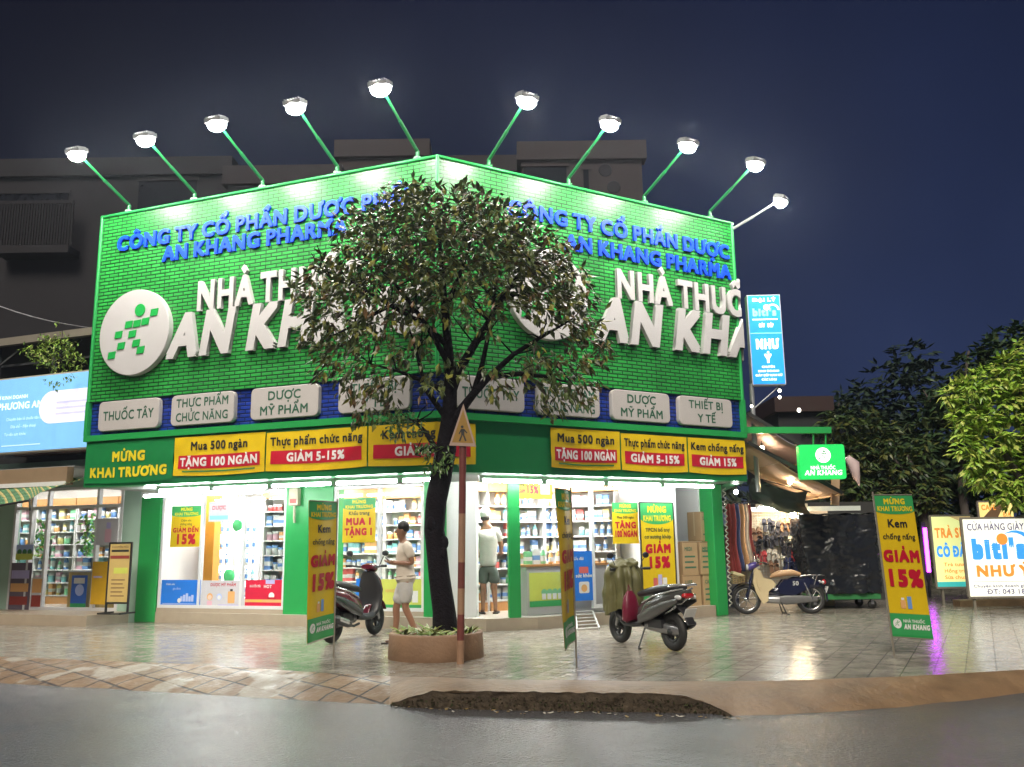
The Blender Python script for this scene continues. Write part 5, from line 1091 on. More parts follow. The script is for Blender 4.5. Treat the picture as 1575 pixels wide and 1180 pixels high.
P = G(1040, 1002) + V((math.cos(rad(119)), math.sin(rad(119)), 0)) * .62
sc2 = scooter('motor_scooter', 'silver grey scooter with an olive raincoat draped over its front, parked mid-pavement', P, rad(119), mat('silver grey paint', (.085, .083, .08), .25, metal=.3, coat=.5, var=.05), mat('dark grey paint', (.07, .068, .065), .3, coat=.3), mat('dark vinyl seat', (.03, .03, .032), .4), mat('bright trim', (.6, .6, .6), .2, metal=.7))
sc2.scale = (.95, .95, .95)
R = Matrix.Rotation(rad(119), 3, 'Z')
rc = P + R @ V((.42, .04, 0)); olive = mat('olive raincoat', (.12, .115, .045), .45, var=.3, bump=.5, bscale=9)
t = thing('raincoat', 'olive green raincoat draped over the front of the grey scooter', 'raincoat', rc, rad(119)); mb = MB()
def rcf(i, j):
    a = 2 * math.pi * i; z = 1.13 - .68 * j + .05 * math.sin(3 * a + 1) * j; k = .5 + .5 * j; f = .04 * math.sin(9 * a + 1.5 * math.sin(2 * a)) * k + .025 * math.sin(17 * a + 3 * j) * j + .03 * noise.noise(V((math.cos(a) * 3, math.sin(a) * 3, j * 4)))
    rx_ = .13 + .09 * math.sin(min(1, j * 3) * math.pi / 2) + .03 * j + f; ry_ = .17 + .12 * math.sin(min(1, j * 4) * math.pi / 2) - .04 * j + f
    if j == 0: rx_, ry_ = .02, .03
    return V((rx_ * math.cos(a) + .03, ry_ * math.sin(a), z))
mb.grid(rcf, 72, 22, olive); mb.build('cloth', t); mb = MB(); mb.ell((-.02, 0, 1.10), (.13, .24, .07), olive, 12); mb.v = [(x + .06 * noise.noise(V((x * 13, y * 13, z * 13))), y + .04 * noise.noise(V((x * 11, y * 11 + 4, z))), z + .09 * noise.noise(V((x * 8, y * 8, 3)))) for x, y, z in mb.v]; mb.build('hood', t)
bgp = P + R @ V((.18, .12, .33)); t = thing('carrier_bag', 'crimson bag hanging in front of the grey scooter seat', 'bag', bgp, rad(119)); mb = MB(); rm_ = mat('crimson bag', (.15, .008, .03), .4, bump=.4, bscale=15)
mb.loft([(-.02, 0, .10, .03), (.0, .03, .14, .07), (.0, .2, .13, .075), (.01, .34, .10, .05), (.01, .42, .04, .02)], rm_, 14, 2.6); mb.build('pouch', t); mb = MB(); mb.tube([(.01, -.03, .41), (.04, 0, .5), (.01, .03, .41)], .008, rm_, 5); mb.build('handle', t)
# ---- old step-through moped, seen from its side, facing left
fw, rw = G(1157, 946), G(1253, 946); P = (fw + rw) / 2; P.y = 17.45; t = thing('moped', 'dark blue and cream step-through moped parked side-on by the sandal stall', 'moped', P, rad(180 - 3), group=None); r = .285
navy = mat('navy paint', (.006, .009, .034), .25, coat=.5, var=.1); cream = mat('cream plastic', (.52, .42, .25), .4, var=.1); tan = mat('tan seat vinyl', (.42, .25, .13), .5)
wheel(t, .62, r, .065, 28, chrome); wheel(t, -.62, r, .07, 28, chrome)
mb = MB(); mb.loft([(-.80, .55, .05, .06), (-.6, .58, .09, .12), (-.35, .55, .10, .17), (-.15, .47, .09, .16), (.05, .40, .055, .09), (.25, .44, .04, .05), (.38, .55, .04, .05), (.42, .72, .04, .05)], navy, 14, 2.3); [mb.prism([(-.62, .66), (-.1, .66), (.02, .52), (-.02, .38), (-.3, .36), (-.58, .5)], s * .06, s * .115, navy) for s in (-1, 1)]; mb.build('frame', t)
mb = MB(); mb.loft([(.28, .22, .10, .03), (.34, .36, .17, .022), (.42, .55, .21, .02), (.455, .72, .20, .02), (.43, .84, .12, .025), (.40, .88, .06, .02)], cream, 16, 3); [mb.prism([(.48, .80), (.44, .88), (.36, .84), (.30, .70), (.14, .66), (.07, .57), (.14, .50), (.22, .44), (.24, .26), (.34, .20), (.46, .42), (.51, .62)], s * .15, s * .185, cream) for s in (-1, 1)]; mb.loft([(.40, .52, .20, .05), (.27, .62, .16, .06), (.16, .60, .10, .06), (.08, .52, .05, .04)], cream, 12, 2.5); mb.build('leg_shield', t)
mb = MB(); mb.loft([(-.44, .75, .10, .04), (-.3, .785, .13, .06), (-.08, .775, .125, .065), (.08, .735, .08, .04), (.13, .70, .04, .02)], tan, 14, 2.6); mb.build('seat', t)
mb = MB(); mb.loft(arc(.62, r, r + .03, 10, 175, 12, .06, .012), navy, 10, 2.4); mb.build('front_fender', t); mb = MB(); mb.loft(arc(-.62, r, r + .03, 20, 190, 12, .065, .014), navy, 10, 2.4); mb.build('rear_fender', t)
mb = MB(); [mb.tube([(.62, s * .06, r), (.56, s * .065, .5), (.47, s * .05, .78)], .02, navy, 8) for s in (-1, 1)]; mb.tube([(.47, 0, .76), (.41, 0, .93)], .03, navy, 8); mb.build('fork', t)
mb = MB(); mb.loft([(.56, .87, .05, .05), (.50, .91, .085, .07), (.40, .95, .08, .06), (.34, .95, .05, .03)], mat('violet blue cowl', (.06, .04, .22), .3, coat=.3), 12, 2.3); mb.tube([(.40, -.1, .96), (.34, -.24, 1.0), (.27, -.33, .98)], .014, chrome, 8); mb.tube([(.40, .1, .96), (.34, .24, 1.0), (.27, .33, .98)], .014, chrome, 8); hb_ = mb.build('handlebar', t)
for s in (-1, 1): mb = MB(); mb.tube([(.31, s * .28, .99), (.25, s * .36, .975)], .019, rubber, 8); mb.build('grip', hb_); mb = MB(); mb.tube([(.36, s * .2, .99), (.36, s * .25, 1.12)], .006, chrome, 6); mb.ell((.36, s * .26, 1.16), (.014, .05, .042), blackp, 8); mb.build('mirror', t)
mb = MB(); mb.ell((.565, 0, .90), (.03, .062, .06), clear, 8); mb.build('headlight', t)
mb = MB(); mb.loft([(-.3, .24, .08, .06), (-.1, .27, .11, .09), (.12, .28, .10, .07), (.24, .29, .07, .06)], alloy, 12, 3); mb.box(.0, .2, -.05, .05, .3, .36, alloy); mb.build('engine', t)
mb = MB(); mb.loft([(-.72, .285, .015, .05), (-.4, .28, .02, .075), (-.12, .27, .02, .09), (.0, .28, .015, .06)], mat('dull chain case', (.16, .16, .16), .45, metal=.5), 12, 3, y=.1); mb.build('chain_case', t)
mb = MB(); mb.tube([(.2, -.1, .22), (-.1, -.13, .2), (-.3, -.14, .22), (-.85, -.15, .3)], [.018, .02, .038, .04], chrome, 10); mb.build('exhaust', t)
mb = MB(); [mb.tube([(-.5, s * .1, .6), (-.62, s * .11, r)], .02, chrome, 8) for s in (-1, 1)]; mb.build('shock_absorber', t)
mb = MB(); [mb.tube([(-.42, s * .1, .72), (-.5, s * .12, .735), (-.85, s * .12, .735), (-.9, s * .06, .735)], .010, chrome, 6) for s in (-1, 1)]; [mb.tube([(-.5 - .1 * k, -.12, .735), (-.5 - .1 * k, .12, .735)], .008, chrome, 6) for k in range(4)]; [mb.tube([(-.75, s * .12, .735), (-.68, s * .09, .55)], .009, chrome, 6) for s in (-1, 1)]; mb.build('rear_rack', t)
mb = MB(); mb.ell((-.90, 0, .60), (.045, .055, .05), redl, 8); mb.build('tail_light', t); mb = MB(); [mb.ell((-.85, s * .1, .6), (.03, .03, .03), clear, 6) for s in (-1, 1)]; mb.build('indicator', t)
mb = MB(); mb.box(-.005, .005, -.09, .09, -.06, .06, mat('number plate'), R=Matrix.Rotation(rad(-20), 3, 'Y'), c=V((-.93, 0, .46))); mb.build('number_plate', t)
mb = MB(); [mb.tube([(-.02, s * .1, .24), (-.1, s * .17, .01), (-.16, s * .17, .008)], .012, blackp, 6) for s in (-1, 1)]; mb.build('stand', t)
mb = MB(); text(mb, '50', -.36, .55, .075, wprint, bold=.03, y=0); mb.xf(lambda p: V((-p.x - .62, .118, p.z))); mb.build('lettering', t)
# basket with a parcel on the front of the moped
bp_ = P + V((-.78, 0, .60)); t = thing('front_basket', 'small tan basket on the front of the dark blue moped', 'basket', bp_, rad(180)); mb = MB(); bk = mat('tan basket', (.36, .26, .12), .7, bump=.5, bscale=40)
for q in range(5):
    z = q * .035; k = .85 + .15 * q / 4; mb.tube([(-.12 * k, -.13 * k, z), (.12 * k, -.13 * k, z), (.12 * k, .13 * k, z), (-.12 * k, .13 * k, z), (-.12 * k, -.13 * k, z)], .008, bk, 5)
for x in (-.1, -.05, 0, .05, .1): mb.tube([(x, -.11, 0), (x * 1.15, -.13, .14)], .006, bk, 4); mb.tube([(x, .11, 0), (x * 1.15, .13, .14)], .006, bk, 4)
mb.box(-.1, .1, -.11, .11, -.005, .005, bk); mb.build('wicker', t)
mb = MB(); mb.box(-.11, .11, -.12, .12, -.03, .03, mat('cream parcel', (.5, .42, .24), .6), R=Matrix.Rotation(rad(-18), 3, 'Y'), c=V((.0, 0, .17))); o = mb.build('parcel', None, bevel=.01); o.location = bp_; o.rotation_euler = (0, 0, rad(180)); tag(o, 'flat cream parcel lying on the moped basket', 'parcel')
# ================================================================== LEFT NEIGHBOUR: small shop with a blue light box
NB = fr('L', -9.5, 1.9); AL = FRM['L'][2]
t = thing('neighbour_shop', 'pale green shop left of the pharmacy with a glazed front full of goods', 'shop building', NB, AL)   # local x along the front, y inwards
paleg = mat('pale green wall', (.36, .52, .42), .7, var=.12, scale=2.5); brownb = mat('brown fascia board', (.26, .18, .11), .6, var=.15)
lx = lambda x, y, off=1.9: pl(x, y, 'L', off)[0] + 9.5
xw0, xg0, xg1, xw1 = -7.0, lx(14, 900), lx(186, 850), 2.2
mb = MB(); mb.box(xw0, xg0, 0, .15, 0, 3.3, paleg); mb.box(xg1, xw1 - .02, 0, .15, 0, 3.3, paleg); mb.box(xg0, xg1, 0, .15, 2.72, 3.3, paleg); mb.build('wall', t)
mb = MB(); mb.box(xw0, xw1, .15, 6, 3.3, 3.45, greyroof); mb.box(xw0, xw1, 5.9, 6, 0, 3.3, paleg); mb.box(xw0, xw0 + .1, .15, 5.9, 0, 3.3, paleg); mb.build('roof', t)
mb = MB(); mb.box(xw0, lx(176, 960) + .35, -1.05, .0, 0, .2, stepm); mb.box(xg0, xg1, 0, 4.5, .0, .2, floorm); mb.build('step', t)
mb = MB(); mb.box(xg0 - 2.6, xg1 + .4, 2.0, 2.1, .2, 3.2, plaster); mb.box(xg0 - 2.7, xg0 - 2.6, .15, 2.0, .2, 3.2, plaster); mb.box(xg1 + .3, xg1 + .4, .15, 2.0, .2, 3.2, plaster); mb.box(xg0 - 2.6, xg1 + .4, .16, 2.0, 3.05, 3.1, plaster); mb.box(xg0 - 2.6, xg0, .16, 2.0, .19, .2, floorm); mb.build('inner_wall', t)
mb = MB(); cols = [xg0, lx(45, 850), lx(70, 850), lx(147, 850), xg1]
for i, x in enumerate(cols): mb.box(x - .03 + (.03 if i == 0 else -.03 if i == 4 else 0), x + .03 + (.03 if i == 0 else -.03 if i == 4 else 0), -.03, .06, .2, 2.72, framew)
for z in (.2, 2.28, 2.66):
    for a, b in zip(cols, cols[1:]): mb.box(a + .031, b - .031, -.028, .058, z, z + .06, framew)
mb.build('window_frame', t)
for a, b in ((cols[0], cols[1]), (cols[1], cols[2]), (cols[3], cols[4])): mb = MB(); mb.box(a + .03, b - .03, .005, .012, .26, 2.66, glassm); mb.build('pane', t)
mb = MB(); mb.box(xw0, xw1 - .35, -1.75, -1.6, 2.62, 2.95, brownb); mb.box(xw0, xw1 - .35, -1.6, 0, 2.93, 2.98, soffm); mb.build('fascia', t)
# products on the neighbour's back wall
for k in range(4):
    P = NB + Matrix.Rotation(AL, 3, 'Z') @ V((xg0 - 1.95 + k * 1.27, 1.97, .2)); place_shelf(P, AL, 'white goods shelf inside the pale green neighbour shop, ' + ['leftmost', 'second', 'third', 'rightmost'][k])
    R = Matrix.Rotation(AL, 3, 'Z')
    for lv in range(7):
        x = -.5
        while x < .5:
            good(random.choice(['medicine_carton', 'medicine_bottle', 'cream_jar']), random.choice(['white', 'white', 'blue', 'green', 'yellow', 'orange', 'pink', 'teal']), P + R @ V((x, -.2, .195 + lv * .29)), AL, 'the shelves of the pale green neighbour shop', random.uniform(1.1, 1.5)); x += random.uniform(.15, .3)
for x, yy in ((xg0 - 1.7, .9), (xg0 - .3, .9), (xg0 + 1.1, .9), (xg0 + 2.5, .9)):
    q = NB + Matrix.Rotation(AL, 3, 'Z') @ V((x, yy, 3.02)); tt = thing('ceiling_light', 'lit panel on the ceiling of the pale green neighbour shop', 'ceiling light', q, AL, group='ceiling lights in the neighbour shop'); mb = MB(); mb.box(-.62, .62, -.1, .1, -.01, .02, framew); mb.build('frame', tt); mb = MB(); mb.box(-.58, .58, -.08, .08, -.02, -.011, ceilm); mb.build('diffuser', tt)
# counter with cartons, posters, hanging plants
q = NB + Matrix.Rotation(AL, 3, 'Z') @ V((lx(100, 900), .75, .2)); tt = thing('shop_counter', 'low yellow-brown counter inside the neighbour shop door', 'counter', q, AL); mb = MB(); mb.box(-.45, .45, -.25, .25, 0, .75, mat('ochre counter', (.42, .30, .10), .5)); mb.build('body', tt); mb = MB(); mb.box(-.48, .48, -.28, .28, .751, .79, shelfw); mb.build('worktop', tt)
def nposter(px, label, items, bgm, off=1.87): poster('L', off, px, label, items, bgm)
def pland(mb, w, h): rect(mb, 0, w, h * .55, h, mat('pale print', (.45, .55, .9), .5), -.001); [disc(mb, w * (.2 + .3 * k), h * .5, h * .2, mat('hill green print', (.05, .2, .08)), -.002 - k * .0005) for k in range(3)]; rect(mb, 0, w, 0, h * .4, mat('lime poster'), -.004)
nposter(((26, 838), (50, 861)), 'landscape picture in the neighbour shop window', pland, mat('pale grey poster'))
def pshade(mb, w, h):
    for k in range(3): rect(mb, w * .1, w * .9, h * (.1 + .28 * k), h * (.28 + .28 * k), [mat('dark red print'), mat('pack orange'), mat('pale violet print')][k], -.002)
nposter(((16, 866), (44, 938)), 'dark display window with stacked packets at the left of the neighbour shop', pshade, mat('dusty violet display', (.14, .11, .15), .5))
nposter(((49, 888), (63, 936)), 'red and orange poster on the neighbour shop door', lambda mb, w, h: (rect(mb, w * .1, w * .9, h * .5, h * .95, mat('pack orange'), -.002), rect(mb, w * .1, w * .9, h * .05, h * .42, mat('dark red print'), -.002)), mat('pale grey poster'))
nposter(((111, 885), (131, 936)), 'blue poster with white and green shapes inside the neighbour shop', lambda mb, w, h: (rect(mb, w * .15, w * .85, h * .75, h * .92, wprint, -.002), disc(mb, w * .55, h * .55, w * .28, mat('pale print'), -.002), rect(mb, 0, w, 0, h * .15, gp, -.002)), mat('blue poster 2', (.03, .12, .5), .4), 2.1)
nposter(((143, 864), (165, 930)), 'plain yellow poster standing behind the framed yellow board', lambda mb, w, h: (rect(mb, w * .1, w * .6, h * .62, h * .66, mat('pale violet print'), -.002)), mat('amber poster', (.72, .42, .02), .45), 1.8)
nposter(((150, 798), (180, 838)), 'pale poster with a pink bottle on the neighbour shop wall', lambda mb, w, h: (rect(mb, w * .4, w * .7, h * .1, h * .6, mat('pack pink'), -.002, .03), rect(mb, w * .45, w * .65, h * .62, h * .85, mat('pale violet print'), -.002)), mat('pale grey poster'), 1.86)
for (x, y) in ((66, 815), (135, 810)):
    P = fr('L', lx(x, y, 2.1) - 9.5, 2.1, D(x, y, 17.5).z); mb = MB(); gl = leafmats('hanging', [(.06, .3, .06), (.2, .4, .06)])
    for k in range(60): leaf(mb, P + V((random.gauss(0, .07), random.gauss(0, .05), random.uniform(-.5, .3))), rnd() + V((0, 0, -.4)), V((0, -1, .5)), .14, .03, random.choice(gl))
    o = mb.build('hanging_plant', None); tag(o, 'green leafy plant hanging in the neighbour shop, ' + ('near the door' if x < 100 else 'beside the white frame'), 'plant')
# framed yellow board on its stand
P = G(182, 945, .2); P = fr('L', pl(182, 900, 'L', 1.25)[0], 1.25, .21); tt = thing('board_stand', 'yellow notice board in a black metal frame standing on the neighbour step', 'notice board', P, AL + rad(4))
mb = MB(); 
for x in (-.25, .25): mb.bar((x, 0, .03), (x, 0, 1.34), .035, .03, blk); mb.bar((x, -.2, .015), (x, .2, .015), .04, .03, blk)
mb.bar((-.25, 0, 1.33), (.25, 0, 1.33), .03, .035, blk); mb.bar((-.25, 0, .2), (.25, 0, .2), .03, .035, blk); mb.bar((-.27, -.19, .012), (.27, -.19, .012), .03, .02, blk); mb.build('frame', tt)
mb = MB(); mb.box(-.233, .233, -.01, .01, .218, 1.312, mat('warm board', (.62, .45, .16), .45)); mb.build('board', tt)
mb = MB(); rect(mb, -.2, .2, 1.16, 1.2, blk, -.012); rect(mb, -.22, .22, 1.03, 1.09, mat('dark red print'), -.012); rect(mb, -.12, .2, .75, .86, mat('lime poster'), -.012)
for k in range(5): rect(mb, -.16, .15 - .04 * (k % 2), .32 + k * .075, .345 + k * .075, mat('faint brown print', (.3, .18, .08)), -.012)
text(mb, 'KHUYẾN MÃI', -.19, 1.235, .035, mat('faint brown print'), y=-.013, x1=.19); mb.build('lettering', tt)
# blue light box sign over the neighbour
so_ = .35; sA = fr('L', -LL - 6.5, so_); z0s, z1s = pl(60, 694, 'L', so_)[1], pl(60, 577, 'L', so_)[1]
P = fr('L', -LL - .02, so_, z0s); tt = thing('light_box_sign', 'long glowing light blue shop sign left of the green pharmacy', 'light box', P, AL); H = z1s - z0s
bl = mat('lit pale blue panel', (.2, .5, .8), .4, emit=.42, ecol=(.22, .52, 1.0), var=.1); lw2 = mat('lit white lettering', (.8, .85, .9), .4, emit=.6, ecol=(.85, .93, 1)); ll2 = mat('lit lilac lozenge', (.7, .68, .85), .4, emit=.5, ecol=(.80, .78, 1.0)); faint = mat('lit faint print', (.5, .7, .9), .4, emit=.5, ecol=(.55, .8, 1))
mb = MB(); mb.box(-6.5, 0, 0, .22, 0, H, mat('cream sign case', (.5, .45, .35), .5)); mb.build('case', tt); mb = MB(); mb.box(-6.47, -.01, -.012, -.002, .02, H - .03, bl); mb.build('panel', tt)
mb = MB(); q = lambda x, y: (pl(x, y, 'L', so_)[0] + LL + .02, pl(x, y, 'L', so_)[1] - z0s)
a = q(80, 628); rect(mb, a[0], -.02, a[1] - .30, a[1] + .34, ll2, -.014, .0); disc(mb, a[0], a[1] + .02, .32, ll2, -.0145)
text(mb, 'NHÀ THUỐC PHƯƠNG ANH', q(76, 622)[0], q(76, 625)[1], .13, lw2, bold=.02, y=-.018, align='r', x1=None); text(mb, 'CƠ SỞ KINH DOANH', q(44, 612)[0], q(44, 612)[1], .07, lw2, y=-.018, align='r')
for k in range(3): text(mb, ['Chuyên bán lẻ thuốc tân dược', 'Địa chỉ - điện thoại', 'Tư vấn sức khỏe'][k], q(72, 645)[0] - k * .25, q(50, 645)[1] - k * .15, .055, faint, y=-.018, align='r')
for k in range(3): rect(mb, a[0] + .12, -.1 - .1 * k, a[1] + .08 - k * .11, a[1] + .12 - k * .11, mat('lit grey print', (.5, .5, .7), .4, emit=.5, ecol=(.62, .62, .9)), -.018)
rect(mb, q(2, 700)[0], q(62, 690)[0], .13, .15, faint, -.018); mb.build('lettering', tt)
# striped awning under it
P = fr('L', -LL - .5, .1, 0); tt = thing('striped_awning', 'green and yellow striped cloth awning over the neighbour shop front', 'awning', P, AL)
sw = [mat('green awning cloth', (.09, .22, .10), .7), mat('yellow awning stripe', (.50, .42, .16), .7)]; Q = fr('L', -LL - .5, .1, 0); Ri = Matrix.Rotation(-AL, 3, 'Z')
def ap(x, y, n): sz = pl(x, y, 'L', n); return Ri @ (fr('L', sz[0], n, sz[1]) - Q)
bot = [ap(128, 735, .35), ap(100, 744, .1), ap(62, 757, -.3), ap(46, 768, -.5), ap(0, 776, -.5), ap(-90, 789, -.5), ap(-260, 812, -.5)]; top = [ap(128, 733, .5), ap(100, 734, .5), ap(62, 735, .5), ap(46, 735, .5), ap(0, 737, .5), ap(-90, 740, .5), ap(-260, 746, .5)]
def along(L_, t): k = min(int(t * 6), 5); return L_[k].lerp(L_[k + 1], t * 6 - k)
mb = MB(); n = 66
for i in range(n):
    t0, t1 = i / n, (i + 1) / n; sh = lambda t: min(1, t + .10); rows = 6
    for r in range(rows):
        a, b = r / rows, (r + 1) / rows; q = lambda t, f: along(top, sh(t) * (1 - f) + t * f).lerp(along(bot, t), f) + V((0, 0, -.05 * math.sin(math.pi * f)))
        mb.add([q(t0, a), q(t1, a), q(t1, b), q(t0, b)], [(0, 1, 2, 3)], sw[1] if i % 3 == 2 else sw[0], smooth=True)
mb.build('cloth', tt, solid=.006)
mb = MB(); mb.tube([bot[3] + V((0, 0, -.02)), bot[4] + V((0, 0, -.02)), bot[5], bot[6]], .022, blk, 6); mb.tube([bot[3], ap(46, 785, 1.75)], .018, blk, 6); mb.build('frame', tt)
P_ = t; mb = MB(); mb.box(xw0, xw1 - .36, -1.77, -1.751, 2.60, 2.68, batten); mb.build('edge_strip', P_)
# upper floor behind the light box: open dark terrace with a metal roof edge, shrub, window
P = fr('L', -LL - .4, 1.2, 3.46); tt = thing('roof_terrace', 'dark upper terrace with a pale metal roof edge above the blue sign', 'terrace', P, AL); dk = mat('dark terrace wall', (.05, .055, .06), .8, var=.3); steel = mat('pale metal beam', (.22, .20, .16), .5)
mb = MB(); mb.box(-7, .3, 3.2, 3.3, 0, 2.3, mat('grey back wall', (.14, .15, .16), .8)); mb.build('wall', tt)
zz = pl(60, 520, 'L', 1.2)[1] - 3.46; mb = MB(); mb.box(-7, .35, -.1, .02, zz - .1, zz + .06, steel); mb.box(-7, .35, .02, 3.6, zz + .02, zz + .08, dk); mb.build('roof', tt)
mb = MB()
for x in (-.4, -2.0, -3.6): mb.bar((x, .1, 0), (x, .1, zz - .1), .06, .06, dk); mb.bar((x, .1, zz - .5), (x + .7, .1, zz - .12), .04, .04, dk)
mb.bar((-6, .3, zz - .45), (.2, .3, zz - .45), .04, .05, dk); mb.build('post', tt)
mb = MB(); mb.box(-1.7, -.2, 2.9, 3.18, .3, 1.3, framew); mb.box(-1.6, -.95, 2.88, 2.9, .38, 1.22, mat('dark window', (.02, .025, .03), .1)); mb.box(-.9, -.3, 2.88, 2.9, .38, 1.22, mat('dark window')); mb.build('window', tt)
mb = MB(); mb.bar((-1.75, .6, 0), (-1.75, .6, .5), .1, .1, framew); mb.box(-3.4, -1.4, .5, .8, -.02, .22, mat('dim brown tarpaulin', (.2, .12, .09), .7)); mb.build('balcony_rail', tt)
P = D(86, 590, 17.3); mb = MB(); gl = leafmats('shrub', [(.24, .42, .06), (.33, .48, .08), (.13, .24, .05), (.42, .48, .15)], .4)
tt = thing('potted_shrub', 'bushy yellow-green shrub growing on the ledge above the blue sign', 'shrub', P)
for (x, y, r, n) in ((85, 545, 26, 260), (60, 550, 16, 80), (105, 535, 14, 70), (118, 556, 14, 90), (70, 525, 12, 50), (95, 522, 10, 40), (42, 540, 10, 40), (95, 575, 18, 110), (115, 572, 14, 50), (88, 500, 5, 8)):
    for k in range(n): w_ = rnd(); leaf(mb, D(x, y, 17.2) + V((w_.x, w_.y * 1.2, w_.z)) * r * .0131, rnd() + V((0, 0, .2)), V((0, 0, 1)) + rnd() * .5, random.uniform(.06, .11), .02, random.choice(gl))
for (x, y) in ((75, 588), (90, 586), (100, 583), (85, 592), (110, 580)):
    for k in range(9): leaf(mb, D(x, y, 16.1) + rnd() * .09, rnd() + V((0, 0, -.6)), V((0, 0, 1)), .08, .017, gl[2])
mb.build('crown', tt, P); mb = MB()
for (x, y) in ((85, 520), (60, 545), (110, 550), (96, 508), (118, 560)): mb.tube([P + V((0, 0, -.2)), D((86 + x) / 2 + 3, (590 + y) / 2, 17.25), D(x, y, 17.2)], [.02, .012, .005], bark, 5)
mb.build('stem', tt, P)
# overhead cable on the left
mb = MB(); a, b = D(-60, 448, 16), D(150, 506, 18); mb.tube([a.lerp(b, k / 8) + V((0, 0, -.12 * math.sin(math.pi * k / 8))) for k in range(9)], .012, mat('pale cable', (.3, .3, .32), .5), 5); o = mb.build('overhead_cable'); tag(o, 'thin pale cable running down to the left end of the green sign', 'cable')

# ================================================================== DARK BUILDINGS BEHIND
def block(label, x0, x1, y0, d, z1, m, wins=(), extra=None):
    P = V(((x0 + x1) / 2, y0, 0)); tt = thing('background_building', label, 'building', P); w = (x1 - x0) / 2
    mb = MB(); mb.box(-w, w, 0, d, 0, z1, m); mb.build('wall', tt); mb = MB(); mb.box(-w - .15, w + .15, -.15, .4, z1 - .5, z1 + .12, m); mb.box(-w - .15, -w + .2, .4, d, z1 + .003, z1 + .12, m); mb.box(w - .2, w + .15, .4, d, z1 + .003, z1 + .12, m); mb.build('parapet', tt)
    for (a, b, c, e) in wins:
        mb = MB(); mb.box(a - P.x, b - P.x, -.05, .02, c, e, mat('unlit window', (.012, .014, .02), .15)); f = mb.build('window', tt)
        mb = MB(); mb.box(a - P.x - .08, b - P.x + .08, -.09, -.055, e, e + .1, m); mb.box(a - P.x - .1, b - P.x + .1, -.14, -.055, c - .1, c, m); mb.build('sill', f)
    if extra: extra(tt, P)
    return tt
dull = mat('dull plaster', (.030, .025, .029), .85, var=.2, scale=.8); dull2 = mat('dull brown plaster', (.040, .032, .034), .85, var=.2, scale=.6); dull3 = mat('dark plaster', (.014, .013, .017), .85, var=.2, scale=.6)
def rct(x0, y0, x1, y1, Y): a = D(x0, y0, Y); b = D(x1, y1, Y); return (a.x, b.x, b.z, a.z)
Yb = 27.0
def balc(tt, P):
    a = D(0, 312, Yb - .6); b = D(108, 378, Yb - .6); mb = MB()
    for k in range(28): x = a.x + (b.x - a.x) * k / 27; mb.bar((x - P.x, -.6, b.z), (x - P.x, -.6, a.z), .05, .05, dull3)
    mb.bar((a.x - P.x, -.6, a.z), (b.x - P.x, -.6, a.z), .08, .1, dull3); mb.box(a.x - P.x, b.x - P.x, -.7, 0, b.z - .25, b.z, dull3); mb.build('balcony', tt)
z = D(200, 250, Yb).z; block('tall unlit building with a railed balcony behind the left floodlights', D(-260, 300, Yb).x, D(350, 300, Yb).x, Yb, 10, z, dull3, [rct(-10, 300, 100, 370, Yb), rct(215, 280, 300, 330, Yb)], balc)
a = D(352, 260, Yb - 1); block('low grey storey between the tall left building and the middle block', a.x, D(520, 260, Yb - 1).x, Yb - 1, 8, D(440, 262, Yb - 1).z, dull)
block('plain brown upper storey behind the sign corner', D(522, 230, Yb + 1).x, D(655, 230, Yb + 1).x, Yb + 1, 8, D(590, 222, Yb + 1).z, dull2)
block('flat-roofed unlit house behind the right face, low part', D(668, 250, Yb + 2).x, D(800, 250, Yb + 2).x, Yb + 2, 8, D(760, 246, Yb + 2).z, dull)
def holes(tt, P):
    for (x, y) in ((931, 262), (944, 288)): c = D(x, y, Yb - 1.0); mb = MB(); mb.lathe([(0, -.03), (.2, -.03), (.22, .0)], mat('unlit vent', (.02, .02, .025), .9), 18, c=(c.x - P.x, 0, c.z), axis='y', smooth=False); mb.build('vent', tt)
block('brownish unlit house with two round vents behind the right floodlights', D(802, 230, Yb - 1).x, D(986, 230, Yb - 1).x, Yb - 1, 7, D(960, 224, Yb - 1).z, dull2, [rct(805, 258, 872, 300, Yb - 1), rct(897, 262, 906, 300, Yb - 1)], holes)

# ================================================================== RIGHT SIDE: stall, signs, boards, trees
# green hanging sign on an arm
Yg = 16.7; P = D(1150, 662, Yg); tt = thing('hanging_sign', 'small lit green pharmacy sign with a round white mark hanging from a green arm', 'hanging sign', P)
mb = MB(); b = D(1277, 662, Yg); mb.bar((-.1, 0, 0), b - P, .12, .12, LEAFGREEN); mb.build('arm', tt)
mb = MB()
for x in (1251, 1270): c = D(x, 667, Yg) - P; mb.tube([c, D(x, 686, Yg) - P], .016, LEAFGREEN, 6)
mb.build('rod', tt)
a = D(1226, 685, Yg) - P; b = D(1300, 737, Yg) - P; lg = mat('lit green panel', (.02, .5, .1), .4, emit=.42, ecol=(.01, .85, .14)); lwh = mat('lit white print', (.9, .9, .9), .4, emit=.95, ecol=(.9, 1, .93))
mb = MB(); mb.prism(rrect_out(a.x, b.x, b.z, a.z, .05), -.08, .08, lg); mb.build('panel', tt)
cx = (a.x + b.x) / 2; H = a.z - b.z; mb = MB(); disc(mb, cx + .02, a.z - H * .31, H * .22, lwh, -.083); runner(mb, cx + .02, a.z - H * .31, H * .036, mat('logo green'), -.085); text(mb, 'NHÀ THUỐC', cx - .24, b.z + H * .28, H * .10, lwh, bold=.015, y=-.084, x1=cx + .24); text(mb, 'AN KHANG', cx - .36, b.z + H * .12, H * .13, lwh, bold=.03, y=-.084, x1=cx + .36, shear=.15); mb.build('lettering', tt)
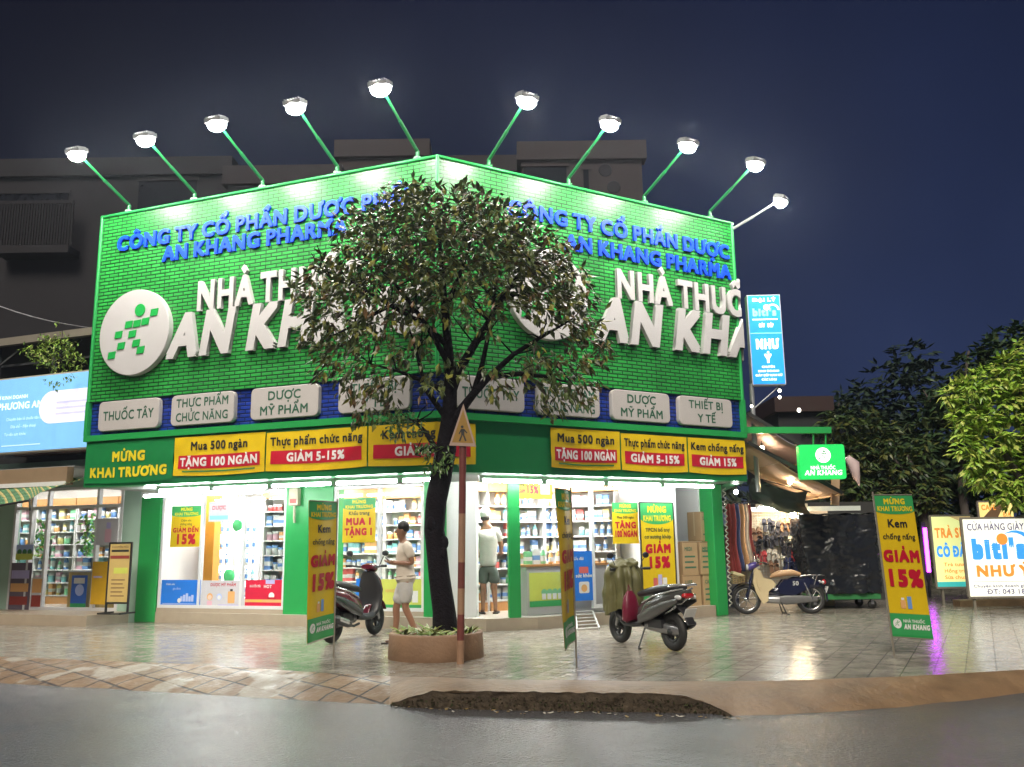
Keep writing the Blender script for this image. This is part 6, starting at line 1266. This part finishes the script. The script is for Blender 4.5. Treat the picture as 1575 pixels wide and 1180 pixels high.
# tall blue light box
Yv = 17.9; P = D(1177, 594, Yv); tt = thing('vertical_sign', 'tall glowing blue light box sign reading ĐẠI LÝ and NHƯ Ý beside the building', 'light box', P, rad(-2)); a = D(1147, 456, Yv) - P; b = D(1207, 593, Yv) - P; W = b.x - a.x; H = a.z - b.z
mb = MB(); mb.box(a.x, b.x, -.1, .1, b.z, a.z, mat('steel edge', (.5, .5, .52), .4)); mb.build('case', tt); mb = MB(); mb.box(a.x + .02, b.x - .02, -.112, -.102, b.z + .02, a.z - .02, mat('lit deep blue panel', (.02, .3, .8), .4, emit=.62, ecol=(.004, .20, .85), var=.15)); mb.build('panel', tt)
mb = MB(); cx = (a.x + b.x) / 2; y_ = -.116; cy = mat('lit cyan print', (.3, .8, .9), .4, emit=.6, ecol=(.1, .65, .9)); pkp = mat('lit salmon print', (.9, .6, .5), .4, emit=.85, ecol=(.95, .58, .5)); lz = lambda f: b.z + H * f
text(mb, 'ĐẠI LÝ', cx - W * .36, lz(.925), H * .035, lwh, bold=.05, y=y_, x1=cx + W * .36); text(mb, "biti's", cx - W * .38, lz(.765), H * .075, cy, bold=.06, y=y_, x1=cx + W * .36); disc(mb, cx + W * .06, lz(.855), W * .09, pkp, y_ - .004)
for k in range(6): aa = rad(150 - 26 * k); bb = rad(150 - 26 * (k + 1)); mb.add([V((cx + W * .25 + W * r_ * math.cos(q), y_ - .003, lz(.83) + W * r_ * .9 * math.sin(q))) for r_, q in ((.14, aa), (.20, aa), (.20, bb), (.14, bb))], [(0, 1, 2, 3)], lwh)
rect(mb, cx - W * .38, cx + W * .38, lz(.715), lz(.728), lwh, y_); text(mb, 'GIÀY', cx - W * .2, lz(.635), H * .04, lwh, y=y_, x1=cx - W * .02, bold=.04); text(mb, 'DÉP', cx + W * .06, lz(.635), H * .04, lwh, y=y_, x1=cx + W * .24, bold=.04); rect(mb, cx - W * .46, cx + W * .46, lz(.562), lz(.572), cy, y_)
text(mb, 'NHƯ', cx - W * .34, lz(.40), H * .095, lwh, bold=.07, y=y_, x1=cx + W * .36); text(mb, 'Ý', cx - W * .1, lz(.245), H * .085, lwh, bold=.06, y=y_, x1=cx + W * .12)
for k, s in enumerate(['CHUYÊN', 'KINH DOANH', 'GIÀY DÉP NAM NỮ', 'CÁC LOẠI']): text(mb, s, cx, lz(.185 - .046 * k), H * .022, lwh, bold=.03, y=y_, align='c', maxw=W * .8)
mb.build('lettering', tt)
mb = MB(); pst = mat('steel post', (.35, .36, .37), .4, metal=.5); c = D(1156, 594, Yv) - P; mb.tube([c + V((0, 0, .05)), D(1160, 665, Yv) - P, V((c.x, 0, -P.z + 2.4))], .05, pst, 8); mb.tube([V((b.x - .1, 0, b.z)), V((c.x, .0, b.z - .5))], .015, pst, 5); mb.build('post', tt)
# awnings and stall under them
awm = mat('orange-lit awning sheet', (.42, .27, .17), .6, var=.2, scale=2); awp = mat('grey-violet awning sheet', (.30, .25, .30), .6, var=.2, scale=2)
def awning(label, p0, p1, Y, dep, m, drop=.1):
    P = D(*p0, Y); tt = thing('stall_awning', label, 'awning', P, group='awnings over the sandal stall'); q = D(*p1, Y) - P; mb = MB()
    mb.grid(lambda i, j: V((q.x * i, dep * j, q.z * i + .03 * math.sin(i * 9) - .05 * math.sin(math.pi * i))), 16, 6, m); mb.build('sheet', tt, solid=.012)
    mb = MB(); mb.bar((0, -.01, .02), q + V((0, -.01, .02)), .03, .07, blk); mb.bar(q, q + V((0, dep, 0)), .03, .05, mat('pale wood strut', (.45, .3, .18), .6)); mb.bar((0, dep, 0), q + V((0, dep, 0)), .03, .05, blk)
    for k in (1, 2): mb.bar((q.x * k / 3, 0, q.z * k / 3 - .04), (q.x * k / 3, dep, q.z * k / 3 - .04), .03, .03, mat('pale wood strut'))
    mb.build('frame', tt)
awning('upper violet-grey sloping awning under the blue light box', (1150, 637), (1262, 704), 17.4, 2.6, awp)
awning('lower orange sloping awning behind the green hanging sign', (1150, 682), (1296, 760), 17.2, 2.2, awm)
P = D(1285, 735, 17.6); mb = MB(); mb.box(-.07, .09, 0, .05, -.55, .05, awm, R=Matrix.Rotation(rad(6), 3, 'Y')); o = mb.build('hanging_strip'); o.location = P; tag(o, 'strip of orange cloth hanging from the lower awning corner', 'cloth')
tarpm = mat('grey tarpaulin', (.10, .11, .13), .5, bump=.4, bscale=8)
P = D(1160, 735, 17.9); tt = thing('tarpaulin_fold', 'rolled dark tarpaulin slung beneath the awnings of the sandal stall', 'tarpaulin', P); q = D(1250, 770, 17.9) - P; mb = MB(); mb.grid(lambda i, j: V((q.x * i, .15 + .3 * math.sin(j * 3.1) + .05 * math.sin(i * 14), q.z * i * .6 - .45 * j - .1 * math.sin(math.pi * i) + .05 * noise.noise(V((i * 6, j * 5, 0))))), 30, 10, mat('dark green tarpaulin', (.05, .07, .06), .6)); mb.build('sheet', tt)
mb = MB(); mb.tube([V((0, .1, .02)), V((q.x, .1, q.z * .6 - .02))], .012, blk, 5); mb.build('rope', tt)
# wire rack with sandals
Yr = 19.0; P = V((D(1150, 900, Yr).x, Yr, 0)); xr = D(1262, 900, Yr).x - P.x; zr = D(1200, 787, Yr).z; tt = thing('wire_rack', 'pale wire grid wall of the stall hung with sandals', 'rack', P); wire = mat('pale wire', (.55, .55, .52), .4); mb = MB()
for k in range(int(xr / .06) + 1): mb.tube([(k * .06, 0, .35), (k * .06, 0, zr)], .004, wire, 4, False)
for k in range(int((zr - .35) / .06) + 1): mb.tube([(0, .006, .35 + k * .06), (xr, .006, .35 + k * .06)], .004, wire, 4, False)
mb.build('grid', tt); mb = MB(); mb.box(-.1, xr + .4, .35, .4, 0, zr + .1, mat('cream stall back', (.62, .52, .40), .7, var=.2, scale=3)); mb.build('back_panel', tt)
mb = MB(); mb.bar((-.1, -.02, zr + .05), (D(1322, 785, Yr).x - P.x, -.02, zr + .05), .1, .1, mat('pale steel rail', (.5, .55, .52), .35)); mb.build('rail', tt)
slc = [('black', (.03, .03, .045)), ('dark blue', (.03, .04, .12)), ('brown', (.22, .12, .07)), ('pale', (.5, .48, .44)), ('red', (.45, .05, .06))]
sole = [(-.045, -.12), (-.05, -.06), (-.035, 0), (-.05, .07), (-.045, .12), (-.02, .15), (.02, .15), (.045, .12), (.05, .07), (.04, 0), (.045, -.06), (.04, -.12), (.015, -.14), (-.02, -.14)]
protoS = {}
def sandals(P_, c, label):
    nm, col = slc[c]; m_ = mat(nm + ' sandal', col, .6)
    e = thing('sandal_pair', label, 'sandals', P_, group='pairs of sandals hanging on the wire rack'); e.rotation_euler = (0, random.uniform(-.2, .2), 0)
    for s in (-1, 1):
        mb = MB(); mb.prism([(x + s * .058, z) for x, z in sole], -.03, 0, m_)
        mb.tube([(s * .058 - .04, -.03, .02), (s * .058 - .02, -.07, .06), (s * .058 + .02, -.07, .06), (s * .058 + .04, -.03, .02)], .014, m_, 6); mb.build('sandal', e)
sp = [(1180, 808, 0), (1192, 812, 0), (1207, 808, 2), (1212, 815, 0), (1164, 822, 2), (1172, 835, 0), (1183, 834, 0), (1198, 830, 0), (1218, 834, 3), (1162, 842, 0), (1209, 845, 0), (1186, 855, 3), (1172, 858, 4), (1200, 862, 3), (1224, 855, 4), (1160, 865, 3), (1190, 872, 2), (1212, 868, 1), (1222, 872, 1)]
where = ['on the top row, left of centre', 'on the top row at the centre', 'on the top row, brownish', 'below the top row near the tarpaulin', 'high at the left edge', 'on the second row, left', 'on the second row, left of centre', 'on the second row at the centre', 'on the second row, pale, near the tarpaulin', 'at the left edge, third row', 'on the third row, right of centre', 'on the fourth row, pale', 'red, on the fourth row at the left', 'pale, on the fourth row at the centre', 'red, beside the tarpaulin', 'pale, at the lower left', 'brown, on the lowest row', 'dark blue, on the lowest row', 'dark blue, at the lower right']
for (x, y, c), w_ in zip(sp, where): sandals(D(x, y, Yr - .01), c, 'pair of %s sandals on the wire rack %s' % (slc[c][0], w_))
tubelight('tube light shining on the sandal rack under its pale rail', 'R', 0, 1.1, 0)
tl = [o for o in bpy.data.objects if o.get('label') == 'tube light shining on the sandal rack under its pale rail'][0]; tl.location = (D(1195, 790, Yr).x, Yr - .35, D(1200, 782, Yr).z); tl.rotation_euler = (0, 0, 0); tl['group'] = 'lights of the sandal stall'
# hanging clothes between column and rack, shop bulbs
for k, (x, c, w_) in enumerate(((1122, (.30, .05, .05), 'dark red'), (1129, (.04, .06, .16), 'navy'), (1137, (.50, .28, .14), 'orange'), (1143, (.42, .36, .30), 'beige'), (1147, (.28, .06, .05), 'brick red'))):
    Yc = 18.2 + .1 * k; P = D(x, 775, Yc); m_ = mat(w_ + ' garment', c, .85, var=.3); tt = thing('hanging_garment', '%s garment hanging in the gap beside the right green column' % w_, 'garment', P, group='garments hanging beside the column'); mb = MB(); L = P.z - D(x, 885 - 6 * k, Yc).z
    mb.grid(lambda i, j: V(((i - .5) * (.18 + .08 * j) + .02 * math.sin(j * 8), .04 * math.sin(i * 12 + k) + .03 * math.sin(j * 5), -L * j)), 14, 14, m_); mb.build('cloth', tt, solid=.006); mb = MB(); mb.tube([(-.12, 0, -.01), (0, 0, .06), (.12, 0, -.01), (-.12, 0, -.01)], .005, chrome, 5); mb.build('hanger', tt)
bulbm = mat('warm lit bulb', (1, .8, .5), .4, emit=220, ecol=(1, .72, .38)); bulbw = mat('white lit bulb', (1, 1, 1), .4, emit=60, ecol=(1, .97, .9)); bulbf = mat('far lit lamp', (1, 1, 1), .4, emit=14, ecol=(1, .9, .75))
def bulb(label, x, y, Y, m, r=.04, cord=.25):
    P = D(x, y, Y); tt = thing('hanging_bulb', label, 'bulb', P, group='bare bulbs at the right side'); mb = MB(); mb.ell((0, 0, 0), (r, r, r * 1.2), m, 8); mb.build('bulb', tt); mb = MB(); mb.tube([(0, 0, r), (0, 0, r + .07)], r * .5, blackp, 8); mb.tube([(0, 0, r + .05), (0, 0, cord + r)], .006, blackp, 4); mb.build('holder', tt)
bulb('white bulb under the right end of the green fascia', 1132, 757, 17.6, bulbw, .04); bulb('warm bulb at the upper right of the sandal rack', 1219, 791, 18.7, bulbm, .065); bulb('warm bulb under the upper awning', 1172, 690, 18.2, bulbm, .045, .12); bulb('warm bulb under the lower awning', 1215, 742, 18.0, bulbm, .04, .1)
bulb('tiny upper one of two lamps under the tall blue sign', 1199, 601, 19, bulbf, .032, .1); bulb('tiny lower one of two lamps under the tall blue sign', 1199, 611, 19.5, bulbf, .032, .1); bulb('far small lamp right of the tall blue sign foot', 1229, 631, 30, bulbf, .06, .1); bulb('small lamp on the steel post below the blue sign', 1156, 625, 17.7, bulbf, .025, .1)
# cart under a black tarpaulin
Yt = 18.3; x0, x1 = D(1240, 850, Yt).x, D(1350, 850, Yt).x; P = V(((x0 + x1) / 2, Yt + .5, 0)); tt = thing('covered_cart', 'market cart wrapped in wrinkled black tarpaulin with a green base', 'cart', P); W = (x1 - x0) / 2; ztop = D(1290, 792, Yt).z
tp_ = mat('black plastic sheet', (.014, .016, .020), .2, bump=1.0, bscale=6, var=.3)
def cov(a, j):
    z = .32 + (ztop - .32) * j; th = 2 * math.pi * a; sq = max(abs(math.cos(th)), abs(math.sin(th))); x, y = math.cos(th) / sq, math.sin(th) / sq
    k = 1 + .12 * (j - .4) * (1 if x < 0 else .2); wv = .07 * noise.noise(V((x * 3 + 5, y * 3, z * 2.2))) + .055 * abs(noise.noise(V((x * 8, y * 8 + z * 3, z * 7)))) + .02 * noise.noise(V((x * 20, z * 18, y * 20)))
    return V((x * (W * k + wv), y * (.5 + wv), z + .04 * noise.noise(V((x * 4, y * 4, j * 3)))))
mb = MB(); mb.grid(cov, 120, 60, tp_); mb.grid(lambda i, j: V(((i * 2 - 1) * W * 1.07, (j * 2 - 1) * .5, ztop + .05 * noise.noise(V((i * 6, j * 6, 3))) + .02)), 24, 14, tp_); mb.build('tarpaulin', tt)
mb = MB(); mb.box(-W, W, -.46, .46, .20, .31, mat('green cart base', (.03, .20, .06), .5)); mb.build('base', tt)
for x in (-W * .8, W * .8):
    for y in (-.35, .35): mb = MB(); mb.lathe([(0, -.025), (.085, -.025), (.09, 0), (.085, .025), (0, .025)], rubber, 16, c=(x, y, .09), axis='y'); mb.box(x - .03, x + .03, y - .035, y + .035, .09, .2, alloy); mb.build('wheel', tt)
# white folding umbrella tip beside the green sign
P = D(1306, 700, 19); tt = thing('folded_umbrella', 'furled pinkish white umbrella hanging beside the green sign', 'umbrella', P); um = mat('pinkish white cloth', (.5, .38, .38), .7); q = D(1322, 748, 19) - P; mb = MB(); mb.tube([(-.05, 0, -.05), q * .3 + V((.03, 0, 0)), q * .7, q], [.07, .13, .08, .01], um, 10); mb.build('canopy', tt); mb = MB(); mb.tube([(-.3, 0, -.2), (-.05, 0, -.05)], .012, chrome, 6); mb.build('shaft', tt)
# far red-roofed house and wall behind the stall
Yh = 34; P = V((D(1240, 650, Yh).x, Yh, 0)); a = D(1195, 612, Yh) - P; b = D(1276, 690, Yh) - P; tt = thing('far_house', 'far dim house with a reddish upper storey right of the tall blue sign', 'house', P); mb = MB(); mb.box(a.x, b.x, 0, 5, 0, a.z - .6, mat('dim house wall', (.018, .02, .022), .8)); mb.build('wall', tt); mb = MB(); mb.box(a.x - .2, b.x + .2, -.3, 5, a.z - .6, a.z, mat('reddish roof', (.035, .016, .014), .7)); mb.build('roof', tt); mb = MB(); mb.box(a.x + 1.0, a.x + 3, -.05, 0, D(1240, 672, Yh).z, D(1240, 660, Yh).z, mat('unlit window')); mb.build('window', tt)
mb = MB(); x0, x1 = D(1150, 800, 21).x, D(1365, 800, 21).x; mb.box(x0, x1, 0, .2, 0, 2.3, mat('dim stall wall', (.03, .03, .03), .8)); o = mb.build('boundary_wall'); o.location = (0, 21, 0); tag(o, 'dim dark wall behind the sandal stall and the covered cart', 'wall')
# lit boards on the right
def board(name, label, Y, pts, items, panelm, legs, emit_frame=steel):
    (xa, ya), (xb, yb) = pts; a = D(xa, ya, Y); b = D(xb, yb, Y); P = V((a.x, Y, 0)); tt = thing(name, label, 'sign board', P); w, h = b.x - a.x, a.z - b.z
    mb = MB(); mb.box(0, w, -.02, .02, b.z, a.z, panelm); mb.build('panel', tt); mb = MB()
    for x in legs: mb.bar((x, .04, 0), (x, .04, a.z + .02), .045, .04, emit_frame)
    mb.bar((-.03, 0, a.z + .02), (w + .03, 0, a.z + .02), .05, .04, emit_frame); mb.bar((-.03, 0, b.z - .02), (w + .03, 0, b.z - .02), .05, .04, emit_frame); mb.bar((-.02, 0, b.z), (-.02, 0, a.z), .04, .05, emit_frame); mb.build('frame', tt)
    mb = MB(); items(mb, w, b.z, h); mb.build('lettering', tt); return tt
lc = mat('lit cream panel', (.8, .8, .7), .4, emit=.62, ecol=(.95, 1.0, .82), var=.05); ob = mat('lit orange print', (.7, .25, .05), .4, emit=.45, ecol=(.95, .35, .05)); bb_ = mat('lit sky blue print', (.05, .3, .8), .4, emit=.5, ecol=(.05, .35, .95)); vg = mat('lit grey violet print', (.2, .18, .3), .4, emit=.12, ecol=(.4, .38, .6))
def biti(mb, w, z0, h):
    y = -.024; text(mb, 'CỬA HÀNG GIÀY DÉP', w * .045, z0 + h * .855, h * .085, vg, bold=.02, y=y, x1=w * .98)
    text(mb, "biti's", w * .07, z0 + h * .50, h * .22, bb_, bold=.085, y=y, x1=w * .78); disc(mb, w * .485, z0 + h * .735, h * .075, ob, y - .004)
    for k in range(7): aa, bb2 = rad(120 - 15 * k), rad(120 - 15 * (k + 1)); mb.add([V((w * .62 + h * r_ * math.cos(q), y - .003, z0 + h * .58 + h * r_ * math.sin(q))) for r_, q in ((.24, aa), (.24 + .012 * k, aa), (.24 + .012 * (k + 1), bb2), (.24, bb2))], [(0, 1, 2, 3)], bb_)
    text(mb, 'NHƯ Ý', w * .10, z0 + h * .26, h * .13, ob, bold=.05, y=y, x1=w * .80); rect(mb, w * .03, w * .97, z0 + h * .185, z0 + h * .19, vg, y); text(mb, 'Chuyên kinh doanh giày dép', w * .05, z0 + h * .115, h * .035, vg, y=y, x1=w * .9); text(mb, 'ĐT: 043 181 728', w * .22, z0 + h * .03, h * .06, vg, y=y, x1=w * .95)
board('shoe_shop_board', 'large lit cream board with blue and orange shoe shop lettering at the right edge', 17.6, ((1479, 799), (1612, 916)), biti, lc, (.1, 1.7))
def tra(mb, w, z0, h):
    y = -.024; text(mb, 'TRÀ SỮA', w * .05, z0 + h * .70, h * .13, ob, bold=.04, y=y, x1=w * 1.0); text(mb, 'CÔ ĐÀO', w * .05, z0 + h * .43, h * .14, bb_, bold=.05, y=y, x1=w * .98)
    for k, s in enumerate(['Trà tươi', 'Hồng trà', 'Sữa chua']): text(mb, s, w * .2, z0 + h * (.29 - .09 * k), h * .05, ob, y=y, x1=w * .75)
    rect(mb, 0, w, z0, z0 + h * .07, mat('lit teal print', (.05, .4, .4), .4, emit=.35, ecol=(.05, .7, .65)), y); mb.add([V((w * .45, y, z0 + h)), V((w, y, z0 + h * .86)), V((w, y, z0 + h))], [(0, 1, 2)], mat('lit sandy print', (.6, .45, .2), .4, emit=.3, ecol=(.8, .6, .25)))
board('drinks_board', 'lit yellow-green drinks board with TRÀ SỮA half hidden behind the cream board', 19.5, ((1431, 795), (1503, 902)), tra, mat('lit lime panel', (.7, .75, .3), .4, emit=.5, ecol=(.88, .92, .38), var=.1), (.12, .95))
def caf(mb, w, z0, h): y = -.024; text(mb, 'CAFE', w * .06, z0 + h * .55, h * .3, ob, bold=.03, y=y, x1=w * .5); mb.add([V((w * .05, y, z0)), V((w * .5, y, z0)), V((w * .8, y, z0 + h)), V((w * .55, y, z0 + h))], [(0, 1, 2, 3)], mat('brown board print', (.2, .12, .06), .5)); text(mb, 'ĐÁ', w * .68, z0 + h * .15, h * .25, ob, y=y - .003, x1=w * .92)
board('cafe_sign', 'small yellow and white sign with a brown diagonal above the cream board', 22, ((1504, 773), (1559, 798)), caf, mat('lit amber panel', (.8, .65, .2), .4, emit=.5, ecol=(1, .8, .3)), (.2, .7))
P = D(1429, 880, 21.5); tt = thing('neon_tube', 'upright magenta neon tube glowing beside the drinks board', 'neon light', P); mb = MB(); mb.tube([(0, 0, 0), (0, 0, D(1429, 812, 21.5).z - P.z)], .045, mat('magenta neon', (.8, .1, .9), .3, emit=9, ecol=(.62, .05, 1)), 8); mb.build('tube', tt); mb = MB(); mb.box(-.05, .05, .06, .1, -.2, 1.2, blackp); mb.bar((0, .08, -P.z), (0, .08, 0), .05, .05, blackp); mb.build('bracket', tt)
mb = MB(); x0 = D(1470, 935, 18.8).x; mb.box(x0, x0 + 14, 0, .3, 0, .13, concrete); o = mb.build('garden_kerb'); o.location = (0, 18.6, 0); tag(o, 'low brown kerb edging the planting behind the lit boards', 'kerb wall')
# trees on the right
def tree(name, label, base, trunk_px, Y, blobs, cols, nper, L, W, group=None, rough=.4, dz=1.0):
    tt = thing(name, label, 'tree', base, group=group); mb = MB()
    for l in trunk_px:
        pts = [D(x, y, Y) for x, y in l]; mb.tube(pts, [.16 * (1 - .75 * i / (len(pts) - 1)) * (1 if l is trunk_px[0] else .55) for i in range(len(pts))], bark2, 8)
    mb.build('trunk', tt, base); mb = MB(); lm_ = leafmats('tree %d' % int(base.x * 10), cols, rough); k_ = Y / 1330
    for (x, y, r) in blobs:
        for k in range(int(nper * r * r / 900) + 6):
            w_ = rnd(); p = D(x, y, Y) + V((w_.x * r * k_ * 1.1, w_.y * r * k_ * 1.3 * dz, w_.z * r * k_)); d = rnd() + (p - D(x, y, Y)).normalized() * .7 + V((0, 0, -.25)); up = V((0, 0, 1)) + rnd() * .5
            a = random.uniform(0, 6.28)
            for q in range(3): dd = d + V((math.cos(a + q * 2.1), math.sin(a + q * 2.1), 0)) * .8; leaf(mb, p, dd, up, L * random.uniform(.75, 1.25), W * random.uniform(.8, 1.2), random.choice(lm_))
    mb.build('crown', tt, base); return tt
bark2 = mat('grey bark', (.10, .085, .075), .85, bump=.8, bscale=20)
rb = lambda n, x0, x1, y0, y1, r0, r1, f: [(x, y, random.uniform(r0, r1)) for x, y in ((random.uniform(x0, x1), random.uniform(y0, y1)) for _ in range(n * 4)) if f(x, y)][:n]
lamplit_cols = [(.30, .48, .05), (.40, .56, .09), (.19, .35, .04), (.46, .52, .11)]  # light of an unmodelled street lamp is put into these leaf colours
tree('broadleaf_tree', 'nearest tree at the right edge with yellow-green leaves coloured as if lamplit above the lit boards', V((11.2, 17.0, 0)), [[(1590, 940), (1588, 800), (1580, 700), (1570, 600)], [(1585, 760), (1540, 690), (1500, 640)], [(1580, 700), (1600, 620), (1610, 560)]], 17.5,
     [(1575, 545, 22), (1555, 570, 26), (1520, 590, 28), (1490, 603, 24), (1465, 608, 16), (1545, 620, 36), (1500, 640, 28), (1480, 640, 18), (1570, 660, 34), (1520, 680, 34), (1490, 690, 22), (1560, 720, 34), (1515, 730, 24), (1500, 715, 18), (1565, 760, 24), (1590, 600, 40), (1600, 690, 40), (1535, 755, 16), (1485, 665, 14), (1610, 750, 30)], lamplit_cols, 75, .20, .045)
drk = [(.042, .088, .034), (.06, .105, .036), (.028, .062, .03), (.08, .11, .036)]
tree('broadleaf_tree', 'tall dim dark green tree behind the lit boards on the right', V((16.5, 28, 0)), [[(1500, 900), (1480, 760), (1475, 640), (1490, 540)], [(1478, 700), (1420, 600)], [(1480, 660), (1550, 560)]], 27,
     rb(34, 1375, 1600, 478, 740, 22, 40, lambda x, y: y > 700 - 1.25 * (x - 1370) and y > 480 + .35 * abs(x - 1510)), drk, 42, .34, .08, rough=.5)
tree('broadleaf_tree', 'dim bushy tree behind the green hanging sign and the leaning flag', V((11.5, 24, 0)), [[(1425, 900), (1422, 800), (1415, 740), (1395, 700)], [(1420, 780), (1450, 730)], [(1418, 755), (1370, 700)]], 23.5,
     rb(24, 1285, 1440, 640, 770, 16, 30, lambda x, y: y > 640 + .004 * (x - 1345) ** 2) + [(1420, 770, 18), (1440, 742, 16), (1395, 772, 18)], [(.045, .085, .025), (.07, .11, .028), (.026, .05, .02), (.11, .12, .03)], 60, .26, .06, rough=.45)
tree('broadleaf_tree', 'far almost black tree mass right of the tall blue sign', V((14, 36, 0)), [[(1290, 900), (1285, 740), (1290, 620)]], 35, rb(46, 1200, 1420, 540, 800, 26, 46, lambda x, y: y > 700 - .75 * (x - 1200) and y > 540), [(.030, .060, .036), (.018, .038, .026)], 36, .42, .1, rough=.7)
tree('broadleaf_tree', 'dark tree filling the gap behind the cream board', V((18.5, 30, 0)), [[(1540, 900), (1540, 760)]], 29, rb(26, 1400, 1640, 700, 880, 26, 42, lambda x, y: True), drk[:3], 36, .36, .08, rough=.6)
# far dark planting closing the street end
mb = MB(); hm = leafmats('far hedge', [(.03, .05, .025), (.04, .06, .03)], .8)
for k in range(5000):
    x = random.uniform(4, 46); p = V((x, 40 + random.uniform(-1.2, 1.2), random.uniform(0, 4.5 + 2.5 * noise.noise(V((x * .25, 0, 0)))))); leaf(mb, p, rnd(), V((0, 0, 1)) + rnd(), .55, .16, random.choice(hm))
tag(mb.build('far_hedge'), 'dark far-off hedge closing the end of the street', 'hedge', kind='stuff')


# ================================================================== haze volume added to give the lamps their halos
mb = MB(); mb.box(-405, 405, -65, 505, -1.2, 21, None); hz = bpy.data.materials.new('added halo haze'); hz.use_nodes = True; ht = hz.node_tree; ht.nodes.remove(ht.nodes["Principled BSDF"])
pv = ht.nodes.new("ShaderNodeVolumePrincipled"); pv.inputs["Color"].default_value = (.75, .85, 1, 1); pv.inputs["Density"].default_value = .0010; pv.inputs["Anisotropy"].default_value = .8; ht.links.new(pv.outputs[0], ht.nodes["Material Output"].inputs["Volume"])
mb.mats = [hz]; o = mb.build('haze'); tag(o, 'thin haze added round the whole street for the lamp halos', None, kind='stuff')
